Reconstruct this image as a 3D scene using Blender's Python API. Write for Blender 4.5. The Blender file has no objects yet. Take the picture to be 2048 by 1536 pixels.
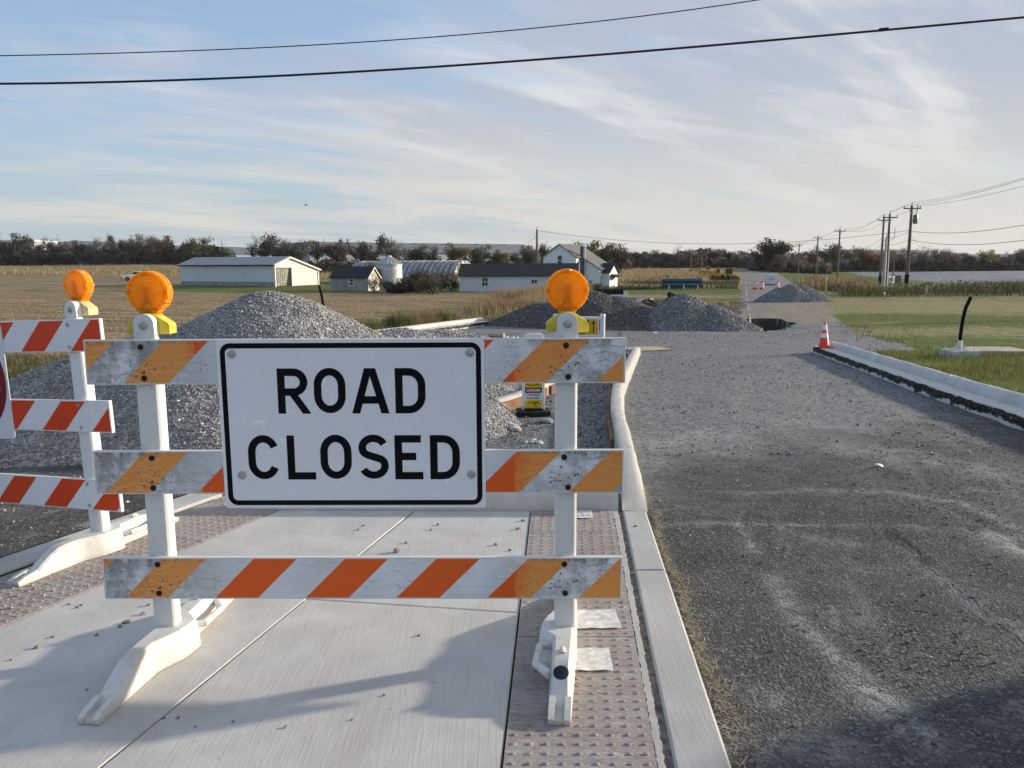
import bpy, bmesh, math, random
import numpy as np
from mathutils import Vector, Matrix
random.seed(7)
RNG = np.random.default_rng(7)
PI = math.pi
SC = bpy.context.scene
COL = SC.collection

# ------------------------------------------------------------------ camera, sky, sun, exposure
EYE, PITCH, ROLL, FOC = 1.85, 0.1501, -0.00524, 1594.0
cam = bpy.data.cameras.new('camera'); cam_o = bpy.data.objects.new('camera', cam); COL.objects.link(cam_o)
cam.sensor_width = 36.0; cam.lens = 36.0 * FOC / 2048.0
cam.clip_start = 0.05; cam.clip_end = 9000
cam_o.matrix_world = Matrix.Translation((0, 0, EYE)) @ Matrix.Rotation(PI / 2 - PITCH, 4, 'X') @ Matrix.Rotation(ROLL, 4, 'Z')
SC.camera = cam_o

SUN_AZ, SUN_EL = math.radians(71), math.radians(13)
sun = bpy.data.lights.new('sun', 'SUN'); sun_o = bpy.data.objects.new('sun', sun); COL.objects.link(sun_o)
sun.energy = 4.6; sun.angle = math.radians(1.9); sun.color = (1.0, 0.86, 0.68)
sd = Vector((math.sin(SUN_AZ) * math.cos(SUN_EL), math.cos(SUN_AZ) * math.cos(SUN_EL), math.sin(SUN_EL)))
sun_o.rotation_euler = sd.to_track_quat('Z', 'Y').to_euler()
sun_o.location = (30, 12, 30)

W = bpy.data.worlds.new('World'); SC.world = W; W.use_nodes = True
def sky_nodes():
    nt = W.node_tree; nt.nodes.clear(); N = nt.nodes; L = nt.links
    def n(t, **k):
        o = N.new(t)
        for a, b in k.items(): setattr(o, a, b)
        return o
    def m(op, a, b=None, c=None, clamp=False):
        o = n('ShaderNodeMath', operation=op, use_clamp=clamp)
        for i, v in enumerate((a, b, c)):
            if v is None: continue
            if isinstance(v, (int, float)): o.inputs[i].default_value = v
            else: L.new(v, o.inputs[i])
        return o.outputs[0]
    def mixc(f, a, b):
        o = n('ShaderNodeMix', data_type='RGBA')
        if isinstance(f, (int, float)): o.inputs[0].default_value = f
        else: L.new(f, o.inputs[0])
        for i, v in ((6, a), (7, b)):
            if isinstance(v, tuple): o.inputs[i].default_value = (*v, 1)
            else: L.new(v, o.inputs[i])
        return o.outputs[2]
    out = n('ShaderNodeOutputWorld'); bg = n('ShaderNodeBackground'); L.new(bg.outputs[0], out.inputs[0])
    bg.inputs[1].default_value = 0.15
    sky = n('ShaderNodeTexSky', sky_type='NISHITA', sun_disc=False)
    sky.sun_elevation = SUN_EL; sky.sun_rotation = SUN_AZ
    sky.altitude = 200; sky.air_density = 1.0; sky.dust_density = 0.8; sky.ozone_density = 1.6
    tc = n('ShaderNodeTexCoord'); sx = n('ShaderNodeSeparateXYZ'); L.new(tc.outputs['Generated'], sx.inputs[0])
    z = m('MAXIMUM', sx.outputs[2], 0.0)
    den = m('ADD', z, 0.16)
    px = m('DIVIDE', sx.outputs[0], den); py = m('DIVIDE', sx.outputs[1], den)
    def noise(sxx, syy, ang, scale, det, dist, off, rough=0.55):
        ca, sa = math.cos(ang), math.sin(ang)
        u = m('MULTIPLY', m('ADD', m('MULTIPLY', px, ca), m('MULTIPLY', py, sa)), sxx)
        v = m('MULTIPLY', m('ADD', m('MULTIPLY', px, -sa), m('MULTIPLY', py, ca)), syy)
        cb = n('ShaderNodeCombineXYZ'); L.new(u, cb.inputs[0]); L.new(v, cb.inputs[1]); cb.inputs[2].default_value = off
        t = n('ShaderNodeTexNoise'); L.new(cb.outputs[0], t.inputs['Vector'])
        t.inputs['Scale'].default_value = scale; t.inputs['Detail'].default_value = det
        t.inputs['Roughness'].default_value = rough; t.inputs['Distortion'].default_value = dist
        return t.outputs[0]
    def ramp(x, a, b):
        o = n('ShaderNodeMapRange', interpolation_type='SMOOTHSTEP'); L.new(x, o.inputs[0])
        o.inputs[1].default_value = a; o.inputs[2].default_value = b
        return o.outputs[0]
    big = noise(0.55, 1.25, 0.62, 0.85, 4, 0.6, 5.3)
    streak = noise(0.55, 1.7, 0.55, 1.25, 9, 1.1, 7.9, 0.56)
    fine = noise(1.0, 3.0, 0.35, 1.8, 9, 1.0, 1.4, 0.6)
    # thicker veil towards the sun's side of the sky
    veil = m('MULTIPLY', m('ADD', m('MULTIPLY', sx.outputs[0], math.sin(SUN_AZ)), m('MULTIPLY', sx.outputs[1], math.cos(SUN_AZ))), 0.34)
    c = m('ADD', m('ADD', m('MULTIPLY', big, 0.95), m('MULTIPLY', streak, 0.75)), m('MULTIPLY', fine, 0.35))
    c = m('ADD', c, veil)
    mask = m('MULTIPLY', ramp(c, 0.88, 1.24), 0.97)
    shade = ramp(m('ADD', m('MULTIPLY', noise(0.5, 1.7, 0.7, 1.1, 6, 0.8, 12.4), 0.8), m('MULTIPLY', fine, 0.35)), 0.42, 0.68)
    cloud = mixc(shade, (3.55, 3.58, 3.7), (2.15, 2.42, 2.9))
    low = ramp(z, 0.24, 0.0)
    cloud = mixc(low, cloud, (3.4, 3.28, 2.98))
    blue = mixc(0.6, sky.outputs[0], (1.6, 2.2, 3.3))
    blue = mixc(m('MULTIPLY', low, 0.75), blue, (2.15, 2.55, 2.75))
    L.new(mixc(mask, blue, cloud), bg.inputs[0])
sky_nodes()
SC.view_settings.view_transform = 'Standard'; SC.view_settings.look = 'None'
SC.view_settings.gamma = 1; SC.view_settings.use_curve_mapping = False
SC.view_settings.exposure = 0.54
SC.render.engine = 'CYCLES'
SC.cycles.max_bounces = 6; SC.cycles.diffuse_bounces = 3; SC.cycles.glossy_bounces = 2
SC.cycles.transmission_bounces = 4; SC.cycles.transparent_max_bounces = 6
SC.cycles.use_denoising = True
SC.cycles.caustics_reflective = False; SC.cycles.caustics_refractive = False

# ------------------------------------------------------------------ helpers: objects
def tag(o, label=None, cat=None, group=None, kind=None):
    if label: o['label'] = label
    if cat: o['category'] = cat
    if group: o['group'] = group
    if kind or cat: o['kind'] = kind or 'thing'
    return o
def empty(name, loc=(0, 0, 0), rz=0, label=None, cat=None, group=None):
    o = bpy.data.objects.new(name, None); COL.objects.link(o)
    o.location = loc; o.rotation_euler = (0, 0, rz); o.empty_display_size = 0.1
    return tag(o, label, cat, group)
def copy_tree(o, parent=None):
    c = o.copy(); COL.objects.link(c)
    if parent: c.parent = parent
    for ch in o.children: copy_tree(ch, c)
    return c
def link(name, me, parent=None):
    o = bpy.data.objects.new(name, me); COL.objects.link(o)
    if parent: o.parent = parent
    return o

class MB:
    """collects polygons, then links them as one mesh object"""
    def __init__(s): s.v = []; s.f = []; s.m = []; s.mi = 0
    def add(s, vs, fs):
        b = len(s.v); s.v += [tuple(p) for p in vs]
        for f in fs: s.f.append([b + i for i in f]); s.m.append(s.mi)
        return s
    def box(s, c, d, rz=0, rx=0, ry=0):
        x, y, z = d[0] / 2, d[1] / 2, d[2] / 2
        M = Matrix.Rotation(rz, 3, 'Z') @ Matrix.Rotation(ry, 3, 'Y') @ Matrix.Rotation(rx, 3, 'X')
        P = [M @ Vector(p) + Vector(c) for p in ((-x, -y, -z), (x, -y, -z), (x, y, -z), (-x, y, -z), (-x, -y, z), (x, -y, z), (x, y, z), (-x, y, z))]
        return s.add(P, [(0, 3, 2, 1), (4, 5, 6, 7), (0, 1, 5, 4), (1, 2, 6, 5), (2, 3, 7, 6), (3, 0, 4, 7)])
    def prism(s, poly, a0, a1, axis='y', M=None):
        """poly in 2D; axis y: (x,z) extruded in y; z: (x,y) in z; x: (y,z) in x"""
        n = len(poly)
        area = sum(poly[i][0] * poly[(i + 1) % n][1] - poly[(i + 1) % n][0] * poly[i][1] for i in range(n))
        if area < 0: poly = poly[::-1]
        mk = {'y': lambda p, a: (p[0], a, p[1]), 'z': lambda p, a: (p[0], p[1], a), 'x': lambda p, a: (a, p[0], p[1])}[axis]
        P = [Vector(mk(p, a0)) for p in poly] + [Vector(mk(p, a1)) for p in poly]
        if M: P = [M @ p for p in P]
        F = [list(range(n)), list(range(2 * n - 1, n - 1, -1))] + [(i, i + n, (i + 1) % n + n, (i + 1) % n) for i in range(n)]
        if axis != 'y': F = [list(reversed(f)) for f in F]
        return s.add(P, F)
    def tube(s, path, r, n=8, cap=True):
        path = [Vector(p) for p in path]; k = len(path)
        rs = r if isinstance(r, (list, tuple)) else [r] * k
        base = len(s.v); up0 = None
        for i, p in enumerate(path):
            t = (path[min(i + 1, k - 1)] - path[max(i - 1, 0)])
            t = t.normalized() if t.length > 1e-9 else Vector((0, 0, 1))
            if up0 is None:
                up0 = Vector((0, 0, 1)) if abs(t.z) < 0.9 else Vector((1, 0, 0))
            a = t.cross(up0)
            if a.length < 1e-6: a = t.orthogonal()
            a.normalize(); b = a.cross(t).normalized(); up0 = b
            for j in range(n):
                w = 2 * PI * (j + .5) / n
                s.v.append(tuple(p + (a * math.cos(w) + b * math.sin(w)) * rs[i]))
        for i in range(k - 1):
            for j in range(n):
                q = base + i * n; j2 = (j + 1) % n
                s.f.append([q + j, q + j + n, q + j2 + n, q + j2]); s.m.append(s.mi)
        if cap:
            s.f.append([base + j for j in range(n)]); s.m.append(s.mi)
            s.f.append([base + (k - 1) * n + j for j in range(n - 1, -1, -1)]); s.m.append(s.mi)
        return s
    def lathe(s, prof, n=24, M=None):
        """prof: (r, h) pairs, around z"""
        base = len(s.v); M = M or Matrix.Identity(4)
        for r, h in prof:
            for j in range(n):
                w = 2 * PI * j / n
                s.v.append(tuple(M @ Vector((r * math.cos(w), r * math.sin(w), h))))
        for i in range(len(prof) - 1):
            for j in range(n):
                q = base + i * n; j2 = (j + 1) % n
                s.f.append([q + j, q + j2, q + j2 + n, q + j + n]); s.m.append(s.mi)
        s.f.append([base + j for j in range(n - 1, -1, -1)]); s.m.append(s.mi)
        e = base + (len(prof) - 1) * n
        s.f.append([e + j for j in range(n)]); s.m.append(s.mi)
        return s
    def mesh(s, name, mats, bevel=0, smooth=False, seg=2):
        me = bpy.data.meshes.new(name); me.from_pydata(s.v, [], s.f)
        for m_ in (mats if isinstance(mats, (list, tuple)) else [mats]): me.materials.append(m_)
        for p, i in zip(me.polygons, s.m): p.material_index = i
        bm = bmesh.new(); bm.from_mesh(me)
        bmesh.ops.remove_doubles(bm, verts=bm.verts, dist=1e-5)
        if bevel:
            ed = [e for e in bm.edges if len(e.link_faces) == 2 and e.calc_face_angle(0) > 0.5]
            bmesh.ops.bevel(bm, geom=ed, offset=bevel, segments=seg, affect='EDGES', profile=.6, clamp_overlap=True)
        if smooth:
            for f in bm.faces: f.smooth = True
            for e in bm.edges:
                if len(e.link_faces) == 2 and e.calc_face_angle(0) > 0.65: e.smooth = False
        bmesh.ops.recalc_face_normals(bm, faces=bm.faces)
        bm.to_mesh(me); bm.free()
        return me
    def build(s, name, mats, parent=None, **k):
        return link(name, s.mesh(name, mats, **k), parent)

def np_mesh(name, V, F, mats, attr=None, smooth=False, mi=None):
    """V (n,3), F (m,k) arrays -> mesh; attr: dict name -> per vertex float"""
    me = bpy.data.meshes.new(name); V = np.asarray(V, np.float32); F = np.asarray(F, np.int32)
    k = F.shape[1]
    me.vertices.add(len(V)); me.vertices.foreach_set('co', V.ravel())
    me.loops.add(F.size); me.loops.foreach_set('vertex_index', F.ravel())
    me.polygons.add(len(F))
    me.polygons.foreach_set('loop_start', np.arange(0, F.size, k, dtype=np.int32))
    if mi is not None: me.polygons.foreach_set('material_index', np.asarray(mi, np.int32))
    if smooth: me.polygons.foreach_set('use_smooth', np.ones(len(F), bool))
    for m_ in (mats if isinstance(mats, (list, tuple)) else [mats]): me.materials.append(m_)
    for a, val in (attr or {}).items():
        at = me.attributes.new(a, 'FLOAT', 'POINT'); at.data.foreach_set('value', np.asarray(val, np.float32))
    me.update(calc_edges=True); me.validate()
    return me

# ------------------------------------------------------------------ helpers: materials
class NM:
    """small node-material writer"""
    def __init__(s, name, rough=.7, spec=.3, metal=0):
        s.mat = bpy.data.materials.new(name); s.mat.use_nodes = True
        s.nt = s.mat.node_tree; s.N = s.nt.nodes; s.L = s.nt.links
        s.b = s.N['Principled BSDF']; s.b.inputs['Roughness'].default_value = rough
        s.b.inputs['Specular IOR Level'].default_value = spec; s.b.inputs['Metallic'].default_value = metal
        s._pos = s._obj = None
    def n(s, t, **k):
        o = s.N.new(t)
        for a, b in k.items(): setattr(o, a, b)
        return o
    def put(s, sock, v):
        if isinstance(v, tuple): sock.default_value = (*v, 1) if len(v) == 3 and sock.type == 'RGBA' else v
        elif isinstance(v, (int, float)): sock.default_value = v
        else: s.L.new(v, sock)
    def pos(s):
        if s._pos is None: s._pos = s.n('ShaderNodeNewGeometry').outputs['Position']
        return s._pos
    def obj(s):
        if s._obj is None: s._obj = s.n('ShaderNodeTexCoord').outputs['Object']
        return s._obj
    def rand(s): return s.n('ShaderNodeObjectInfo').outputs['Random']
    def attr(s, a): return s.n('ShaderNodeAttribute', attribute_name=a).outputs['Fac']
    def m(s, op, a, b=0.0, c=0.0, clamp=False):
        o = s.n('ShaderNodeMath', operation=op, use_clamp=clamp)
        for i, v in enumerate((a, b, c)): s.put(o.inputs[i], v)
        return o.outputs[0]
    def xyz(s, v):
        o = s.n('ShaderNodeSeparateXYZ'); s.L.new(v, o.inputs[0]); return o.outputs
    def scale(s, v, xyz, off=(0, 0, 0)):
        o = s.n('ShaderNodeMapping'); s.L.new(v, o.inputs[0]); o.inputs['Scale'].default_value = xyz; o.inputs['Location'].default_value = off
        return o.outputs[0]
    def rot(s, v, rz):
        o = s.n('ShaderNodeMapping'); s.L.new(v, o.inputs[0]); o.inputs['Rotation'].default_value = (0, 0, rz); return o.outputs[0]
    def noise(s, v, sc, det=4, rough=.55, dist=0):
        o = s.n('ShaderNodeTexNoise'); s.L.new(v, o.inputs['Vector'])
        o.inputs['Scale'].default_value = sc; o.inputs['Detail'].default_value = det; o.inputs['Roughness'].default_value = rough; o.inputs['Distortion'].default_value = dist
        return o.outputs[0]
    def vor(s, v, sc, feat='F1', out='Distance', rnd=1):
        o = s.n('ShaderNodeTexVoronoi', feature=feat); s.L.new(v, o.inputs['Vector']); o.inputs['Scale'].default_value = sc; o.inputs['Randomness'].default_value = rnd
        return o.outputs[out]
    def ramp(s, x, a, b, lo=0., hi=1.):
        o = s.n('ShaderNodeMapRange', interpolation_type='SMOOTHSTEP'); s.L.new(x, o.inputs[0])
        o.inputs[1].default_value = a; o.inputs[2].default_value = b; o.inputs[3].default_value = lo; o.inputs[4].default_value = hi
        return o.outputs[0]
    def mix(s, f, a, b, mode='MIX'):
        o = s.n('ShaderNodeMix', data_type='RGBA', blend_type=mode)
        s.put(o.inputs[0], f); s.put(o.inputs[6], a); s.put(o.inputs[7], b)
        return o.outputs[2]
    def color(s, c): s.put(s.b.inputs['Base Color'], c); return s
    def bump(s, h, strength=.3, dist=.01):
        o = s.n('ShaderNodeBump'); s.L.new(h, o.inputs['Height']); o.inputs['Strength'].default_value = strength; o.inputs['Distance'].default_value = dist
        s.L.new(o.outputs[0], s.b.inputs['Normal']); return s

def simple(name, c, rough=.6, spec=.3, metal=0, var=.15, sc=8, bump=0, bsc=60):
    """one colour with a little mottling and wear"""
    q = NM(name, rough, spec, metal); o = q.obj()
    nz = q.noise(o, sc, 5, .6)
    q.color(q.mix(q.ramp(nz, .3, .7), tuple(x * (1 - var) for x in c), tuple(min(1, x * (1 + var)) for x in c)))
    if bump: q.bump(q.noise(o, bsc, 3), bump, .004)
    return q.mat

# ------------------------------------------------------------------ the lie of the land (metres; y away from the viewer)
def ip(y, pts): return np.interp(y, [a for a, b in pts], [b for a, b in pts])
PC = [(0, -.03), (6, -.05), (12, -.25), (22, -.62), (35, -.95), (67, -1.45), (110, -1.7), (150, -1.3), (250, .7), (330, 1.3), (400, 1.4), (3000, 2)]
PL = [(0, -.03), (6, -.05), (12, -.25), (22, -.55), (35, -.8), (67, -1.2), (110, -1.35), (150, -1.0), (225, .2), (300, 3.0), (3000, 6)]
PR = [(0, -.03), (6, -.05), (12, -.3), (22, -.6), (35, -.9), (67, -1.4), (110, -1.7), (150, -1.6), (250, -1.0), (400, 1), (3000, 2)]
def T(x, y):
    x = np.asarray(x, float); y = np.asarray(y, float)
    t = x / np.maximum(y, 1) - .28
    c, l, r = ip(y, PC), ip(y, PL), ip(y, PR)
    wl = np.clip(-t / .35, 0, 1); wr = np.clip(t / .12, 0, 1)
    return np.where(t < 0, c * (1 - wl) + l * wl, c * (1 - wr) + r * wr)
def Tz(x, y): return float(T(x, y))
def X(u, y):
    """world x of what stands at column u of the 2048-wide picture, y metres away"""
    return (u - 1024) / FOC * (y * math.cos(PITCH) + (EYE + 1) * math.sin(PITCH))
def Z(v, y, u=1024):
    """height of what reaches row v, y metres away"""
    v = v - ROLL * (u - 1024)
    b = (768 - v) / FOC
    return EYE + y * (-math.sin(PITCH) + b * math.cos(PITCH)) / (math.cos(PITCH) + b * math.sin(PITCH))
def road_left(y): return .288 * y + .1
def edge_left(y): return ip(y, [(8.4, -5.6), (24.3, -4.9), (35, -.9), (40, 6.5), (45, 13.0), (46, 13.3), (300, 86.5), (3000, 864)])
def edge_right(y): return ip(y, [(0, 5.15), (9.49, 6.7), (21.6, 8.6), (22.2, 11.4), (31.5, 13.4), (64, 24.8), (80, 31.4), (300, 94.7), (3000, 872)])
def vnoise(x, y, s, seed=0):
    """cheap smooth value noise, -1..1"""
    x = np.asarray(x) * s + seed * 17.3; y = np.asarray(y) * s + seed * 9.1
    xi, yi = np.floor(x), np.floor(y); fx, fy = x - xi, y - yi
    fx = fx * fx * (3 - 2 * fx); fy = fy * fy * (3 - 2 * fy)
    h = lambda a, b: (np.sin(a * 127.1 + b * 311.7 + seed * 74.7) * 43758.5453) % 1.0
    return ((h(xi, yi) * (1 - fx) + h(xi + 1, yi) * fx) * (1 - fy) + (h(xi, yi + 1) * (1 - fx) + h(xi + 1, yi + 1) * fx) * fy) * 2 - 1

# ------------------------------------------------------------------ ground materials
def m_road():
    q = NM('gravel_and_asphalt', .9, .25); p = q.pos()
    g = q.attr('gravel'); d = q.attr('dust')
    n1 = q.noise(p, .9, 6, .65, .5); n2 = q.noise(p, 4.5, 5, .6); n3 = q.noise(p, .28, 4, .6, .8)
    gr = q.ramp(q.m('ADD', g, q.m('MULTIPLY', q.m('SUBTRACT', q.m('ADD', n1, n3), 1.0), 1.0)), .22, .74)
    st = q.vor(q.scale(p, (1, 1, .6)), 130, 'F1', 'Color'); st2 = q.vor(p, 32, 'F1', 'Color')
    sv = q.xyz(st)[0]; sv2 = q.xyz(st2)[1]
    asp = q.mix(sv, (.034, .034, .036), (.118, .116, .114))
    asp = q.mix(q.m('MULTIPLY', q.ramp(q.noise(p, .55, 6, .7, .7), .46, .62), .55), asp, (.034, .034, .036))
    asp = q.mix(q.m('MULTIPLY', q.ramp(q.xyz(q.vor(p, 70, 'F1', 'Color'))[1], .84, .92), .7), asp, (.22, .215, .205))
    asp = q.mix(q.m('MULTIPLY', q.ramp(q.m('ADD', q.noise(p, 1.5, 7, .72, 1.2), q.m('MULTIPLY', q.noise(p, 60, 3, .7), .22)), .66, .80), .85), asp, (.24, .235, .22))
    asp = q.mix(q.m('MULTIPLY', q.ramp(n2, .45, .75), .45), asp, (.12, .116, .11))
    gra = q.mix(q.xyz(st2)[0], (.085, .089, .097), (.295, .30, .312))
    gra = q.mix(q.m('MULTIPLY', q.ramp(n2, .4, .7), .5), gra, (.175, .172, .168))
    gra = q.mix(q.m('MULTIPLY', q.ramp(q.noise(p, 11, 5, .75), .5, .68), .6), gra, (.35, .35, .35)); gra = q.mix(q.m('MULTIPLY', q.ramp(q.noise(p, 13, 5, .75), .50, .34), .65), gra, (.065, .064, .064))
    c = q.mix(gr, asp, gra)
    sf = q.m('MULTIPLY', q.attr('scuff'), q.ramp(q.m('ADD', q.noise(p, 6, 8, .8, .8), q.m('MULTIPLY', q.noise(p, 70, 4, .8), .5)), .63, .88))
    c = q.mix(q.m('MULTIPLY', sf, .8), c, (.37, .365, .35))
    # pale scraped and dusty streaks along the way people drive
    sk = q.noise(q.rot(q.scale(p, (1, 1, 1)), .28), 1.0, 2, .5)
    skn = q.noise(q.scale(q.rot(p, .28), (1.6, .16, 1)), 1.0, 6, .6, .4)
    c = q.mix(q.m('MULTIPLY', q.ramp(skn, .52, .72), .55), c, (.26, .25, .235))
    tan = q.mix(n1, (.19, .165, .125), (.30, .26, .20))
    tan = q.mix(q.m('MULTIPLY', q.ramp(skn, .42, .62), .6), tan, (.17, .16, .145))
    c = q.mix(q.ramp(q.m('ADD', d, q.m('MULTIPLY', q.m('SUBTRACT', n1, .5), .8)), .3, .7), c, tan)
    far = q.mix(n1, (.15, .148, .145), (.21, .205, .20))
    c = q.mix(q.attr('far'), c, far)
    q.color(c)
    h = q.m('ADD', q.m('MULTIPLY', q.vor(p, 60), .6), q.m('MULTIPLY', q.noise(p, 7, 8, .75), 1.0))
    h = q.m('ADD', h, q.m('MULTIPLY', q.vor(p, 110), .35))
    q.bump(h, .8, .016)
    return q.mat
def m_field():
    q = NM('crop_stubble', .95, .1); p = q.pos()
    n1 = q.noise(q.scale(p, (.6, 1, 1)), .35, 7, .72); row = q.noise(q.scale(q.rot(p, .5), (.10, 1.1, 1)), 1, 7, .72, .3)
    n3 = q.noise(p, 6, 4, .7)
    c = q.mix(q.ramp(row, .40, .60), (.115, .086, .050), (.36, .27, .16))
    c = q.mix(q.m('MULTIPLY', q.ramp(n1, .4, .7), .6), c, (.19, .15, .098))
    c = q.mix(q.m('MULTIPLY', q.ramp(n3, .5, .7), .5), c, (.36, .29, .195))
    g = q.m('ADD', q.attr('green'), q.m('MULTIPLY', q.m('SUBTRACT', n1, .5), .5))
    c = q.mix(q.ramp(g, .3, .75), c, (.072, .085, .026))
    q.color(c); q.bump(q.m('ADD', row, q.m('MULTIPLY', n3, .6)), .9, .12)
    return q.mat
def m_lawn():
    q = NM('lawn', .95, .1); p = q.pos()
    n1 = q.noise(p, .22, 6, .65, .8); n2 = q.noise(q.scale(p, (.5, 1.6, 1)), 1.3, 6, .7, .4); n3 = q.noise(p, 14, 4, .7)
    n4 = q.noise(q.scale(p, (1, .6, 1)), 3.2, 5, .7)
    g = q.m('ADD', q.attr('green'), q.m('ADD', q.m('ADD', q.m('MULTIPLY', q.m('SUBTRACT', n1, .5), 1.9), q.m('MULTIPLY', q.m('SUBTRACT', n4, .5), 2.0)), q.m('MULTIPLY', q.m('SUBTRACT', n2, .5), 1.2)))
    green = q.mix(n3, (.052, .082, .018), (.135, .165, .042))
    dry = q.mix(n3, (.20, .18, .085), (.34, .295, .165))
    dry = q.mix(q.m('MULTIPLY', q.ramp(q.m('ADD', q.m('MULTIPLY', n2, .5), q.m('MULTIPLY', n4, .5)), .45, .6), .75), dry, (.15, .145, .07))
    n5 = q.noise(q.scale(p, (1, .45, 1)), 2.0, 6, .78)
    c = q.mix(q.ramp(g, .12, .62), dry, green); c = q.mix(q.m('MULTIPLY', q.ramp(n5, .52, .68), .6), c, (.075, .08, .032)); c = q.mix(q.m('MULTIPLY', q.ramp(n5, .46, .32), .5), c, (.36, .33, .17))
    q.color(c); q.bump(q.m('ADD', n3, n2), .8, .06)
    return q.mat
def m_tan():
    q = NM('dry_hay', .95, .1); p = q.pos()
    n1 = q.noise(q.scale(p, (.25, .6, 1)), .6, 6, .65); n2 = q.noise(p, 2.5, 5, .7)
    c = q.mix(n1, (.20, .15, .075), (.36, .275, .14)); c = q.mix(q.m('MULTIPLY', q.ramp(n2, .45, .75), .6), c, (.17, .125, .06))
    q.color(c); q.bump(n2, .8, .2)
    return q.mat
def m_soil():
    q = NM('dark_soil', .95, .15); p = q.pos()
    n1 = q.noise(p, .8, 7, .7); n2 = q.noise(p, 5, 6, .7)
    c = q.mix(n1, (.028, .024, .02), (.085, .074, .06)); c = q.mix(q.ramp(n2, .55, .8), c, (.14, .125, .10))
    q.color(c); q.bump(q.m('ADD', n1, n2), .9, .1)
    return q.mat
def m_riprap():
    q = NM('riprap_bank', .9, .2); p = q.pos()
    v = q.xyz(q.vor(q.scale(p, (1, .30, 1)), .9, 'F1', 'Color'))[0]
    q.color(q.mix(v, (.11, .12, .14), (.25, .265, .29))); q.bump(q.vor(q.scale(p, (1, .35, 1)), 1.5), .9, .3)
    return q.mat
M_ROAD, M_FIELD, M_LAWN, M_TAN, M_SOIL, M_RIP = m_road(), m_field(), m_lawn(), m_tan(), m_soil(), m_riprap()

# ------------------------------------------------------------------ ground: one graded sheet, cut into road, fields and lawns
def strip_left(y): return -2.66 + (y - 3.894) * .445            # left edge of the pavement slabs
def strip_right(y): return .808 + (y - 2.703) * .0637            # outer edge of the flush kerb
def gnd(u, v, z=0.0):
    a = (u - 1024) / FOC; b = -(v - ROLL * (u - 1024) - 768) / FOC
    d = Vector((a, math.cos(PITCH) + b * math.sin(PITCH), -math.sin(PITCH) + b * math.cos(PITCH))); t = (z - EYE) / d.z
    return d.x * t, d.y * t
STEPS = [(gnd(1775, 1052, -.04), gnd(2300, 1500, -.04), .011), (gnd(2100, 1056, -.04), gnd(1290, 1046, -.04), .012), (gnd(1800, 985, -.04), gnd(1280, 968, -.04), .012), (gnd(2200, 1190, -.04), gnd(1800, 975, -.04), .012), (gnd(2048, 900, -.04), gnd(1500, 800, -.04), .02)]
def ground_z(x, y):
    z = T(x, y)
    z = z + .012 * vnoise(x, y, 1.7, 1) + .006 * vnoise(x, y, 5.1, 2)
    far = np.clip((y - 30) / 60, 0, 1); z = z + far * .10 * vnoise(x, y, .08, 3)
    # bed under pavement
    w = np.clip((5.98 - y) / .05, 0, 1) * np.clip((x - (strip_left(y) - .62)) / .06, 0, 1) * np.clip((strip_right(y) - .03 - x) / .05, 0, 1)
    z = z - .16 * w
    # broken edges between old asphalt pours: small steps the low sun picks out
    for (a, b, hgt) in STEPS:
        dx, dy = b[0] - a[0], b[1] - a[1]; l_ = math.hypot(dx, dy); s_ = ((x - a[0]) * dx + (y - a[1]) * dy) / l_; d_ = ((x - a[0]) * -dy + (y - a[1]) * dx) / l_ + .05 * vnoise(x, y, 2.2, 21)
        z = z + hgt * np.clip(d_ / .05 + .5, 0, 1) * np.exp(-np.clip(d_, 0, 9) / .5) * np.clip(s_ / .2, 0, 1) * np.clip((l_ - s_) / .2, 0, 1)
    # pit dug in the road
    px, py = (x - 11.3 - .288 * (y - 36.2)) / 1.45, (y - 36.2) / 4.5
    rr = np.sqrt(px ** 2 + py ** 2) + .16 * vnoise(x, y, 1.1, 5)
    z = z - 1.7 * np.clip((1.0 - rr) / .14, 0, 1) ** .7
    # heaped soil left of the road
    b = np.exp(-((x - 10.0) / 4.6) ** 2 - ((y - 51) / 7.0) ** 2) * np.clip((road_left(y) - x) / 1.5, 0, 1)
    z = z + b * (.50 + .42 * vnoise(x, y, .8, 6) + .28 * vnoise(x, y, 2.3, 7))
    b2 = np.exp(-((x - 3.0) / 3.2) ** 2 - ((y - 58) / 5) ** 2); z = z + b2 * (.55 + .3 * vnoise(x, y, .8, 8))
    # grass berm before the riprap bank
    z = z + .7 * np.exp(-((x - (64 + (y - 140) * .3)) / 7) ** 2 - ((y - 140) / 20) ** 2)
    return z
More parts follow.
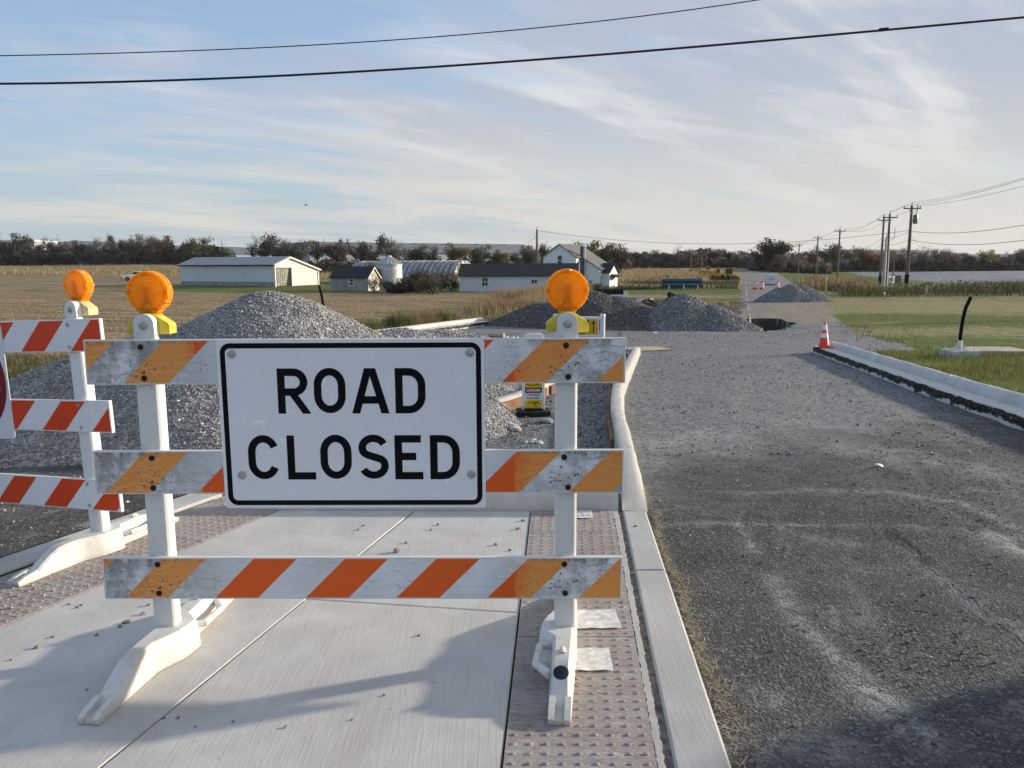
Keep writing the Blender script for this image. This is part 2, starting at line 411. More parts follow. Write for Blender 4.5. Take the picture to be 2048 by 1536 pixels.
def region(x, y):
    """0 stubble, 1 lawn, 2 road, 3 hay, 4 soil, 5 riprap"""
    wob = .30 * vnoise(x, y, .9, 11) + .16 * vnoise(x, y, 3.3, 12)
    big = np.clip(y / 40, .2, 3)
    xw = x + wob * np.minimum(big, 1.2); yw = y + 1.4 * vnoise(x, y, .2, 13) * np.clip(y / 60, 0, 2)
    r = np.zeros(x.shape, int)
    tan_edge = 152 + np.clip(-30 - x, 0, 400) * .47
    r = np.where((yw > tan_edge), 3, r)
    lawn = ((x < 12) | (y < 107 + 2 * vnoise(x, y, .2, 14))) & (y > 97 - np.clip(x + 60, -20, 60) * .22 + 1.2 * vnoise(x, y, .15, 9)) & (y < 134) & (xw > -50)
    r = np.where(lawn, 1, r)
    r = np.where((x > -30) & (y > 134 - 27 * (x > 12)) & (x < road_left(y)) & ~lawn, 3, r)
    verge = (xw < edge_left(y)) & (xw > edge_left(y) - 4.5 - np.clip(y - 15, 0, 60) * .12) & (y < 75)
    r = np.where(verge, 1, r)
    r = np.where((xw > edge_right(y)), 1, r)
    r = np.where((xw > edge_right(y)) & (y > 250) , 3, r)
    soil = (y > 38) & (y < 66) & (xw > 1.5 + (y - 40) * .05) & (xw < road_left(y))
    r = np.where(soil, 4, r)
    r = np.where((xw >= edge_left(y)) & (xw <= edge_right(y)), 2, r)
    r = np.where((y > 95) & (x > road_left(y) - .2) & (x < road_left(y) + 8.2), 2, r)
    r = np.where((y < 8.4) & (xw < edge_right(y)), 2, r)
    pit = (np.sqrt(((x - 11.3 - .288 * (y - 36.2)) / 1.45) ** 2 + ((y - 36.2) / 4.5) ** 2) + .16 * vnoise(x, y, 1.1, 5)) < np.where(y > 38, 1.07, 1.03)
    r = np.where(pit, 4, r)
    rip = (y > 132 + np.clip(62 - x, -60, 0) * -.16) & (y < 232) & (x > 66 + (y - 132) * .30)
    r = np.where(rip, 5, r)
    return r
G = lambda *pts: [gnd(*p, -.04) for p in pts]
# pale scrapes and dust left on the asphalt: (path, width, amount)
SCUFFS = [(G((1320, 870), (1420, 850)), .42, .9), (G((1470, 1040), (1505, 1100)), .05, 1.1), (G((1985, 1075), (2100, 1130)), .16, 1.2), (G((2040, 1100), (2100, 1100)), .2, 1.0), (G((1540, 1150), (1600, 1250), (1700, 1340), (1800, 1430)), .07, .9), (G((1720, 1360), (1830, 1470)), .10, 1.15),
          (G((1480, 985), (1620, 972), (1780, 975), (1920, 1000), (2060, 1065)), .07, .85), (G((1290, 1050), (1500, 1046), (1760, 1052), (2060, 1075)), .05, .7), (G((1850, 1130), (2060, 1290)), .06, .8), (G((1700, 880), (2048, 940)), .35, .7), (G((1400, 1490), (1700, 1500)), .10, .7), (G((1560, 1060), (1700, 1090)), .10, .5), (G((1600, 820), (1900, 850)), .5, .5)]
CRACKS = [G((1300, 1040), (1400, 1034), (1520, 1043), (1640, 1046), (1760, 1050), (1900, 1052), (2060, 1068)), G((1775, 1052), (1800, 1078), (1830, 1100), (1852, 1126), (1880, 1150), (1918, 1183), (1950, 1205), (1985, 1240), (2010, 1260), (2100, 1335)), G((1290, 968), (1480, 972), (1640, 975), (1780, 988))]
def build_ground():
    A = np.concatenate([np.linspace(-180, -60, 40, endpoint=False), np.linspace(-60, -38, 40, endpoint=False), np.linspace(-38, 38, 640, endpoint=False), np.linspace(38, 60, 40, endpoint=False), np.linspace(60, 180, 41)]) * PI / 180
    R = np.concatenate([[.3, .8, 1.4], np.exp(np.linspace(math.log(2.2), math.log(420), 400, endpoint=False)), np.exp(np.linspace(math.log(420), math.log(6500), 24))])
    a, r = np.meshgrid(A, R); x = r * np.sin(a); y = r * np.cos(a)
    yy = np.maximum(y, 0.0)
    z = ground_z(x, yy)
    na = len(A); nr = len(R)
    V = np.stack([x, y, z], -1).reshape(-1, 3)
    i, j = np.meshgrid(np.arange(nr - 1), np.arange(na - 1), indexing='ij'); i = i.ravel(); j = j.ravel()
    F = np.stack([i * na + j, i * na + j + 1, (i + 1) * na + j + 1, (i + 1) * na + j], 1)[:, ::-1]
    cx = V[F].mean(1); reg = region(cx[:, 0], np.maximum(cx[:, 1], 0))
    xs, ys = V[:, 0], np.maximum(V[:, 1], 0)
    # how gravelly the road is: bare asphalt by the viewer, gravel from nine metres on
    g = np.clip((ys - 6.3 - .9 * (xs - 2.5)) / 3.5, 0, 1)
    g = np.maximum(g, np.clip((1.05 + (ys - 6) * .16 - xs) / .5, 0, 1) * np.clip((ys - 6) / 1.5, 0, 1) * (xs > -6)); g = np.where((xs < -2) & (ys < 8.6), .12, g)
    dust = np.clip((ys - 34) / 6, 0, 1) * np.clip((66 - ys) / 8, 0, 1) * np.clip((xs - road_left(ys) + .3) / .6, 0, 1)
    far = np.clip((ys - 64) / 10, 0, 1)
    gl = lambda cx_, cy_, sx_, sy_: np.exp(-((xs - cx_) / sx_) ** 2 - ((ys - cy_) / sy_) ** 2)
    green = .95 * gl(9.5, 13, 8, 8) + .8 * gl(14, 24, 6, 3.5) + .9 * gl(20.5, 40, 5.5, 4.5) + .8 * gl(33, 79, 12, 4.5) + .55 * gl(26, 33, 9, 2.6)
    green = np.where(ys > 92, .8, green) + .30 - .35 * gl(20, 30, 9, 4) - .5 * gl(28, 54, 16, 9)
    green = np.where((xs < edge_left(ys)) & (ys < 92), .62 + .35 * gl(-7, 12, 4, 6) - .5 * gl(-1, 45, 5, 12), green)
    scuff = np.zeros(len(xs))
    for pl, wd, am in SCUFFS:
        for a, b in zip(pl[:-1], pl[1:]):
            dx, dy = b[0] - a[0], b[1] - a[1]; t_ = np.clip(((xs - a[0]) * dx + (ys - a[1]) * dy) / (dx * dx + dy * dy + 1e-9), 0, 1)
            scuff = np.maximum(scuff, am * np.exp(-((xs - a[0] - t_ * dx) ** 2 + (ys - a[1] - t_ * dy) ** 2) / wd ** 2))
    gf = np.clip((ys - 80) / 20, 0, 1) * .2
    names = [('stubble_field', M_FIELD), ('lawn', M_LAWN), ('gravel_road', M_ROAD), ('hay_field', M_TAN), ('soil_ground', M_SOIL), ('riprap_bank', M_RIP)]
    for k, (nm, mt) in enumerate(names):
        f = F[reg == k]
        if not len(f): continue
        u, inv = np.unique(f, return_inverse=True)
        me = np_mesh(nm, V[u], inv.reshape(f.shape), mt, {'gravel': g[u], 'dust': dust[u], 'far': far[u], 'green': (green if k == 1 else gf)[u], 'scuff': scuff[u]}, smooth=True)
        tag(link(nm, me), kind='structure')
build_ground()
M_CRACK = simple('open_seam', (.034, .033, .032), .95, .1, var=.4, sc=20)
for pl, wd in zip(CRACKS, (.004, .005, .004)):
    V, F = [], []; k = 0
    for a, b in zip(pl[:-1], pl[1:]):
        n_ = max(2, int(math.hypot(b[0] - a[0], b[1] - a[1]) / .05))
        for i in range(n_):
            x_ = a[0] + (b[0] - a[0]) * i / n_; y_ = a[1] + (b[1] - a[1]) * i / n_; w_ = wd * random.uniform(.3, 1.3); o_ = random.uniform(-.012, .012)
            z_ = float(ground_z(np.array(x_), np.array(y_))) + .007; dx, dy = -(b[1] - a[1]), b[0] - a[0]; l_ = math.hypot(dx, dy); dx, dy = dx / l_, dy / l_
            V += [(x_ + dx * (o_ + w_), y_ + dy * (o_ + w_), z_), (x_ + dx * (o_ - w_), y_ + dy * (o_ - w_), z_)]
    F = [(2 * i, 2 * i + 1, 2 * i + 3, 2 * i + 2) for i in range(len(V) // 2 - 1)]
    tag(link('road_seam', np_mesh('road_seam', V, F, M_CRACK)), kind='structure')

# ------------------------------------------------------------------ pavement: slabs, tactile panels, kerbs
def m_concrete(name, c, broom=True, dirt=.3, bs=.35):
    q = NM(name, .85, .25); p = q.pos()
    n1 = q.noise(p, 2.2, 6, .65, .4); n2 = q.noise(p, 55, 4, .7); n3 = q.noise(p, 9, 6, .7)
    br = q.noise(q.scale(q.rot(p, -.02), (85, 2.5, 20)), 1, 4, .65)
    k = q.mix(q.ramp(n1, .3, .72), tuple(x * .80 for x in c), c)
    k = q.mix(q.m('MULTIPLY', q.ramp(n2, .52, .78), dirt), k, tuple(x * .55 for x in c))
    k = q.mix(q.m('MULTIPLY', q.ramp(n3, .58, .78), dirt * .9), k, (c[0] * .72, c[1] * .66, c[2] * .60))
    k = q.mix(q.m('MULTIPLY', q.ramp(q.noise(p, 30, 3, .6), .70, .76), .7), k, (.05, .047, .042))
    if broom:
        k = q.mix(q.m('MULTIPLY', q.ramp(br, .42, .70), .24), k, tuple(x * .68 for x in c))
        st = q.noise(p, 1.1, 7, .7, .9); k = q.mix(q.m('MULTIPLY', q.ramp(st, .50, .66), .35), k, (c[0] * .70, c[1] * .66, c[2] * .62)); k = q.mix(q.m('MULTIPLY', q.ramp(q.noise(p, 3.3, 6, .75, .6), .60, .72), .35), k, tuple(min(1, x * 1.15) for x in c))
        q.bump(q.m('ADD', q.m('MULTIPLY', br, .8), q.m('MULTIPLY', n2, .5)), bs, .004)
    else: q.bump(q.m('ADD', n2, n3), bs, .006)
    q.color(k); return q.mat
M_SLAB = m_concrete('broomed_concrete', (.59, .575, .545), dirt=.25, bs=.5)
M_KERB = m_concrete('kerb_concrete', (.53, .52, .49), dirt=.45, bs=.5)
M_WKERB = m_concrete('new_kerb_concrete', (.60, .59, .565), False, .6, .4); M_IKERB = m_concrete('island_kerb_concrete', (.47, .465, .445), False, .8, .6)
def m_joint(): return simple('joint_filler', (.045, .04, .034), .95, .1, var=.4, sc=30, bump=.6)
M_JOINT = m_joint()
def m_tactile():
    q = NM('tactile_brick_red', .8, .25); p = q.pos()
    n1 = q.noise(p, 3, 6, .7, 1.0); n2 = q.noise(q.scale(p, (9, 34, 9)), 1, 6, .72, 1.8); n3 = q.noise(p, 120, 3, .6)
    c = q.mix(q.noise(p, 12, 5), (.31, .25, .228), (.38, .32, .296))
    film = q.ramp(q.m('ADD', n1, q.m('MULTIPLY', q.m('SUBTRACT', n2, .5), .5)), .34, .62)
    c = q.mix(q.m('MULTIPLY', film, .92), c, (.385, .36, .345))
    c = q.mix(q.m('MULTIPLY', q.ramp(n2, .55, .70), .7), c, (.58, .555, .53))
    c = q.mix(q.m('MULTIPLY', q.ramp(n2, .47, .36), .45), c, (.15, .125, .115))
    c = q.mix(q.m('MULTIPLY', q.ramp(n3, .6, .75), .4), c, (.15, .115, .1))
    q.color(c); q.bump(q.m('ADD', n2, q.m('MULTIPLY', n3, .2)), .9, .014); return q.mat
M_TACT = m_tactile()

pave = tag(empty('pavement', (0, 0, 0)), kind='structure')
def slab(name, poly, mat, z0=-.14, z1=0, bevel=.006, parent=pave):
    m_ = MB(); m_.prism(poly, z0, z1, 'z'); return m_.build(name, mat, parent, bevel=bevel, seg=1)
J = lambda y: -1.542 + (y - 2.722) * .2553
RS = lambda y: -.043 + (y - 2.71) * .0587
LS = strip_left
g_ = .006
Y0 = .6
slab('paving_slab', [(LS(Y0) + g_, Y0), (J(Y0) - g_, Y0), (J(5.84) - g_, 5.84), (LS(5.86) + g_, 5.86)], M_SLAB)
xj = lambda x: 4.215 + (x + 1.049) * -.160
slab('paving_slab', [(J(Y0) + g_, Y0), (RS(Y0) - g_, Y0), (RS(4.0) - g_, xj(.03) - g_), (J(4.2) + g_, xj(J(4.2)) - g_)], M_SLAB)
slab('paving_slab', [(J(4.2) + g_, xj(J(4.2)) + g_), (RS(4.04) - g_, xj(.03) + g_), (RS(5.82) - g_, 5.82), (J(5.83) + g_, 5.83)], M_SLAB, z1=-.002)
# rough bed that shows in the joints
slab('joint_filler', [(LS(Y0) - .9, Y0), (strip_right(Y0) - .1, Y0), (strip_right(5.8) - .1, 5.8), (LS(5.8) - .85, 5.8)], M_JOINT, -.15, -.013, 0)

def tactile(p00, p10, p11, p01, label=None):
    """a panel with its rows of truncated domes; corners in order"""
    m_ = MB(); P = [Vector((*p, 0)) for p in (p00, p10, p11, p01)]
    m_.prism([p[:2] for p in P], -.12, .003, 'z')
    nx = max(2, int((P[1] - P[0]).length / .0605)); ny = max(2, int((P[3] - P[0]).length / .0605))
    for a in range(nx):
        for b in range(ny):
            u, v = (a + .5) / nx, (b + .5) / ny
            c = (P[0] * (1 - u) + P[1] * u) * (1 - v) + (P[3] * (1 - u) + P[2] * u) * v
            h = .0055 * random.uniform(.75, 1.1)
            m_.add([(c.x + r_ * math.cos(w), c.y + r_ * math.sin(w), zz) for r_, zz in ((.0118, .0028), (.0062, .003 + h)) for w in [k * PI / 4 for k in range(8)]],
                   [(k, (k + 1) % 8, 8 + (k + 1) % 8, 8 + k) for k in range(8)] + [tuple(range(8, 16))])
    return m_.build('tactile_panel', M_TACT, pave)
RT = lambda y: .53 + (y - 2.7) * .072
ys_ = [Y0, 2.2, 3.757, 5.33, 5.815]
tps = []
for a, b in zip(ys_[:-1], ys_[1:]):
    tps.append(tactile((RS(a) + .002, a + .004), (RT(a), a - .004), (RT(b), b - .012), (RS(b) + .002, b - .004)))
yl = [Y0, 2.12, 3.64, 5.16, 6.02]
for a, b in zip(yl[:-1], yl[1:]):
    tactile((LS(a) - .60, a + .26), (LS(a) - .003, a + .004), (LS(b) - .003, b - .006), (LS(b) - .60, b + .25))
# ragged mortar line, flush kerbs
def ragged(xl, xr, y0, y1, step=.022, amp=.0045):
    ys = np.arange(y0, y1 + 1e-6, step)
    L_ = [(xl(y) + random.uniform(-amp, amp), y) for y in ys]; R_ = [(xr(y) + random.uniform(-amp, amp), y) for y in ys]
    return L_ + R_[::-1]
KL = lambda y: .596 + (y - 2.704) * .075
slab('mortar_strip', ragged(lambda y: RT(y) + .004, lambda y: KL(y) - .034, Y0, 5.8), M_KERB, -.1, .001, 0)
M_SAND = simple('sandy_joint', (.17, .15, .125), .95, .1, var=.45, sc=22, bump=.8, bsc=90)
slab('joint_filler', ragged(lambda y: KL(y) - .042, lambda y: KL(y) + .008, Y0, 5.8, .03, .004), M_SAND, -.1, -.007, 0)
ky = [Y0, 2.05, 4.62, 5.80]
for a, b in zip(ky[:-1], ky[1:]):
    slab('kerb_stone', [(KL(a), a + .004), (strip_right(a), a + .004), (strip_right(b), b - .004), (KL(b), b - .004)], M_KERB, -.16, .004, .012)
LC = lambda y: LS(y) - .64
for a, b in zip([Y0, 3.0, 5.2], [3.0, 5.2, 7.6]):
    slab('kerb_stone', [(LC(a) - .26, a + .38), (LC(a) - .03, a + .282), (LC(b) - .03, b + .27), (LC(b) - .26, b + .37)], M_KERB, -.16, .002, .01)

def sweep(name, path, prof, mat, zf, parent=None, kind=None, jit=0, smooth=True, pf=None):
    """prof: (offset to the right of the path, height) points; closed section drawn along the path"""
    out = []
    P = [Vector((p[0], p[1], 0)) for p in path]; n = len(prof)
    V, F = [], []
    for i, p in enumerate(P):
        t = (P[min(i + 1, len(P) - 1)] - P[max(i - 1, 0)]).normalized(); r_ = Vector((t.y, -t.x, 0))
        z0 = zf(p.x, p.y)
        for o_, h in prof:
            if pf: h = pf(p, h)
            q = p + r_ * (o_ + random.uniform(-jit, jit)); V.append((q.x, q.y, z0 + h + random.uniform(-jit, jit) * .6))
    for i in range(len(P) - 1):
        for k in range(n): F.append((i * n + k, i * n + (k + 1) % n, (i + 1) * n + (k + 1) % n, (i + 1) * n + k))
    m_ = MB(); m_.add(V, F + [tuple(range(n - 1, -1, -1)), tuple(range((len(P) - 1) * n, len(P) * n))])
    o = m_.build(name, mat, parent, smooth=smooth)
    if kind: tag(o, kind=kind)
    return o
def resample(pts, step):
    pts = [Vector((*p, 0)) for p in pts]; out = []
    def cr(a, b, c, d, t): return .5 * ((2 * b) + (c - a) * t + (2 * a - 5 * b + 4 * c - d) * t * t + (3 * b - a - 3 * c + d) * t ** 3)
    for i in range(len(pts) - 1):
        a, b, c, d = pts[max(i - 1, 0)], pts[i], pts[i + 1], pts[min(i + 2, len(pts) - 1)]
        k = max(1, int((c - b).length / step))
        out += [cr(a, b, c, d, j / k) for j in range(k)]
    return [(p.x, p.y) for p in out + [pts[-1]]]
# kerb across the end of the pavement
rnd = [(0, -.1), (0, .10), (.012, .128), (.035, .143), (.14, .146), (.175, .13), (.18, .1), (.18, -.3)]
sweep('back_kerb', [(x_, 5.845 - .02 * x_) for x_ in np.linspace(.80, -2.0, 24)], rnd, M_WKERB, lambda x, y: 0, pave, jit=.002)
# island kerbs with their form boards
M_FORM = simple('form_board_brown', (.20, .105, .06), .8, .2, var=.3, sc=3)
isl = tag(empty('traffic_island', (0, 0, 0)), kind='structure')
zt = lambda x, y: ip(y, [(5.8, -.114), (6.6, -.05), (7.5, -.005), (9, -.05), (12, -.16), (40, -1.0)]) if y < 12 else Tz(x, y) + .09
ridge = [(-.085, -.35), (-.085, .075), (-.073, .100), (-.045, .108), (.035, .106), (.062, .096), (.082, .070), (.105, .01), (.13, -.35)]
def kerb_run(pts, cuts, form_side):
    pp = resample(pts, .22)
    for a, b in zip(cuts[:-1], cuts[1:]):
        sec = [p for p in pp if a + .02 <= p[1] <= b + .2]
        sweep('kerb_stone', sec, [(s_ * form_side, h) for s_, h in (ridge if form_side > 0 else ridge[::-1])], M_IKERB, zt, isl, jit=.004, pf=lambda p, h: .108 - (.108 - h) * min(1, max(.05, (p.y - 5.8) / 1.8)) if h > 0 else h)
    step = max(1, int(2.4 / .22)); k = 0
    while k < len(pp) - 2:
        sec = pp[k:k + step]
        if len(sec) > 2 and sec[0][1] > 5.9: sweep('form_board', sec, [(-.13 * form_side, -.4), (-.13 * form_side, .055), (-.096 * form_side, .055), (-.096 * form_side, -.4)][::form_side], M_FORM, zt, isl)
        k += step
kerb_run([(.915, 5.82), (1.0, 6.6), (1.09, 7.5), (1.2, 8.6), (1.335, 10), (1.53, 11.5), (1.76, 13), (2.33, 16), (3.02, 19.6), (3.35, 21.3)], [5.8, 7.4, 10.1, 13.2, 17.2, 21.5], 1)
kerb_run([(-2.3, 6.4), (-1.62, 8.0), (-.98, 9.4), (-.42, 10.62), (.10, 11.75), (.95, 14.2), (2.1, 18.0), (2.95, 21.2)], [6.3, 9, 12.2, 16, 21.4], -1)

# kerb and gutter left of and right of the road
def m_gutter_side(tarred=True):
    q = NM('tarred_gutter' if tarred else 'gutter_concrete', .75, .3); p = q.obj()
    n1 = q.noise(p, 3.2, 6, .65, .3); z = q.xyz(q.n('ShaderNodeNewGeometry').outputs['Normal'])[2]
    h = q.attr('side')
    tar = q.ramp(q.m('ADD', h, q.m('MULTIPLY', q.m('SUBTRACT', n1, .5), 1.3)), .24, .30)
    tar = q.m('MULTIPLY', tar, q.ramp(q.m('ADD', h, q.m('MULTIPLY', q.m('SUBTRACT', n1, .5), .5)), .92, .86))
    tar = q.m('MULTIPLY', tar, q.ramp(q.noise(p, 22, 5, .7), .64, .60))
    base = q.mix(q.noise(p, 6, 6, .65), (.46, .45, .42), (.62, .61, .575))
    base = q.mix(q.m('MULTIPLY', q.ramp(q.noise(q.scale(p, (1, 1, 1)), 2.1, 6, .7), .55, .75), .45), base, (.22, .21, .195))
    q.color(base if not tarred else q.mix(tar, base, (.012, .012, .013))); q.bump(q.noise(p, 40, 4), .3, .008)
    return q.mat
M_GUT = m_gutter_side(); M_GUTP = m_gutter_side(False)
def kerb_gutter(name, path, side, label, cuts, tar=True):
    """gutter pan towards the road, rolled kerb behind it; side=+1: kerb lies right of the path"""
    root = empty(name, (0, 0, 0)); tag(root, kind='structure')
    pan = [(0, -.25), (-.01, .02), (.0, .06), (-.006, .12), (0, .172), (.015, .180), (.16, .176), (.37, .173), (.37, -.25)]
    roll = [(.352, -.25), (.352, .173), (.362, .23), (.385, .285), (.425, .317), (.475, .325), (.525, .312), (.555, .275), (.565, .22), (.565, -.25)]
    zf = lambda x, y: Tz(x, y)
    pp = path
    o = sweep('gutter_pan', pp, [(s_ * side, h) for s_, h in (pan if side > 0 else pan[::-1])], M_GUT, zf, root, jit=.006, smooth=False)
    me = o.data; me.materials.append(M_GUTP)
    at = me.attributes.new('side', 'FLOAT', 'POINT')
    vals = []
    for v in me.vertices:
        h = v.co.z - Tz(v.co.x, v.co.y)
        # distance from the road edge of the pan
        dmin = min(abs((v.co.x - a[0]) * (b[1] - a[1]) - (v.co.y - a[1]) * (b[0] - a[0])) / math.hypot(b[0] - a[0], b[1] - a[1]) for a, b in ((pp[0], pp[-1]),))
        vals.append((min(1, max(0, h / .18)) * .92 + .04) if dmin < .05 else 0)
    at.data.foreach_set('value', vals)
    for p_ in me.polygons:
        if abs(p_.normal.z) > .5: p_.material_index = 1
    step = max(2, len(pp) // cuts); k = 0
    while k < len(pp) - 1:
        sec = pp[k:k + step + 1]
        if len(sec) > 1:
            a, b = Vector(sec[0]), Vector(sec[-1]); d = (b - a).normalized() * .006
            sec = [tuple(Vector(p) + (d if i == 0 else (-d if i == len(sec) - 1 else d * 0))) for i, p in enumerate(sec)]
            sweep('kerb_stone', sec, [(s_ * side, h) for s_, h in (roll if side > 0 else roll[::-1])], M_WKERB, zf, root, jit=.002)
        k += step
    return root
kerb_gutter('kerb_and_gutter', [(6.22 + (y - 9.49) * .1635 + .012 * math.sin(y * 5), y) for y in np.linspace(4.5, 21.6, 120)], 1, '', 8)
kerb_gutter('kerb_and_gutter', [(-5.1 + (y - 23.5) * .365, y) for y in np.linspace(23.5, 35.0, 60)], -1, '', 4)
# white edge line of the old road, worn
M_PAINT = simple('worn_road_paint', (.40, .39, .37), .8, .2, var=.4, sc=3)
def edge_line(y0, y1, w=.09, off=.35):
    ys = np.linspace(y0, y1, 24); V = []; F = []
    for y in ys:
        x = road_left(y) + off
        for s_ in (-w / 2, w / 2): V.append((x + s_ + random.uniform(-.02, .02), y, float(ground_z(np.array(x + s_), np.array(y))) + .012))
    F = [(2 * i, 2 * i + 1, 2 * i + 3, 2 * i + 2) for i in range(len(ys) - 1)]
    tag(link('road_line', np_mesh('road_line', V, F, M_PAINT)), kind='structure')
for a, b in ((38, 42.5), (43.2, 46.5), (50, 58), (66, 74), (80, 96), (102, 118), (126, 150)): edge_line(a, b)

# ------------------------------------------------------------------ barricades
M_WPL = None
def m_white_plastic(name='white_plastic', c=(.69, .685, .66), dirt=.5):
    q = NM(name, .42, .4); p = q.obj(); w = q.pos()
    n1 = q.noise(p, 6, 6, .7); n2 = q.noise(w, 34, 5, .7)
    k = q.mix(q.m('MULTIPLY', q.ramp(n1, .48, .75), dirt * .55), c, (.56, .53, .45))
    k = q.mix(q.m('MULTIPLY', q.ramp(n2, .60, .76), dirt), k, (.33, .30, .25))
    k = q.mix(q.m('MULTIPLY', q.ramp(q.noise(q.scale(p, (2, 2, .4)), 40, 4, .6), .66, .74), dirt * .7), k, (.22, .2, .17))
    q.color(k); q.bump(n1, .06, .003); q.b.inputs['Subsurface Weight'].default_value = .0
    return q.mat
M_WPL = m_white_plastic(); M_WPL2 = m_white_plastic('white_plastic_newer', (.78, .775, .75), .25)
def m_foot():
    q = NM('aged_white_plastic', .48, .4); p = q.obj()
    n1 = q.noise(p, 5, 6, .7); n2 = q.noise(p, 26, 5, .7); z = q.xyz(p)[2]
    k = q.mix(q.ramp(n1, .35, .75), (.66, .655, .62), (.60, .585, .525))
    k = q.mix(q.m('MULTIPLY', q.ramp(n2, .53, .74), .6), k, (.34, .31, .26))
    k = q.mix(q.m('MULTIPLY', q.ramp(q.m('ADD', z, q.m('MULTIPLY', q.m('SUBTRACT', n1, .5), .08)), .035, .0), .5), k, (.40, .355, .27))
    q.color(k); q.bump(n2, .08, .003); return q.mat
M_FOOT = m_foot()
def m_sheeting(name, phase, period=.428, length=2.44, fresh=(.80, .115, .012), faded=(.80, .315, .075), wear=1.0, white=(.80, .81, .83)):
    """diagonal reflective stripes, faded and dirty towards the posts"""
    q = NM(name, .45, .35); x, y, z = q.xyz(q.obj()); p = q.obj()
    n1 = q.noise(p, 3.0, 6, .65, .5); n2 = q.noise(p, 16, 6, .7); n3 = q.noise(p, 70, 4, .65)
    fr = q.m('FRACT', q.m('DIVIDE', q.m('SUBTRACT', q.m('SUBTRACT', x, z), phase), period))
    st = q.m('LESS_THAN', fr, .475)
    ends = q.m('MAXIMUM', q.ramp(x, .62, .22), q.ramp(x, length - .62, length - .22))
    e2 = q.m('MULTIPLY', q.m('ADD', ends, q.m('MULTIPLY', q.m('SUBTRACT', n1, .5), .7)), wear, clamp=True)
    # the stripe has split in straight-edged pieces that faded at different rates
    step = q.m('LESS_THAN', q.m('ABSOLUTE', q.m('SUBTRACT', x, length / 2)), q.m('ADD', length / 2 - .50, 0))
    fade = q.m('MULTIPLY', q.m('MULTIPLY', q.m('SUBTRACT', 1.0, step), q.ramp(e2, .05, .5)), q.ramp(q.m('ADD', n1, q.m('MULTIPLY', n2, .3)), .36, .62, .55, 1.0))
    wob = q.m('ABSOLUTE', q.m('SUBTRACT', q.m('FRACT', q.m('ADD', q.m('MULTIPLY', z, 26), q.m('MULTIPLY', q.noise(q.scale(p, (9, 1, 5)), 1.3, 3, .5), 2.2))), .5))
    wav = q.m('MULTIPLY', q.ramp(wob, .10, .02), q.ramp(q.noise(p, 7, 3), .42, .6))
    org = q.mix(q.m('MULTIPLY', fade, wear), fresh, faded)
    org = q.mix(q.m('MULTIPLY', q.m('MULTIPLY', q.ramp(n2, .5, .7), .45), fade), org, (.74, .47, .20))
    org = q.mix(q.m('MULTIPLY', q.m('MULTIPLY', wav, .45), fade), org, (.86, .62, .36))
    hc = q.m('MULTIPLY', q.m('MULTIPLY', q.m('SINE', q.m('MULTIPLY', q.m('ADD', x, z), 330)), q.m('SINE', q.m('MULTIPLY', q.m('SUBTRACT', x, z), 330))), .006)
    wh = q.mix(q.m('MULTIPLY', q.m('MULTIPLY', q.ramp(q.m('ADD', q.m('MULTIPLY', hc, 60), q.m('MULTIPLY', n2, .3)), .25, .75), e2), .6), white, (.33, .34, .36))
    wh = q.mix(q.m('MULTIPLY', q.m('MULTIPLY', q.ramp(q.m('ADD', n1, q.m('MULTIPLY', n2, .5)), .56, .82), q.m('ADD', e2, .30 * wear)), .75), wh, (.30, .30, .30))
    wh = q.mix(q.m('MULTIPLY', wav, q.m('ADD', q.m('MULTIPLY', e2, .85), .34 * wear)), wh, (.34, .345, .36))
    c = q.mix(st, wh, org)
    sp = q.m('MULTIPLY', q.ramp(q.m('ADD', q.noise(p, 62, 3, .6), q.m('MULTIPLY', q.noise(p, 6, 2, .5), .45)), .885, .92), q.m('ADD', q.m('MULTIPLY', ends, wear), .35 * wear, clamp=True))
    c = q.mix(sp, c, (.035, .03, .024))
    ln = q.m('ABSOLUTE', q.m('SUBTRACT', q.noise(q.scale(p, (1, 1, 2.6)), 4.2, 4, .7), .5))
    c = q.mix(q.m('MULTIPLY', q.m('MULTIPLY', q.ramp(ln, .008, .002), q.ramp(n2, .52, .60)), q.m('MULTIPLY', e2, .95)), c, (.05, .043, .035))
    top = q.ramp(z, .170, .20); c = q.mix(q.m('MULTIPLY', q.m('MULTIPLY', top, q.ramp(q.m('ADD', n2, q.m('MULTIPLY', n3, .3)), .58, .76)), q.m('MULTIPLY', e2, .9)), c, (.12, .11, .095))
    q.color(c); q.bump(q.m('ADD', q.m('MULTIPLY', hc, 20), n2), .12 * wear, .002)
    return q.mat
M_BOLT = simple('dark_bolt', (.025, .024, .024), .5, .4, .6)
M_STEEL = simple('zinc_washer', (.42, .44, .41), .42, .5, .7, var=.25, sc=60)
M_BLACK = simple('black_sign_ink', (.004, .004, .006), .6, .12, var=.3)
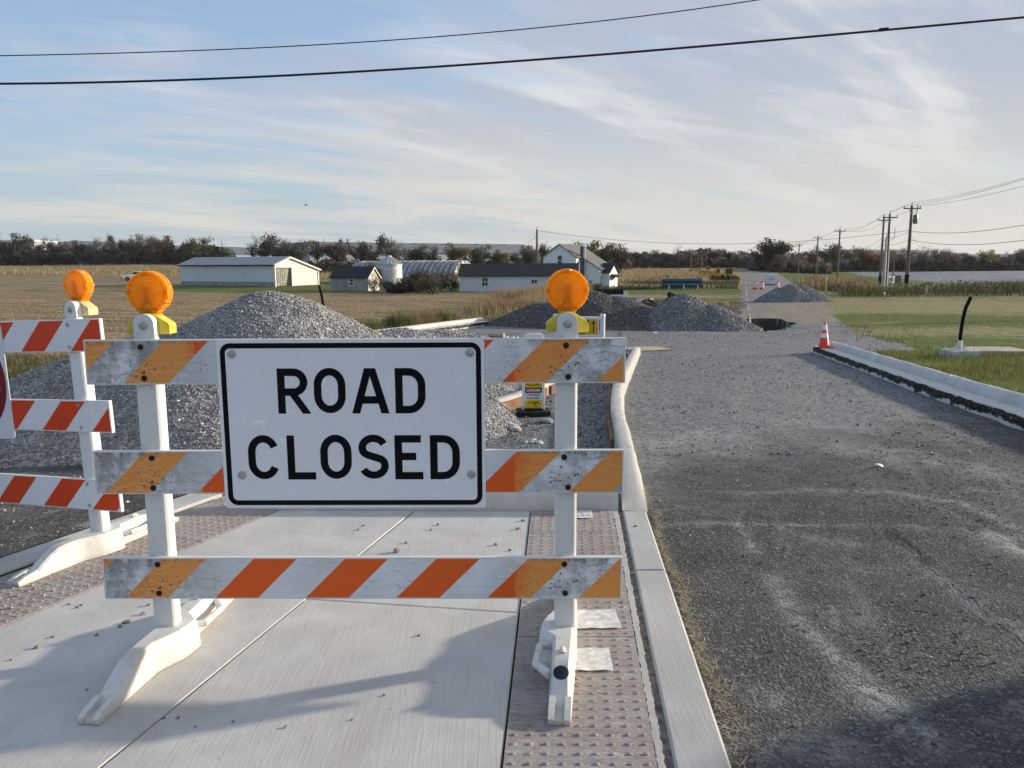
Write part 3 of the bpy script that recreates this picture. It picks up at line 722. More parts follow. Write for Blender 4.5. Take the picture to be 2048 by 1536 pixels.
def m_signwhite():
    q = NM('white_reflective_sheet', .42, .4); p = q.obj()
    sc1 = q.m('ABSOLUTE', q.m('SUBTRACT', q.noise(q.rot(q.scale(p, (1, 1, 1)), 0), 2.3, 3, .5, 1.2), .5))
    sc2 = q.m('ABSOLUTE', q.m('SUBTRACT', q.noise(q.scale(p, (3.1, 1, 1.2), (4, 0, 2)), 1.9, 3, .5, .8), .5))
    fine = q.noise(q.scale(p, (160, 1, 160)), 1, 1); n = q.noise(p, 9, 6, .7)
    c = q.mix(q.ramp(q.noise(p, 2.6, 5, .6), .3, .7), (.78, .785, .815), (.81, .815, .845))
    s_ = q.m('MAXIMUM', q.m('MULTIPLY', q.ramp(sc1, .009, .002), q.ramp(n, .52, .62)), q.m('MULTIPLY', q.ramp(sc2, .008, .002), q.ramp(n, .46, .40)))
    c = q.mix(q.m('MULTIPLY', s_, .85), c, (.97, .97, .97))
    pat = q.m('MULTIPLY', q.ramp(q.noise(q.scale(p, (9, 1, 3)), 3, 6, .75), .62, .74), .35)
    c = q.mix(pat, c, (.82, .84, .88))
    c = q.mix(q.m('MULTIPLY', q.ramp(q.noise(p, 28, 5, .7), .70, .76), .8), c, (.18, .18, .18))
    q.color(c); q.bump(fine, .03, .001); return q.mat
M_SIGN = m_signwhite()
def m_lens():
    q = NM('amber_lens', .2, .3); p = q.obj(); nt = q.nt
    x, y, z = q.xyz(p)
    rib = q.m('ADD', q.m('MULTIPLY', q.m('SINE', q.m('MULTIPLY', x, 620)), .5), q.m('MULTIPLY', q.m('SINE', q.m('MULTIPLY', z, 620)), .5))
    ring = q.m('SINE', q.m('MULTIPLY', q.m('SQRT', q.m('ADD', q.m('MULTIPLY', x, x), q.m('MULTIPLY', z, z))), 520))
    h = q.m('ADD', rib, q.m('MULTIPLY', ring, .4))
    n1 = q.noise(p, 22, 4, .6)
    q.color(q.mix(q.ramp(q.m('ADD', rib, q.m('MULTIPLY', n1, 1.6)), .1, 1.7), (.70, .235, .002), (.80, .37, .006)))
    q.bump(h, .9, .004)
    tr = q.n('ShaderNodeBsdfTranslucent'); tr.inputs[0].default_value = (.52, .29, .006, 1)
    gl = q.n('ShaderNodeBsdfGlass' if False else 'ShaderNodeBsdfRefraction'); gl.inputs[0].default_value = (1, .38, .01, 1); gl.inputs['Roughness'].default_value = .12; gl.inputs['IOR'].default_value = 1.25
    mx = q.n('ShaderNodeAddShader')
    mx2 = q.n('ShaderNodeMixShader'); mx2.inputs[0].default_value = .12
    out = q.N['Material Output']
    q.L.new(q.b.outputs[0], mx.inputs[0]); q.L.new(tr.outputs[0], mx.inputs[1])
    q.L.new(mx.outputs[0], mx2.inputs[1]); q.L.new(gl.outputs[0], mx2.inputs[2]); q.L.new(mx2.outputs[0], out.inputs[0])
    return q.mat
M_LENS = m_lens()
M_YEL = simple('yellow_lamp_case', (.66, .52, .055), .5, .35, var=.12, sc=14)
M_YEL2 = simple('faded_lamp_case', (.62, .53, .28), .55, .35, var=.14, sc=14)
M_PLUG = simple('black_plug', (.010, .012, .022), .5, .4)

def strokes(m_, paths, w, y, dz=2e-4):
    """flat lettering: each path becomes a strip of width w in the x-z plane facing -y, each a hair in front of the last"""
    for k, (pts, closed) in enumerate(paths):
        if closed == 'poly':
            m_.add([(a, y - k * dz, b) for a, b in pts], [tuple(range(len(pts)))]); continue
        P = [Vector((a, b)) for a, b in pts]; n = len(P); yy = y - k * dz
        L_, R_ = [], []
        for i in range(n):
            a = P[i - 1] if (i or closed) else P[i]; b = P[(i + 1) % n] if (i < n - 1 or closed) else P[i]
            d1 = (P[i] - a); d2 = (b - P[i])
            d1 = d1.normalized() if d1.length > 1e-9 else d2.normalized(); d2 = d2.normalized() if d2.length > 1e-9 else d1
            nn = Vector((-(d1 + d2).y, (d1 + d2).x)).normalized(); cs = max(.5, nn.dot(Vector((-d1.y, d1.x))))
            L_.append(P[i] + nn * (w / 2 / cs)); R_.append(P[i] - nn * (w / 2 / cs))
        V = [(p.x, yy, p.y) for p in L_] + [(p.x, yy, p.y) for p in R_]
        m_.add(V, [(i, (i + 1) % n, n + (i + 1) % n, n + i) for i in range(n if closed else n - 1)])
def arc(cx, cz, rx, rz, a0, a1, n=14): return [(cx + rx * math.cos(math.radians(a0 + (a1 - a0) * i / n)), cz + rz * math.sin(math.radians(a0 + (a1 - a0) * i / n))) for i in range(n + 1)]
def letter(ch, x0, z0, W_, H_, w):
    """highway-style capitals: centre-line paths in a box W_ x H_"""
    h = w / 2; l, r, b, t = x0 + h, x0 + W_ - h, z0 + h, z0 + H_ - h; cx, cz = (l + r) / 2, (b + t) / 2
    rx = (r - l) / 2; k = rx * 1.15
    ob = [(l, z0), (l, z0 + H_)]
    if ch == 'O': return [(arc(cx, t - k, rx, k, 0, 180, 16) + arc(cx, b + k, rx, k, 180, 360, 16), True)]
    if ch == 'C': return [(arc(cx, t - k, rx, k, 22, 180, 14) + arc(cx, b + k, rx, k, 180, 338, 14), False)]
    if ch == 'L': return [(ob, False), ([(l + h * .98, b), (x0 + W_, b)], False)]
    if ch == 'E': return [(ob, False)] + [([(l + h * .98, zz), (x0 + W_ * e, zz)], False) for zz, e in ((t, .94), (cz + .02 * H_, .76), (b, 1.0))]
    if ch == 'D':
        q = (t - b) * .36
        return [(ob, False), ([(l + h * .98, t), (r - q * .95, t)] + arc(r - q * .95, t - q, q * .95, q, 90, 0, 8)[1:] + arc(r - q * .95, b + q, q * .95, q, 0, -90, 8) + [(l + h * .98, b)], False)]
    if ch == 'R':
        q = (t - cz + .02 * H_) / 2; zm = t - 2 * q
        return [(ob, False), ([(l + h * .98, t), (r - q, t)] + arc(r - q, t - q, q, q, 90, -90, 12)[1:] + [(l + h * .98, zm)], False), ([(r + h * .62 - w * .56, z0), (r + h * .62 + w * .56, z0), (cx + w * .42, zm), (cx - w * .70, zm)], 'poly')]
    if ch == 'A': q = w * 1.06; T_ = z0 + H_; return [([(x0, z0), (x0 + q, z0), (cx + w * .30, T_), (cx - w * .72, T_)], 'poly'), ([(x0 + W_ - q, z0), (x0 + W_, z0), (cx + w * .72, T_), (cx - w * .30, T_)], 'poly'), ([(l + rx * .42, z0 + H_ * .30), (r - rx * .42, z0 + H_ * .30)], False)]
    if ch == 'S':
        k2 = (t - cz) / 2
        bz = lambda P, n: [tuple((1 - u) ** 3 * P[0][i] + 3 * u * (1 - u) ** 2 * P[1][i] + 3 * u * u * (1 - u) * P[2][i] + u ** 3 * P[3][i] for i in (0, 1)) for u in [j / n for j in range(1, n + 1)]]
        return [(arc(cx, t - k2, rx, k2, 22, 180, 12) + bz(((l, t - k2), (l, t - 1.75 * k2), (cx - rx * .55, cz + k2 * .22), (cx, cz)), 7) + bz(((cx, cz), (cx + rx * .55, cz - k2 * .22), (r, b + 1.75 * k2), (r, b + k2)), 7) + arc(cx, b + k2, rx, k2, 0, -158, 12)[1:], False)]
    return []
def rrect(x0, z0, x1, z1, r, n=6):
    return arc(x1 - r, z1 - r, r, r, 0, 90, n) + arc(x0 + r, z1 - r, r, r, 90, 180, n) + arc(x0 + r, z0 + r, r, r, 180, 270, n) + arc(x1 - r, z0 + r, r, r, 270, 360, n)

def bolt_mesh(r=.014, h=.006, mat=None, washer=0):
    m_ = MB(); M = Matrix.Rotation(PI / 2, 4, 'X')
    if washer: m_.lathe([(washer, 0), (washer, .0022), (washer * .93, .003)], 20, M)
    m_.mi = 1; m_.lathe([(r, .002), (r, h), (r * .8, h + .002)], 6 if washer else 12, M)
    m_.mi = 2; m_.lathe([(r * .45, h + .001), (r * .45, h + .0035), (r * .3, h + .004)], 6, M)
    return m_.mesh('bolt', [M_STEEL, mat or M_BOLT, M_STEEL if washer else M_BOLT], smooth=True)
BOLT_DARK = bolt_mesh(.0135, .004); BOLT_ZINC = bolt_mesh(.010, .006, M_STEEL, .0195); BOLT_SMALL = bolt_mesh(.008, .004, M_STEEL, .012)
def put_bolt(me, x, y, z, parent):
    o = link('bolt', me, parent); o.location = (x, y, z); return o

def foot_mesh():
    """a moulded leg: forked low tips, ramps, a side-stepped middle and two carry handles"""
    def Rg(y):
        return float(np.interp(y, [-.63, -.45, -.20, -.06, .07, .12, .40, .63], [.046, .050, .056, .118, .128, .060, .055, .046]))
    def top(y): return float(np.interp(abs(y), [0, .30, .36, .46, .515, .53, .63], [.140, .145, .136, .082, .052, .022, .020]))
    ys = [-.63, -.60, -.535, -.52, -.48, -.42, -.36, -.30, -.20, -.13, -.06, 0, .07, .10, .125, .16, .20, .28, .34, .40, .46, .52, .535, .60, .63]
    m_ = MB(); V = []; n = 8
    for y in ys:
        r, l, t = float(np.interp(abs(y), [0, .3, .63], [.058, .054, .046])), -Rg(-y), top(y); b = min(.012, t * .3); fl = .35 * min(t, .1)
        V += [(l, y, .003), (r, y, .003), (r - .004, y, t * .45), (r - fl * .35, y, t - b), (r - fl * .35 - b, y, t), (l + fl * .35 + b, y, t), (l + fl * .35, y, t - b), (l + .004, y, t * .45)]
    F = [(i * n + k, i * n + (k + 1) % n, (i + 1) * n + (k + 1) % n, (i + 1) * n + k) for i in range(len(ys) - 1) for k in range(n)]
    F += [tuple(range(n - 1, -1, -1)), tuple(range((len(ys) - 1) * n, len(ys) * n))]
    m_.add(V, F)
    for s_ in (-1, 1):
        for e in (-1, 1):
            m_.prism([(s_ * .635, .004), (s_ * .64, .03), (s_ * .60, .046), (s_ * .51, .060), (s_ * .505, .004)], e * .033 - .013, e * .033 + .013, 'x')
        # carry handle
        q = [( -s_ * .05, .10 * s_), (-s_ * .112, .135 * s_), (-s_ * .118, .30 * s_), (-s_ * .055, .385 * s_)]
        q = [(a, -b) for a, b in q] if False else q
        if s_ < 0: m_.tube([(s_ * abs(a), b, .085) for a, b in q], [.019] * 4, 8)
    m_.tube([(0, -.30, .144), (0, -.285, .156), (0, -.27, .146)], [.016, .008, .014], 8)
    return m_.mesh('foot', M_FOOT, smooth=True)
FOOT = foot_mesh()
def lens_mesh():
    m_ = MB(); M = Matrix.Rotation(PI / 2, 4, 'X')
    r0 = .0975
    prof = [(.001, -.037), (.05, -.036), (.074, -.033), (.079, -.027), (.081, -.031), (.092, -.030), (.096, -.026), (r0, -.016), (r0, -.004), (.0955, -.002), (.0955, .002), (r0, .004), (r0, .016), (.096, .026), (.092, .030), (.081, .031), (.079, .027), (.074, .033), (.05, .036), (.001, .037)]
    m_.lathe(prof, 48, M)
    m_.tube([(0, -.012, -.07), (0, -.012, .03)], [.03, .02], 8)
    for w in (90, 0, 180, 248, 292):
        a = math.radians(w); c = (.0875 * math.cos(a), 0, .0875 * math.sin(a))
        m_.lathe([(.0075, -.033), (.0075, .033)], 10, Matrix.Translation(c) @ M)
    m_.prism([(-.052, -.075), (.052, -.075), (.033, -.106), (-.033, -.106)], -.030, .030, 'y')
    return m_.mesh('lens', M_LENS, smooth=True)
LENS = lens_mesh()
def lamp_case_mesh(mat):
    m_ = MB()
    m_.prism([(-.095, 0), (.095, 0), (.0955, .042), (.088, .052), (.030, .089), (.026, .097), (-.026, .097), (-.030, .089), (-.088, .052), (-.0955, .042)], -.038, .038, 'y')
    return m_.mesh('lamp_case', mat, bevel=.007, smooth=True, seg=2)
CASE, CASE2 = lamp_case_mesh(M_YEL), lamp_case_mesh(M_YEL2)
def bracket_mesh(mat):
    m_ = MB()
    m_.prism([(-.049, 0), (.049, 0), (.0465, .075)] + arc(0, .075, .0465, .046, 15, 165, 10) + [(-.0465, .075)], -.022, .022, 'y')
    m_.box((0, -.024, .017), (.040, .006, .034))
    return m_.mesh('bracket', mat, bevel=.005, smooth=True, seg=2)

def barricade(loc, rz, label, phases, ends, sheet_kw, post_mat, case, sign=None, plug=None, foot_turn=-.09, flip=(True, False)):
    root = empty('barricade', loc, rz, label, 'barricade', 'barricades across the closed road')
    zs = [1.315, .803, .291]
    for z, ph in zip(zs, phases):
        me = MB(); me.box((1.22, .0125, .1025), (2.44, .025, .205))
        me = me.mesh('board', [post_mat], bevel=.004, seg=2)
        b = link('board', me, root); b.location = (-1.22, -.061, z)
        sm = MB(); sm.add([(.009, -.0006, .007), (2.431, -.0006, .007), (2.431, -.0006, .198), (.009, -.0006, .198)], [(0, 1, 2, 3)])
        link('striped_sheeting', sm.mesh('striped_sheeting', m_sheeting('stripes', ph, **sheet_kw)), b)
        for px in (-.957, .957):
            for dz in (.030, .172): put_bolt(BOLT_DARK if sheet_kw.get('wear', 1) > .5 else BOLT_SMALL, px + random.uniform(-.012, .012), -.0615, z + dz, root)
    pm = MB()
    pm.prism([(-.050, -.034), (.038, -.034), (.050, -.022), (.050, .036), (.042, .044), (-.050, .044)], .12, 1.50, 'z')
    for zz in (.497, .803 - .02, 1.0085, 1.315 - .02, .525, 1.03):
        pm.box((0, -.036, zz), (.034, .006, .026))
    pme = pm.mesh('post', post_mat, bevel=.006, smooth=True)
    brm = bracket_mesh(post_mat)
    for k, px in enumerate((-.957, .957)):
        p = link('post', pme, root); p.location = (px, 0, 0)
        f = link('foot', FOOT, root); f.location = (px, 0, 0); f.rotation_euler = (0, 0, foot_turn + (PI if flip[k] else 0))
        if plug and k == 1:
            pg = MB(); pg.lathe([(.034, 0), (.034, .006), (.030, .008)], 24); pl = pg.build('plug', M_PLUG, f, smooth=True)
            pl.location = (-.002, -.408, .1065); pl.rotation_euler = (math.radians(28), 0, 0)
        lp = empty('warning_light', (px + .003, 0, 1.512)); lp.parent = root
        br = link('bracket', brm, lp); br.location = (0, -.012, 0)
        bo = link('bolt', BOLT_ZINC, lp); bo.location = (0, -.035, .068)
        ca = link('lamp_case', case, lp); ca.location = (.003, .050, .026)
        le = link('lens', LENS, lp); le.location = (.002, .050, .216)
    if sign: sign(root)
    return root
def road_closed(root):
    W_, H_ = 1.205, .780; x0, z0 = -.618, .738
    m_ = MB(); m_.prism(rrect(x0, z0, x0 + W_, z0 + H_, .014, 3), -.0665, -.0635, 'y')
    s_ = m_.build('sign_panel', M_SIGN, root)
    b = MB(); strokes(b, [(rrect(x0 + .027, z0 + .025, x0 + W_ - .027, z0 + H_ - .027, .034, 8), True)], .0235, -.0669)
    b.build('border', M_BLACK, s_)
    for ch, a, e, zt_ in (('R', .222, .336, .130), ('O', .359, .478, .128), ('A', .500, .641, .130), ('D', .664, .778, .130),
                          ('C', .098, .216, .436), ('L', .247, .354, .438), ('O', .373, .492, .435), ('S', .519, .632, .435), ('E', .656, .763, .438), ('D', .790, .903, .438)):
        l_ = MB(); strokes(l_, letter(ch, x0 + a * W_, z0 + H_ - zt_ - .207, (e - a) * W_, .207, .0345), .0345, -.0669)
        l_.build('sign_letter', M_BLACK, s_)
    for px, pz in ((x0 + .069, z0 + H_ - .064), (x0 + W_ - .066, z0 + H_ - .062), (x0 + .085, z0 + .156), (x0 + W_ - .066, z0 + .157)):
        o = put_bolt(BOLT_ZINC, px, -.0668, pz, s_)
front = barricade((-.709, 3.621, 0), -.012, 'white barricade with a ROAD CLOSED sign, weathered orange stripes and two amber lights', (.165, .04, .09), None, dict(wear=1.0), M_WPL, CASE, road_closed, True)
M_RED = simple('sign_red', (.22, .006, .012), .45, .35, var=.15)
M_SIGN2 = simple('white_sign_sheet', (.74, .75, .78), .4, .35, var=.05)
def do_not_enter(root):
    W_ = .762; x0, z0 = -.381, .742
    m_ = MB(); m_.prism(rrect(x0, z0, x0 + W_, z0 + W_, .03, 5), -.0665, -.0635, 'y'); s_ = m_.build('sign_panel', M_SIGN2, root)
    c = MB(); P = [(a, -.0669, b) for a, b in arc(0, z0 + W_ / 2, .362, .362, 0, 360, 48)[:-1]]; c.add(P, [tuple(range(48))]); c.build('red_disc', M_RED, s_)
    b = MB(); b.add([(-.30, -.0673, z0 + W_ / 2 - .06), (.30, -.0673, z0 + W_ / 2 - .06), (.30, -.0673, z0 + W_ / 2 + .06), (-.30, -.0673, z0 + W_ / 2 + .06)], [(0, 1, 2, 3)]); b.build('white_bar', M_SIGN2, s_)
B2A = math.radians(-20); B2T = math.radians(-2.4)
second = barricade((-2.66 - .957 * math.cos(B2A), 5.02 - .957 * math.sin(B2A), 0), B2A, 'cleaner white barricade with red disc sign and fresh red-orange stripes, set at an angle behind', (.03, .13, .055), None, dict(wear=.12, fresh=(.74, .062, .010), faded=(.74, .10, .02), white=(.84, .84, .85)), M_WPL2, CASE2, do_not_enter, None, foot_turn=0.0, flip=(True, True))
second.rotation_euler = (0, B2T, B2A); second.location.x -= .035; second.location.z = -.040

# ------------------------------------------------------------------ small signs of the works
M_PVC = simple('white_pvc', (.74, .75, .77), .4, .4, var=.06)
M_RUB = simple('black_rubber', (.022, .022, .023), .85, .2, var=.3, bump=.3)
M_CAUT = simple('caution_yellow', (.62, .36, .012), .5, .3, var=.08)
M_LEM = simple('hazard_yellow', (.70, .50, .015), .5, .3, var=.08)
def text(name, s, size, x, z, y, mat, parent, align='CENTER', sx=1.0):
    cu = bpy.data.curves.new(name, 'FONT'); cu.body = s; cu.size = size; cu.align_x = align; cu.resolution_u = 2; cu.offset = size * .022
    t = bpy.data.objects.new(name, cu); COL.objects.link(t)
    bpy.context.view_layer.update()
    me = bpy.data.meshes.new_from_object(t.evaluated_get(bpy.context.evaluated_depsgraph_get())); bpy.data.objects.remove(t)
    me.materials.clear(); me.materials.append(mat)
    o = link(name, me, parent); o.location = (x, y, z); o.rotation_euler = (PI / 2, 0, 0); o.scale = (sx, 1, 1); return o
def rect(name, x0, z0, x1, z1, y, mat, parent):
    m_ = MB(); m_.add([(x0, y, z0), (x1, y, z0), (x1, y, z1), (x0, y, z1)], [(0, 1, 2, 3)]); return m_.build(name, mat, parent)
# slim hazard panel on a rubber base, inside the island
hz_y = 10.75; hz = empty('hazard_sign', (X(1066, hz_y), hz_y, Tz(.3, hz_y) + .012), .03, 'slim white OVERHEAD HAZARD panel standing on a black rubber base in the gravel', 'sign')
m_ = MB(); m_.box((0, .02, .03), (.46, .36, .06)); m_.box((0, .02, .075), (.26, .2, .03)); m_.build('rubber_base', M_RUB, hz, bevel=.012)
m_ = MB(); m_.box((0, 0, .56), (.31, .05, 1.0)); m_.prism([(-.13, 1.055), (.13, 1.055), (.13, 1.09), (.09, 1.115), (-.09, 1.115), (-.13, 1.09)], -.02, .02, 'y')
pn = m_.build('panel', M_PVC, hz, bevel=.012, smooth=True)
m_ = MB(); m_.box((.0, -.005, .65), (.0, .0, .0)); 
rect('yellow_label', -.115, .080, .115, .205, -.0262, M_LEM, pn); rect('white_label', -.115, .205, .115, .300, -.0262, M_SIGN2, pn)
M_DRED = simple('danger_red', (.42, .02, .02), .5, .3, var=.1)
rect('black_band', -.115, .300, .115, .375, -.0262, M_BLACK, pn)
m_ = MB(); m_.add([(a, -.0266, b) for a, b in arc(0, .338, .098, .031, 0, 360, 24)[:-1]], [tuple(range(24))]); m_.build('red_oval', M_DRED, pn)
text('lettering', 'DANGER', .052, 0, .320, -.0270, M_SIGN2, pn, sx=.95)
text('lettering', 'OVERHEAD', .046, 0, .260, -.0266, M_BLACK, pn, sx=.80); text('lettering', 'HAZARD', .046, 0, .214, -.0266, M_BLACK, pn, sx=.95)
rect('yellow_label', -.115, .375, .115, .86, -.0262, M_LEM, pn); text('lettering', 'HAZARD.', .062, 0, .395, -.0266, M_BLACK, pn, sx=.82)
m_ = MB(); strokes(m_, [([(-.08, .155), (-.03, .175), (.04, .165), (.09, .145)], False), ([(-.01, .172), (.03, .14), (.04, .10)], False), ([(.04, .165), (.065, .185)], False)], .010, -.0266); m_.build('power_line_symbol', M_BLACK, pn)
# caution board on a white plastic frame
cy = 26.5; cx_ = X(1158, cy); cz0 = Tz(cx_, cy)
ca = empty('caution_sign', (cx_, cy, cz0), -.06, 'yellow CAUTION board hung in a white plastic pipe frame before the gravel heaps', 'sign')
s_ = cy / FOC
ztop = Z(629, cy, 1200) - cz0
for px in (-.78, .78):
    m_ = MB(); m_.tube([(px, 0, 0), (px, 0, ztop - .03)], .085, 12); m_.tube([(px, 0, ztop - .06), (px, 0, ztop + .02)], [.10, .08], 12); m_.build('frame_post', M_PVC, ca, smooth=True)
for zz in (ztop - .12, .12):
    m_ = MB(); m_.tube([(-.78, 0, zz), (.78, 0, zz)], .06, 10); m_.build('frame_rail', M_PVC, ca, smooth=True)
z1 = Z(638, cy, 1180) - cz0; z0_ = Z(669, cy, 1180) - cz0
m_ = MB(); m_.box((0, -.03, (z0_ + z1) / 2), (1.32, .05, z1 - z0_ + .1)); bp = m_.build('board', M_PVC, ca, bevel=.01)
rect('yellow_face', -.62, z0_ + .01, .62, z1 - .0, -.0562, M_CAUT, bp)
rect('black_band', -.58, z1 - .20, .33, z1 - .03, -.0568, M_BLACK, bp)
text('lettering', 'CAUTION', .17, -.125, z1 - .178, -.0574, M_CAUT, bp, sx=1.12)
text('lettering', 'OVERHEAD', .115, -.11, z1 - .29, -.0568, M_BLACK, bp, sx=1.05); text('lettering', 'ELECTRICAL', .115, -.11, z1 - .39, -.0568, M_BLACK, bp, sx=1.0)
text('lettering', 'POWER LINES', .10, -.09, z0_ + .015, -.0568, M_BLACK, bp, sx=1.0)
m_ = MB(); m_.add([(.465, -.0568, z0_ + .06), (.495, -.0568, z0_ + .06), (.495, -.0568, z1 - .16), (.465, -.0568, z1 - .16)], [(0, 1, 2, 3)]); m_.add([(.43, -.0568, z1 - .16), (.53, -.0568, z1 - .16), (.48, -.0568, z1 - .04)], [(0, 1, 2)]); m_.build('arrow', M_BLACK, bp)

# ------------------------------------------------------------------ buildings
def m_siding(name, c, period=.12, axis=2, dirt=.25, depth=.5, hue=None):
    q = NM(name, .7, .25); p = q.obj(); a = q.xyz(p)[axis]
    h = q.m('FRACT', q.m('DIVIDE', a, period)); n = q.noise(p, .9, 6, .7); n2 = q.noise(q.scale(p, (3, 3, .3)), 2, 5, .7)
    k = q.mix(q.m('MULTIPLY', q.ramp(n, .4, .75), dirt), c, hue or tuple(x * .6 for x in c))
    k = q.mix(q.m('MULTIPLY', q.ramp(n2, .5, .75), dirt), k, tuple(x * .55 for x in c))
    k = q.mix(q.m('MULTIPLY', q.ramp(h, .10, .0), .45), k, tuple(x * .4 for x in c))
    q.color(k); q.bump(h, depth, .02); return q.mat
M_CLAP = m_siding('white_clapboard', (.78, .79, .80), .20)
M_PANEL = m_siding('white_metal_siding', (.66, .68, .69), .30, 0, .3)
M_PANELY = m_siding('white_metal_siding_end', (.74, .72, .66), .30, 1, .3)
M_GREYW = m_siding('weathered_boards', (.36, .37, .37), .16, 2, .8, .6, (.17, .16, .145))
M_SHW = m_siding('painted_block', (.66, .69, .74), .22, 2, .3, .2)
M_METAL = m_siding('barn_roof_metal', (.36, .36, .37), .30, 0, .4)
def m_shingle(name, c):
    q = NM(name, .9, .2); p = q.obj(); n = q.noise(p, 1.1, 6, .7); n2 = q.noise(q.scale(p, (4, 1, 9)), 3, 3)
    q.color(q.mix(q.m('ADD', q.m('MULTIPLY', n, .6), q.m('MULTIPLY', n2, .4)), tuple(x * .6 for x in c), tuple(x * 1.4 for x in c))); q.bump(n2, .4, .03); return q.mat
M_SHD, M_SHG = m_shingle('dark_shingles', (.035, .036, .040)), m_shingle('grey_shingles', (.17, .17, .165))
M_TRIM = simple('white_trim', (.74, .73, .70), .6, .3, var=.1, sc=2)
M_GLASS = simple('dark_window_glass', (.02, .024, .03), .12, .6, var=.2)
M_FOUND = simple('grey_footing', (.30, .30, .29), .9, .2, var=.3, sc=2)
def window(parent, u, z, w, h, face, at_, bars=1, vb=0):
    """a sash window; face 'y' looks to -y at y=at_, face 'x' looks to +x at x=at_"""
    f = MB(); g = MB(); t = .07
    def bx(m_, a0, a1, b0, b1, d0, d1):
        c = ((a0 + a1) / 2, (d0 + d1) / 2, (b0 + b1) / 2); d = (a1 - a0, d1 - d0, b1 - b0)
        if face == 'x': c = (-c[1], c[0], c[2]); d = (d[1], d[0], d[2])
        m_.box(c, d)
    for a0, a1, b0, b1 in ((-w / 2 - t, -w / 2, -t, h + t), (w / 2, w / 2 + t, -t, h + t), (-w / 2, w / 2, h, h + t), (-w / 2, w / 2, -t * 1.3, 0)): bx(f, a0, a1, b0, b1, -.06, .01)
    for i in range(bars): bx(f, -w / 2, w / 2, h * (i + 1) / (bars + 1) - .03, h * (i + 1) / (bars + 1) + .03, -.045, -.012)
    for i in range(vb): bx(f, -w / 2 + w * (i + 1) / (vb + 1) - .025, -w / 2 + w * (i + 1) / (vb + 1) + .025, 0, h, -.043, -.012)
    bx(g, -w / 2, w / 2, 0, h, -.012, .005)
    loc = (u, at_, z) if face == 'y' else (at_, u, z)
    o = f.build('window', M_TRIM, parent); o.location = loc; g.build('pane', M_GLASS, o)
    return o
def gable(parent, x0, x1, y0, y1, z0, ef, eb, ridge, yr, axis='x', mats=None, roofm=None, over=.35, th=.10, names=('wall', 'roof')):
    """a house body: ridge along local x (axis 'x') or along local y (axis 'y'); ef/eb eave heights at the two long sides; yr ridge position"""
    m_ = MB(); r_ = MB()
    if axis == 'x':
        prof = [(y0, z0), (y1, z0), (y1, eb), (yr, ridge), (y0, ef)]
        m_.prism(prof, x0, x1, 'x')
        sl = [(y0, ef), (yr, ridge), (y1, eb)]
    else:
        prof = [(x0, z0), (x1, z0), (x1, eb), (yr, ridge), (x0, ef)]
        m_.prism(prof, y0, y1, 'y'); sl = [(x0, ef), (yr, ridge), (x1, eb)]
    for (a, za), (b, zb) in ((sl[0], sl[1]), (sl[2], sl[1])):
        d = Vector((b - a, zb - za)).normalized(); a2 = Vector((a, za)) - d * over; n = Vector((-d.y, d.x)); n = n if n.y > 0 else -n
        poly = [tuple(a2 + n * .02), (b, zb + .02 / max(.3, n.y)), (b, zb + (.02 + th) / max(.3, n.y)), tuple(a2 + n * (.02 + th))]
        if axis == 'x': r_.prism(poly, x0 - over * .7, x1 + over * .7, 'x')
        else: r_.prism(poly, y0 - over * .7, y1 + over * .7, 'y')
    w_ = m_.build(names[0], mats, parent); ro = r_.build(names[1], roofm, parent)
    return w_, ro
TH = math.radians(30)
# long white barn
b = empty('barn', (-33.9, 115.1, Tz(-34, 115)), -TH, 'long low white metal barn with pale roof and sagging curtain in its sunlit end', 'barn')
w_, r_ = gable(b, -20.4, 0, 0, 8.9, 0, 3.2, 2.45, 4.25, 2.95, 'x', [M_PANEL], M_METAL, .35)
m_ = MB(); m_.box((-10.2, -.02, .35), (20.3, .05, .7)); m_.build('footing', M_FOUND, b)
m_ = MB()
for k in range(9): m_.box((-10.2 + (k - 4) * 2.27, -.33, 3.08 + .03 * math.sin(k * 2.1)), (2.24, .10, .12))
m_.build('eave_strip', M_BLACK, b)  # dark, slightly uneven strip along the front eave
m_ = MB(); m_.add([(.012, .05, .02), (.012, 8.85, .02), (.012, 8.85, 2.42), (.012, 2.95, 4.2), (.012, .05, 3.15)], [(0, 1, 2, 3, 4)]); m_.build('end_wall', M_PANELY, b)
m_ = MB(); m_.box((.02, 1.75, 1.35), (.03, 3.0, 2.7)); dr = m_.build('dark_doorway', M_BLACK, b)  # black panel stands in for the unlit inside of the open doorway
m_ = MB()
for k in range(12):
    y_ = .32 + k * .2; yb = .32 + k * .15
    m_.add([(.05 + .05 * (k % 2), y_, 2.62), (.05 + .05 * ((k + 1) % 2), y_ + .2, 2.62), (.05 + .05 * ((k + 1) % 2), yb + .15, .12), (.05 + .05 * (k % 2), yb, .12)], [(0, 1, 2, 3)])
m_.build('curtain', simple('grey_tarp', (.30, .285, .24), .85, .2, var=.3, sc=2), b)
m_ = MB(); m_.box((.06, .1, 1.6), (.12, .2, 3.3)); m_.box((.06, 8.8, 1.2), (.1, .18, 2.4)); m_.box((.05, 3.35, 1.35), (.08, .15, 2.75)); m_.box((.05, 3.2, 2.8), (.08, 5.2, .1))
for (a, za), (c, zc) in (((-.1, 3.2), (2.95, 4.3)), ((9.2, 2.42), (2.95, 4.3))):
    m_.prism([(a, za), (c, zc), (c, zc - .22), (a, za - .2)], .28, .34, 'x')
m_.build('trim', M_TRIM, b)
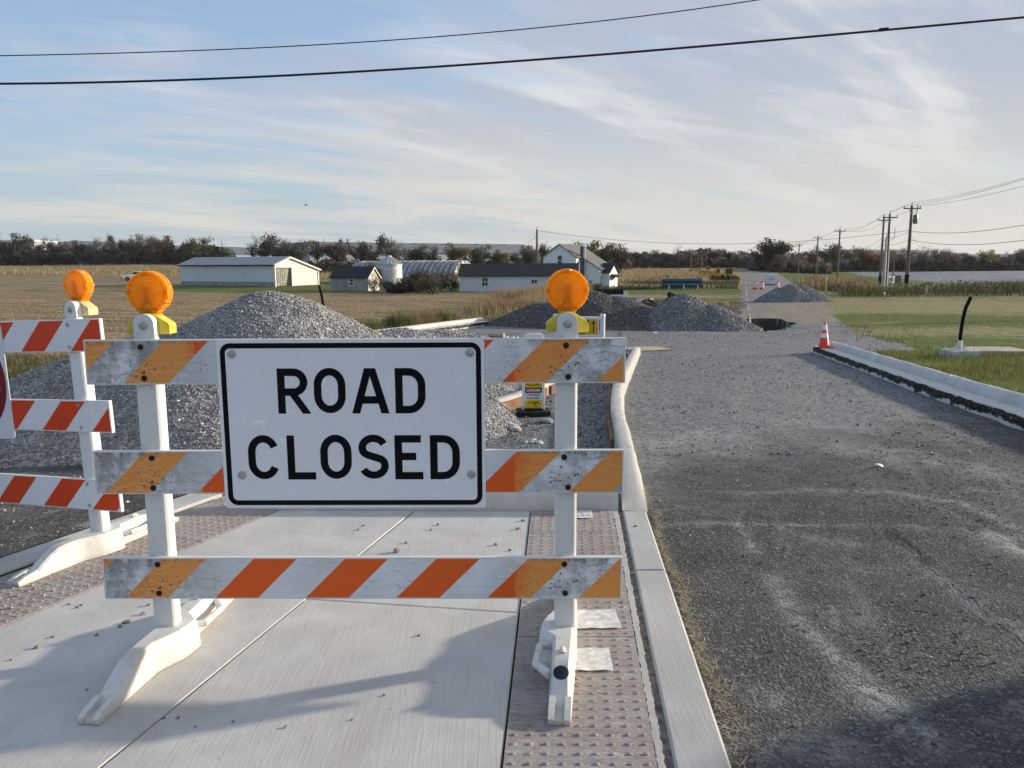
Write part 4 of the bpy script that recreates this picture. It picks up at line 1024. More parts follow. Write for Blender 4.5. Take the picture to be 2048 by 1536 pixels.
# small grey shed
sx, sy = X(737, 95), 95
b = empty('shed', (sx, sy, Tz(sx, sy)), -math.radians(17), 'small weathered grey plank shed with a dark gable roof', 'shed')
gable(b, -4.9, 0, 0, 3.0, 0, 1.62, 1.62, 2.75, 1.5, 'x', [M_GREYW], M_SHD, .22)
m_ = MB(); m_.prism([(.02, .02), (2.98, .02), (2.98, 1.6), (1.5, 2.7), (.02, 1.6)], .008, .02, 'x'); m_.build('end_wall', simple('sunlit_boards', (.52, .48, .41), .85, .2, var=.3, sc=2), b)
m_ = MB()
for a, c in (((-.25, 1.5), (1.5, 2.84)), ((3.25, 1.5), (1.5, 2.84))): m_.prism([a, c, (c[0], c[1] - .16), (a[0], a[1] - .14)], .16, .22, 'x')
m_.build('rake_board', M_TRIM, b); window(b, -2.15, .72, .5, .68, 'y', 0)
# quonset hut
b = empty('quonset_hut', (X(906, 123), 123, Tz(-9, 123)), -TH, 'rusty ribbed quonset hut with an arched metal roof behind the bushes', 'hut')
def m_quonset():
    q = NM('rusty_galvanised', .55, .4, .25); p = q.obj(); rib = q.m('ABSOLUTE', q.m('SINE', q.m('MULTIPLY', q.xyz(p)[0], 3.2)))
    n = q.noise(p, .7, 6, .75, .6)
    q.color(q.mix(q.ramp(n, .5, .66), q.mix(rib, (.09, .09, .10), (.42, .42, .42)), (.09, .065, .05))); q.bump(rib, .8, .1); return q.mat
b.scale = (1.04,) * 3
m_ = MB(); ap = [(3.3 * (1 - math.cos(a)), 3.5 * math.sin(a) ** .9) for a in [PI * k / 20 for k in range(21)]]
nseg = 34
for k in range(nseg):
    e = 1.0 if k % 2 else .985
    m_.prism([(3.3 + (y_ - 3.3) * e, z_ * e) for y_, z_ in ap], -20.2 + k * 20.2 / nseg, -20.2 + (k + 1) * 20.2 / nseg - .004, 'x')
m_.build('arched_roof', m_quonset(), b)
def m_ivy():
    q = NM('ivy_streaked_wall', .9, .2); n = q.noise(q.obj(), 1.6, 7, .75, .5); q.color(q.mix(q.ramp(n, .46, .54), (.10, .085, .05), (.62, .60, .55))); q.bump(n, .8, .2); return q.mat
m_ = MB(); m_.prism([(y_ * .985 + .05, z_ * .985) for y_, z_ in ap], .004, .03, 'x'); m_.build('end_wall', m_ivy(), b)
# grain bin
b = empty('grain_bin', (X(781, 104), 104, Tz(-16, 104) - .28), 0, 'round silver grain bin with a ribbed cone roof', 'grain bin')
M_GALV = simple('galvanised_sheet', (.62, .62, .60), .42, .5, .35, var=.12, sc=1.5)
m_ = MB(); m_.lathe([(1.62, 0), (1.62, 1.1), (1.64, 1.1), (1.64, 1.13), (1.62, 1.13), (1.62, 2.2), (1.64, 2.2), (1.64, 2.23), (1.62, 2.23), (1.62, 3.42)], 40); m_.build('wall', M_GALV, b, smooth=True)
m_ = MB(); m_.lathe([(1.74, 3.36), (1.70, 3.46), (.32, 4.38), (.30, 4.5), (.08, 4.6)], 40); ro = m_.build('roof', simple('bin_roof_sheet', (.40, .41, .43), .4, .5, .4, sc=1), b)
rb = MB()
for k in range(20):
    w = 2 * PI * k / 20; rb.tube([(1.72 * math.cos(w), 1.72 * math.sin(w), 3.48), (.33 * math.cos(w), .33 * math.sin(w), 4.41)], .045, 5)
rb.build('rib', M_GALV, ro)
# long shed with white wall
sx, sy = X(920, 92), 92
b = empty('long_shed', (sx, sy, Tz(sx, sy)), -math.radians(5), 'long white shed with a dark shingle roof and small square windows behind the weeds', 'shed')
gable(b, 0, 13.4, 0, 5.2, -.2, 1.80, 1.80, 3.02, 2.6, 'x', [M_SHW], M_SHD, .3)
m_ = MB(); m_.box((6.7, -.02, 1.74), (13.5, .06, .14)); m_.build('fascia', M_TRIM, b)
m_ = MB()
for a, c in (((-.4, 1.66), (2.6, 3.16)), ((5.6, 1.66), (2.6, 3.16))): m_.prism([a, c, (c[0], c[1] - .18), (a[0], a[1] - .16)], 13.62, 13.7, 'x')
m_.build('rake_board', M_TRIM, b)
m_ = MB(); m_.prism([(.03, -.2), (5.17, -.2), (5.17, 1.8), (2.6, 3.0), (.03, 1.8)], 13.405, 13.42, 'x'); m_.build('end_wall', M_TRIM, b)
window(b, 2.95, .62, .62, .92, 'y', 0, 1, 1); window(b, 8.6, .86, .62, .44, 'y', 0, 0, 1)
m_ = MB(); m_.tube([(.12, -.1, 1.7), (.12, -.1, 0)], .06, 6); m_.build('downpipe', M_TRIM, b)
# two-storey farmhouse
hx, hy = X(1152.6, 106), 106
b = empty('farmhouse', (hx, hy, Tz(hx, hy)), -TH, 'white two-storey farmhouse with grey shingle roof and tall brick flue', 'house')
gable(b, -4.85, 0, 0, 6.6, -.3, 4.15, 4.15, 5.75, -2.42, 'y', [M_CLAP], M_SHG, .28)
m_ = MB(); m_.add([(.008, .02, -.3), (.008, 1.7, -.3), (.008, 1.7, 4.1), (.008, .02, 4.1)], [(0, 1, 2, 3)]); m_.build('side_wall', M_TRIM, b)
m_ = MB(); m_.prism([(0.01, -.3), (2.6, -.3), (2.6, 2.56), (0.01, 4.12)], 1.75, 6.6, 'y'); m_.build('wing_wall', M_CLAP, b)
d = Vector((2.6, 2.56 - 4.12)).normalized(); e = Vector((2.6, 2.56)) + d * .3; n_ = Vector((-d.y, d.x))
m_ = MB(); m_.prism([(.0, 4.18), (.0, 4.30), tuple(e + n_ * .15), tuple(e + n_ * .03)], 1.5, 6.85, 'y'); m_.build('wing_roof', M_SHG, b)
m_ = MB(); m_.add([(2.608, 1.78, -.3), (2.608, 6.5, -.3), (2.608, 6.5, 2.5), (2.608, 1.78, 2.5)], [(0, 1, 2, 3)]); m_.build('side_wall', M_TRIM, b)
m_ = MB(); m_.box((.22, 1.5, 2.6), (.42, .42, 5.9)); ch = m_.build('chimney', simple('grey_flue', (.12, .115, .11), .85, .2, var=.3, sc=3), b)
m_ = MB(); m_.tube([(.60, 1.5, -.2), (.60, 1.5, 5.75), (.60, 1.5, 5.9)], [.06, .06, .10], 8); m_.build('flue_pipe', M_GALV, b)
window(b, -2.35, 3.08, .60, 1.25, 'y', 0); window(b, .62, 2.5, .40, 1.05, 'x', .01); window(b, 1.35, .05, .55, 1.0, 'y', 1.75)
window(b, 2.2, .45, .42, 1.15, 'x', 2.61, 1, 1)
# porch annex with dark roof, its own gable to the sun
pr = MB(); pr.prism([(2.75, -.3), (5.55, -.3), (5.55, 2.15), (4.15, 3.2), (2.75, 2.15)], 2.62, 3.6, 'x'); pr.build('porch_wall', M_CLAP, b)
pr = MB()
for a, c in (((2.5, 1.98), (4.15, 3.24)), ((5.8, 1.98), (4.15, 3.24))): pr.prism([a, c, (c[0], c[1] + .1), (a[0], a[1] + .1)], 2.0, 3.82, 'x')
pr.build('porch_roof', M_SHD, b)
pr = MB(); pr.add([(3.61, 2.77, -.3), (3.61, 5.53, -.3), (3.61, 5.53, 2.12), (3.61, 4.15, 3.15), (3.61, 2.77, 2.12)], [(0, 1, 2, 3, 4)]); pr.build('porch_end', M_TRIM, b)
pr = MB(); pr.prism([(3.62, 1.85), (4.7, 1.55), (4.7, 1.42), (3.62, 1.50)], 3.2, 5.1, 'y'); pr.build('awning', simple('green_awning', (.02, .07, .045), .7, .2), b)
# warehouse on the skyline: a long box of pale panels with a darker band
def m_ware(name, c):
    q = NM(name, .6, .3); p = q.obj(); h = q.m('FRACT', q.m('DIVIDE', q.xyz(p)[0], 9.0))
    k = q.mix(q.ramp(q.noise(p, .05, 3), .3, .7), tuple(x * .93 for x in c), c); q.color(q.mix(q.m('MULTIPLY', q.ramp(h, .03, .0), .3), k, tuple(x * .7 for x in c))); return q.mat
wx0, wy0, wx1, wy1 = X(622, 430), 430, X(1066, 520), 520
L_ = math.hypot(wx1 - wx0, wy1 - wy0); wa = math.atan2(wy1 - wy0, wx1 - wx0)
b = empty('warehouse', (wx0, wy0, 3.0), wa, 'very long pale blue-grey warehouse on the skyline behind the trees', 'warehouse')
zt0 = Z(486, wy0, 622) - 3; zb0 = Z(507, wy0, 622) - 3
m_ = MB(); m_.box((L_ / 2, 20, zb0 / 2 - 2), (L_, 40, zb0 + 4)); m_.build('wall', m_ware('warehouse_wall', (.30, .34, .40)), b)
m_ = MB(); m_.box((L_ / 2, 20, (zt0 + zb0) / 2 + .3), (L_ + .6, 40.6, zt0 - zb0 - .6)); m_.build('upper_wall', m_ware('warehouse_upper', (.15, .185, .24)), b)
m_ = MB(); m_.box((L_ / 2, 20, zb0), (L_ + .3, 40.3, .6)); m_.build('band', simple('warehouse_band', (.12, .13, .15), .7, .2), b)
m_ = MB()
for k in range(7): m_.box((8 + k * L_ / 7, 20, zt0 + .35), (L_ / 7 * .7, 40, .7))
m_.build('parapet', m_ware('warehouse_parapet', (.16, .20, .255)), b)
b = empty('warehouse', (X(8, 430), 430, 3.0), .15, 'pale grey warehouse partly hidden by trees at the far left edge', 'warehouse')
m_ = MB(); m_.box((8, 15, 5), (17, 30, Z(473, 430, 20) - 3 - .0)); m_.build('wall', m_ware('far_wall', (.36, .40, .45)), b)
m_ = MB(); m_.box((8, 15, Z(473, 430, 20) / 2 + 3.5), (17.6, 30.6, .8)); m_.build('parapet', M_TRIM, b)
# low houses and sheds glimpsed through the trees
def far_house(u, y, v0, v1, wpx, label, c=(.62, .63, .65), roof=M_SHG, rz=-.2, base=None):
    z0 = Z(v1, y, u); z1 = Z(v0, y, u); w = wpx * y / FOC
    b = empty('far_house', (X(u, y), y, z0), rz, label, 'house', 'houses glimpsed through the trees')
    h = z1 - z0
    gable(b, -w / 2, w / 2, 0, w * .6, -1, h * .55, h * .55, h, w * .3, 'x', [simple('far_siding', c, .7, .2)], roof, .3)
    for k in (-.28, .1): window(b, w * k, h * .14, w * .09, h * .26, 'y', 0, 0)
far_house(1676, 240, 520, 543, 50, 'pale blue house half hidden in the trees behind the poles', (.50, .53, .58))
far_house(1463, 330, 527, 535, 28, 'low blue-roofed building beside the far road', (.36, .40, .48), simple('blue_roof', (.10, .13, .22), .6, .3), -.3)
far_house(200, 350, 505, 513, 11, 'small white shed behind the trunks, left field', (.75, .75, .74))
far_house(500, 360, 511, 519, 70, 'long flat white shed behind the barn roof', (.66, .67, .70), M_TRIM, -.05)
far_house(92, 345, 507, 512, 9, 'tiny white box building low in the left trees', (.7, .7, .7))

# ------------------------------------------------------------------ vehicles and machines
M_TYRE = simple('tyre_rubber', (.018, .018, .018), .85, .2, var=.3)
M_RIM = simple('wheel_rim', (.35, .35, .36), .4, .5, .6)
M_CARGLASS = simple('car_glass', (.015, .018, .022), .08, .6)
def wheel(parent, x, y, r, w):
    t = MB(); M = Matrix.Translation((x, y, r)) @ Matrix.Rotation(PI / 2, 4, 'Y')
    t.lathe([(r * .6, -w / 2), (r * .9, -w / 2), (r, -w / 2 + .03), (r, w / 2 - .03), (r * .9, w / 2), (r * .6, w / 2)], 24, M); o = t.build('wheel', M_TYRE, parent, smooth=True)
    q = MB(); q.lathe([(.05, -w / 2 - .005), (r * .6, -w / 2 + .01), (r * .6, w / 2 - .01), (.05, w / 2 + .005)], 16, M); q.build('rim', M_RIM, o, smooth=True)
def pickup(loc, rz, label, paint, cat='pickup truck'):
    """nose towards local +y"""
    b = empty('pickup_truck', loc, rz, label, cat)
    m_ = MB()
    m_.prism([(-2.75, .45), (2.7, .45), (2.75, .72), (2.68, 1.06), (2.5, 1.13), (1.25, 1.22), (.55, 1.78), (-.75, 1.80), (-1.05, 1.22), (-2.72, 1.20)], -.96, .96, 'x')
    m_.build('body', paint, b, bevel=.06, smooth=True)
    m_ = MB(); m_.box((0, -1.92, 1.215), (1.7, 1.5, .02)); m_.build('bed', M_BLACK, b)
    for s_ in (-1, 1):
        g = MB(); g.prism([(1.05, 1.24), (.5, 1.70), (-.05, 1.71), (-.05, 1.24)], s_ * .962 - .004, s_ * .962 + .004, 'x'); g.build('side_window', M_CARGLASS, b)
        g = MB(); g.prism([(-.15, 1.24), (-.15, 1.71), (-.70, 1.71), (-.90, 1.24)], s_ * .962 - .004, s_ * .962 + .004, 'x'); g.build('side_window', M_CARGLASS, b)
        g = MB(); g.box((s_ * .72, 2.74, .86), (.32, .06, .2)); g.build('headlight', M_RIM, b, bevel=.02)
        g = MB(); g.box((s_ * 1.08, .95, 1.32), (.2, .1, .16)); g.build('mirror', M_BLACK, b, bevel=.02)
    g = MB(); g.add([(-.8, 1.27, 1.235), (.8, 1.27, 1.235), (.72, .60, 1.765), (-.72, .60, 1.765)], [(0, 1, 2, 3)]); g.build('windscreen', M_CARGLASS, b)
    g = MB(); g.box((0, 2.78, .52), (1.86, .14, .24)); g.build('bumper', M_BLACK, b, bevel=.03)
    g = MB(); g.box((0, 2.735, .86), (1.06, .05, .26)); g.build('grille', M_BLACK, b, bevel=.02)
    for s_ in (-1, 1):
        for y_ in (1.75, -1.65): wheel(b, s_ * .86, y_, .39, .26)
    return b
M_WHP = simple('white_car_paint', (.78, .78, .78), .25, .5, var=.03)
py_ = 150; pickup((X(272, py_), py_ + 1, Tz(X(272, py_), py_)), math.radians(115), 'white pickup truck parked at the edge of the left field', M_WHP)
# unseen truck added right of the view to shadow the road corner
pickup((5.95, 1.58, Tz(6.2, 2)), 0, 'dark pickup truck added out of view at right to shadow the road', simple('dark_car_paint', (.05, .055, .065), .3, .5, var=.05))

M_CATY = simple('machine_yellow', (.52, .32, .035), .55, .3, var=.25, sc=1.2)
M_TRACK = simple('track_steel', (.045, .04, .036), .8, .3, var=.4, sc=3, bump=.4)
def excavator(x, y, rz, label, sc=1.0, arm=1):
    b = empty('excavator', (x, y, Tz(x, y)), rz, label, 'excavator'); b.scale = (sc,) * 3
    for s_ in (-1, 1):
        m_ = MB(); m_.prism([(-1.9, .25), (-1.6, 0), (1.6, 0), (1.9, .25), (1.9, .55), (1.6, .85), (-1.6, .85), (-1.9, .55)], s_ * 1.1 - .28, s_ * 1.1 + .28, 'y'); m_.build('track', M_TRACK, b, bevel=.05)
    m_ = MB(); m_.prism([(-2.1, .95), (1.5, .95), (1.5, 1.35), (-.1, 1.75), (-2.0, 2.1), (-2.3, 1.9)], -1.25, 1.25, 'y'); m_.build('upper_body', M_CATY, b, bevel=.06)
    m_ = MB(); m_.prism([(.05, 1.2), (1.35, 1.2), (1.35, 1.9), (.95, 2.85), (.0, 2.85)], .25, 1.2, 'y'); cb = m_.build('cab', M_CATY, b, bevel=.05)
    m_ = MB(); m_.prism([(.2, 1.75), (1.25, 1.75), (.9, 2.7), (.15, 2.7)], .22, 1.23, 'y'); m_.build('cab_window', M_CARGLASS, cb)
    m_ = MB(); m_.tube([(1.3, -.35, 1.4), (2.7, -.35, 2.35), (4.2, -.35, 2.2), (5.3, -.35, 1.9)], [.24, .30, .22, .16], 6); m_.build('boom', M_CATY, b)
    m_ = MB(); m_.tube([(5.2, -.35, 2.1), (5.7, -.35, 1.2), (5.7, -.35, .75)], [.2, .18, .13], 6); m_.build('stick', M_CATY, b)
    m_ = MB(); m_.prism([(5.75, .8), (5.3, .55), (5.0, .15), (5.5, 0), (6.1, .25)], -.85, .15, 'y'); m_.build('bucket', M_TRACK, b, bevel=.03)
    m_ = MB(); m_.tube([(1.2, -.1, 1.7), (2.6, -.1, 2.6)], .08, 6); m_.build('ram', M_RIM, b)
    return b
def loader(x, y, rz, label, sc=1.0):
    b = empty('wheel_loader', (x, y, Tz(x, y)), rz, label, 'loader'); b.scale = (sc,) * 3
    m_ = MB(); m_.prism([(-2.4, .7), (.4, .7), (1.1, .9), (1.1, 1.5), (-.2, 1.6), (-2.4, 1.7)], -.75, .75, 'y'); m_.build('body', M_CATY, b, bevel=.06)
    m_ = MB(); m_.prism([(-.7, 1.6), (.6, 1.6), (.45, 2.9), (-.6, 2.9)], -.65, .65, 'y'); cb = m_.build('cab', M_TRACK, b, bevel=.04)
    m_ = MB(); m_.prism([(-.62, 1.75), (.52, 1.75), (.42, 2.7), (-.55, 2.7)], -.67, .67, 'y'); m_.build('cab_window', M_CARGLASS, cb)
    m_ = MB(); m_.box((-.05, 0, 2.96), (1.25, 1.4, .12)); m_.build('cab_roof', M_CATY, b)
    for s_ in (-1, 1):
        m_ = MB(); m_.tube([(.6, s_ * .5, 1.4), (1.8, s_ * .5, 1.0), (2.5, s_ * .5, .45)], .12, 6); m_.build('lift_arm', M_CATY, b)
        for x_ in (-1.5, 1.1):
            t = MB(); M = Matrix.Translation((x_, s_ * .95, .65)) @ Matrix.Rotation(PI / 2, 4, 'X'); t.lathe([(.35, -.22), (.62, -.22), (.65, -.15), (.65, .15), (.62, .22), (.35, .22)], 20, M); o = t.build('wheel', M_TYRE, b, smooth=True)
            t = MB(); t.lathe([(.05, -.23), (.35, -.2), (.35, .2), (.05, .23)], 12, M); t.build('rim', M_CATY, o)
    m_ = MB(); m_.prism([(2.4, 0), (3.2, 0), (3.3, .15), (2.7, .3), (2.5, .95), (2.3, .95)], -1.2, 1.2, 'y'); m_.build('bucket', M_TRACK, b, bevel=.03)
    return b
ym = 150
excavator(X(1436, ym), ym, math.radians(200), 'yellow excavator with a folded boom parked by the far road', .72)
excavator(X(1420, ym + 9), ym + 9, math.radians(175), 'second yellow excavator, mostly hidden, its boom reaching left', .74)
loader(X(1459, 146), 146, math.radians(-75), 'yellow wheel loader seen from behind beside the far road', .72)

# ------------------------------------------------------------------ road-work odds and ends
M_ORG = simple('traffic_orange', (.80, .065, .012), .5, .35, var=.08)
M_WREF = simple('white_reflective_band', (.82, .82, .82), .4, .4, var=.05)
def cone(loc, label):
    b = empty('traffic_cone', loc, .2, label, 'traffic cone')
    m_ = MB(); m_.box((0, 0, .02), (.38, .38, .04)); m_.build('base', M_RUB, b, bevel=.012)
    R = lambda h: .145 - .118 * h / .70
    m_ = MB(); m_.lathe([(R(.04) + .01, .04), (R(.06), .06), (R(.70), .70), (R(.70) - .008, .712), (.006, .713)], 28); m_.build('cone_body', M_ORG, b, smooth=True)
    for h0, h1 in ((.30, .42), (.50, .64)):
        q = MB(); q.lathe([(R(h0) - .004, h0), (R(h0) + .003, h0 + .001), (R(h1) + .003, h1 - .001), (R(h1) - .004, h1)], 28); q.build('reflective_band', M_WREF, b, smooth=True)
    return b
cyy = 20.9; cone((6.22 + (cyy - 9.49) * .1635 + .14, cyy, Tz(8.2, cyy) + .148), 'orange traffic cone with two white bands on the end of the kerb')
def barrel(x, y, label):
    b = empty('traffic_barrel', (x, y, float(ground_z(np.array(x), np.array(y)))), 0, label, 'traffic barrel', 'striped barrels across the far road')
    m_ = MB(); m_.lathe([(.36, 0), (.36, .06), (.29, .07)], 24); m_.build('base', M_RUB, b)
    prof = [(.285, .06), (.275, .25), (.262, .255), (.255, .45), (.245, .455), (.24, .65), (.23, .655), (.225, .86), (.18, .92), (.05, .94)]
    m_ = MB(); m_.lathe(prof, 24); bd = m_.build('drum', M_ORG, b, smooth=True)
    for h0, h1, r0, r1 in ((.27, .40, .266, .261), (.47, .61, .249, .244), (.68, .81, .235, .231)):
        q = MB(); q.lathe([(r0 - .004, h0), (r0 + .006, h0), (r1 + .006, h1), (r1 - .004, h1)], 24); q.build('reflective_band', M_WREF, bd)
    m_ = MB(); m_.box((0, 0, .97), (.2, .03, .08)); m_.build('handle', M_ORG, b)
yb = 103
barrel(X(1511, yb), yb, 'left one of the two upright barrels in the middle of the road'); barrel(X(1525, yb), yb, 'upright barrel just right of its twin in the middle of the road')
barrel(X(1556, 108), 108, 'barrel half hidden behind the far gravel heap')
# wrapped pallets
pb = empty('wrapped_pallet', (X(1541, 122), 122, Tz(X(1541, 122), 122)), -.2, 'stacked pallet load wrapped in pale plastic at the road side', 'pallet')
M_WRAP = simple('plastic_wrap', (.60, .63, .66), .35, .5, var=.2, sc=3, bump=.5, bsc=6)
m_ = MB(); m_.box((0, 0, .08), (1.5, 1.2, .16)); m_.build('pallet_base', simple('pallet_wood', (.3, .22, .14), .9, .2), pb)
for k, (dx, z0, z1) in enumerate(((0, .16, .85), (.05, .86, 1.6))):
    m_ = MB(); m_.box((dx, 0, (z0 + z1) / 2), (1.6 - k * .12, 1.3, z1 - z0)); m_.build('wrapped_bundle', M_WRAP, pb, bevel=.1, smooth=True)
# blue-green pipes
yp = 104; pr = X(1403, yp) - X(1330, yp)
M_PIPE = simple('dark_blue_pipe', (.025, .055, .10), .4, .5, var=.2, sc=1)
zg = Tz(X(1366, yp), yp)
for k in range(5):
    lev = 0 if k < 3 else 1; off = (k * .62) if k < 3 else (.31 + (k - 3) * .62)
    m_ = MB(); M = Matrix.Rotation(PI / 2, 4, 'Y'); m_.lathe([(.26, -pr / 2), (.30, -pr / 2), (.30, pr / 2 - .25), (.335, pr / 2 - .24), (.335, pr / 2), (.26, pr / 2), (.26, -pr / 2)][:6], 18, M)
    o = m_.build('drain_pipe', M_PIPE, None, smooth=True); o.location = (X(1366, yp) + .25 * (k % 2) - .1 * lev, yp + off, zg + .335 + lev * .56 + .22); o.rotation_euler = (0, 0, -.02)
    tag(o, ['dark blue drain pipe, front one of the bottom row', 'dark blue drain pipe, middle one of the bottom row', 'dark blue drain pipe, rear one of the bottom row', 'dark blue drain pipe, front one of the top row', 'dark blue drain pipe, rear one of the top row'][k], 'pipe', 'stacked drain pipes')
for s_ in (-.38, .02, .4):
    m_ = MB(); m_.box((0, .62, .1), (.12, 1.9, .2)); m_.box((0, -.33, .3), (.12, .1, .6)); o = m_.build('timber_bearer', M_TRIM, None); o.location = (X(1366, yp) + s_ * pr, yp, zg)
    tag(o, 'pale timber bearer with an upright stake under the blue pipes', 'bearer', 'timber bearers under the pipes')
# vent pipe in its concrete base, slab on the grass
vy = 20.0; vx = X(1915, vy); vz = Tz(vx, vy)
v_ = empty('bent_conduit', (vx, vy, vz), 0, 'black bent conduit standing in a pale square concrete base on the grass', 'conduit')
m_ = MB(); m_.box((0, 0, .08), (.68, .62, .2)); m_.build('concrete_base', simple('pale_green_concrete', (.42, .47, .44), .8, .25, var=.2, sc=5), v_, bevel=.02)
m_ = MB(); m_.box((0, 0, .19), (.36, .3, .03)); m_.tube([(0, 0, .2), (0, 0, .42)], [.06, .05], 10); m_.prism([(-.14, .2), (.0, .2), (.0, .42)], -.02, .02, 'y'); m_.prism([(.0, .2), (.14, .2), (.0, .42)], -.02, .02, 'y'); m_.build('bracket', M_GALV, v_)
ztip = Z(594, vy, 1932) - vz
m_ = MB(); m_.tube([(0, 0, .3), (.0, 0, .55), (.012, 0, .75), (.03, 0, .95), (.055, 0, 1.12), (.085, 0, 1.27), (.125, 0, ztip - .15), (.155, 0, ztip - .07), (.18, 0, ztip)], [.045] * 9, 10); m_.build('conduit', M_BLACK, v_, smooth=True)
for p_ in ((-.25, -.2), (.25, -.2), (.25, .2), (-.25, .2)):
    m_ = MB(); m_.tube([(*p_, .17), (*p_, .27)], .014, 6); m_.build('anchor_bolt', M_GALV, v_)
m_ = MB(); m_.box((0, 0, .04), (1.35, 1.15, .1)); o = m_.build('cover_slab', simple('tan_concrete', (.40, .36, .29), .9, .2, var=.2, sc=4), None, bevel=.015); o.location = (12.62, 20.75, Tz(12.5, 20.7) + .05); o.rotation_euler = (0, 0, -.1)
tag(o, 'flat tan concrete cover lying on the grass behind the conduit', 'slab')
# survey stakes
def stake(u, v0, v1, y, col, label, w=.10):
    x = X(u, y); z0 = Tz(x, y); h = Z(v0, y, u) - z0
    m_ = MB(); m_.box((0, 0, h / 2 - .1), (w, w * .5, h + .2)); m_.mi = 1; m_.box((0, 0, h - .14 * h), (w * 1.06, w * .56, .3 * h)); m_.mi = 0
    o = m_.build('survey_stake', [col, M_TRIM], None); o.location = (x, y, z0); tag(o, label, 'stake', 'stakes along the right verge')
M_STK = simple('stake_yellow', (.62, .46, .06), .7, .2); M_STW = simple('stake_wood', (.50, .40, .24), .8, .2)
stake(1653, 552, 588, 84, M_STK, 'tall yellow stake beside the hedge, right of the far heap', .16)
stake(1770, 584, 600, 68.8, M_STW, 'short pale stake with white top in the dry grass', .14); stake(1853.5, 575, 592, 77.6, M_STK, 'yellow stake at the foot of the hedge, right of the leaning pole', .13)
stake(1776, 578, 588, 84, M_STW, 'thin wooden stake at the hedge foot below the company sign', .10); stake(1682, 581, 585, 84, M_STK, 'stubby yellow stake in the green strip', .12)
# left black post, leaning
y_ = 30; x_ = X(654, y_); m_ = MB(); zb = Z(640, y_, 655); m_.tube([(x_ + .02, y_, zb - .9), (x_, y_, zb), (x_ - .12, y_, Z(590, y_)), (x_ - .20, y_, Z(569, y_))], [.05] * 4, 8)
tag(m_.build('marker_post', M_BLACK, None, smooth=True), 'thin black bent post leaning left behind the big gravel heap', 'post')
# company sign and green box
ys_g = 118; gx = X(1783, ys_g); gz_ = Tz(gx, ys_g)
s_ = empty('company_sign', (gx, ys_g, gz_), .6, 'white sign board reading PCA by the steel poles', 'sign')
h0, h1 = Z(566, ys_g, 1780) - gz_, Z(553, ys_g, 1780) - gz_; ww = 20 * ys_g / FOC
m_ = MB(); m_.box((0, 0, (h0 + h1) / 2), (ww, .12, h1 - h0)); bd = m_.build('board', M_TRIM, s_)
for k in (-.4, .4):
    m_ = MB(); m_.box((k * ww, .08, h1 / 2 - .1), (.12, .1, h1 + .1)); m_.build('sign_post', M_TRIM, s_)
text('lettering', 'PCA', .62, .08, (h0 + h1) / 2 - .2, -.065, simple('navy_print', (.02, .03, .10), .6, .2), bd)
m_ = MB(); m_.box((0, 0, (h0 + h1) / 2), (8 * ys_g / FOC, .6, h1 - h0 + .3)); m_.box((0, 0, h1 + .05), (8.4 * ys_g / FOC, .66, .12)); o = m_.build('utility_cabinet', simple('cabinet_green', (.10, .15, .12), .6, .3), None, bevel=.03); o.location = (X(1797, ys_g), ys_g, gz_); tag(o, 'green utility cabinet beside the white company sign', 'cabinet')
# rebar pins, timber, stones and rubble
for u_, y_, h_ in ((1236, 24.0, .42), (1241, 24.4, .40)):
    x_ = X(u_, y_); m_ = MB(); m_.tube([(x_, y_, Tz(x_, y_) - .1), (x_, y_, Tz(x_, y_) + h_)], .012, 6); tag(m_.build('rebar_pin', M_TRACK, None), 'thin rebar pin standing in the gravel at the island nose', 'rebar', 'rebar pins at the island nose')
m_ = MB(); m_.tube([(0, 0, .08), (.5, -.25, .08)], .085, 8); o = m_.build('timber_offcut', simple('cut_timber', (.46, .36, .20), .85, .2, var=.25), None); o.location = (X(980, 27.5), 27.5, Tz(-.5, 27.5)); tag(o, 'round timber offcut lying in the gravel near the left kerb end', 'timber')
m_ = MB(); m_.box((0, 0, .02), (1.15, .9, .04)); o = m_.build('plywood_sheet', simple('plywood', (.46, .37, .25), .85, .2, var=.2), None); o.location = (X(1292, 22.6), 22.6, Tz(3.9, 22.6) + .01); o.rotation_euler = (0, 0, .3); tag(o, 'plywood sheet lying flat on the gravel past the island nose', 'sheet')
def rock(name, x, y, r, mat, label, cat, group, flat=.65, seed=0, z=None):
    rr = random.Random(seed); bm = bmesh.new(); bmesh.ops.create_icosphere(bm, subdivisions=2, radius=1)
    for v in bm.verts:
        k = 1 + .22 * math.sin(v.co.x * 3.1 + seed) + .18 * math.sin(v.co.y * 4.3 + seed * 2.1) + rr.uniform(-.07, .07)
        v.co = Vector((v.co.x * 1.25, v.co.y, v.co.z * flat)) * k * r
    me = bpy.data.meshes.new(name); bm.to_mesh(me); bm.free(); me.materials.append(mat)
    o = link(name, me); o.location = (x, y, (Tz(x, y) if z is None else z) + r * flat * .6); o.rotation_euler = (rr.uniform(-.3, .3), rr.uniform(-.3, .3), rr.uniform(0, 6)); tag(o, label, cat, group); return o
M_RUBBLE = simple('broken_concrete', (.40, .40, .385), .9, .2, var=.3, sc=14, bump=.5, bsc=40)
M_PEB = simple('pebble_grey', (.23, .22, .21), .85, .25, var=.45, sc=30, bump=.3)
LUMPS = ['pale concrete lump left of the hazard sign, rear one of three', 'largest pale concrete lump left of the hazard sign', 'smallest concrete lump left of the hazard sign', 'concrete lump at the front corner of the black rubber base', 'small concrete lump tucked beside the rubber base corner', 'flat concrete lump nearest the middle board, left one', 'flat concrete lump nearest the middle board, right one', 'flat concrete lump nearest the middle board, far left one']
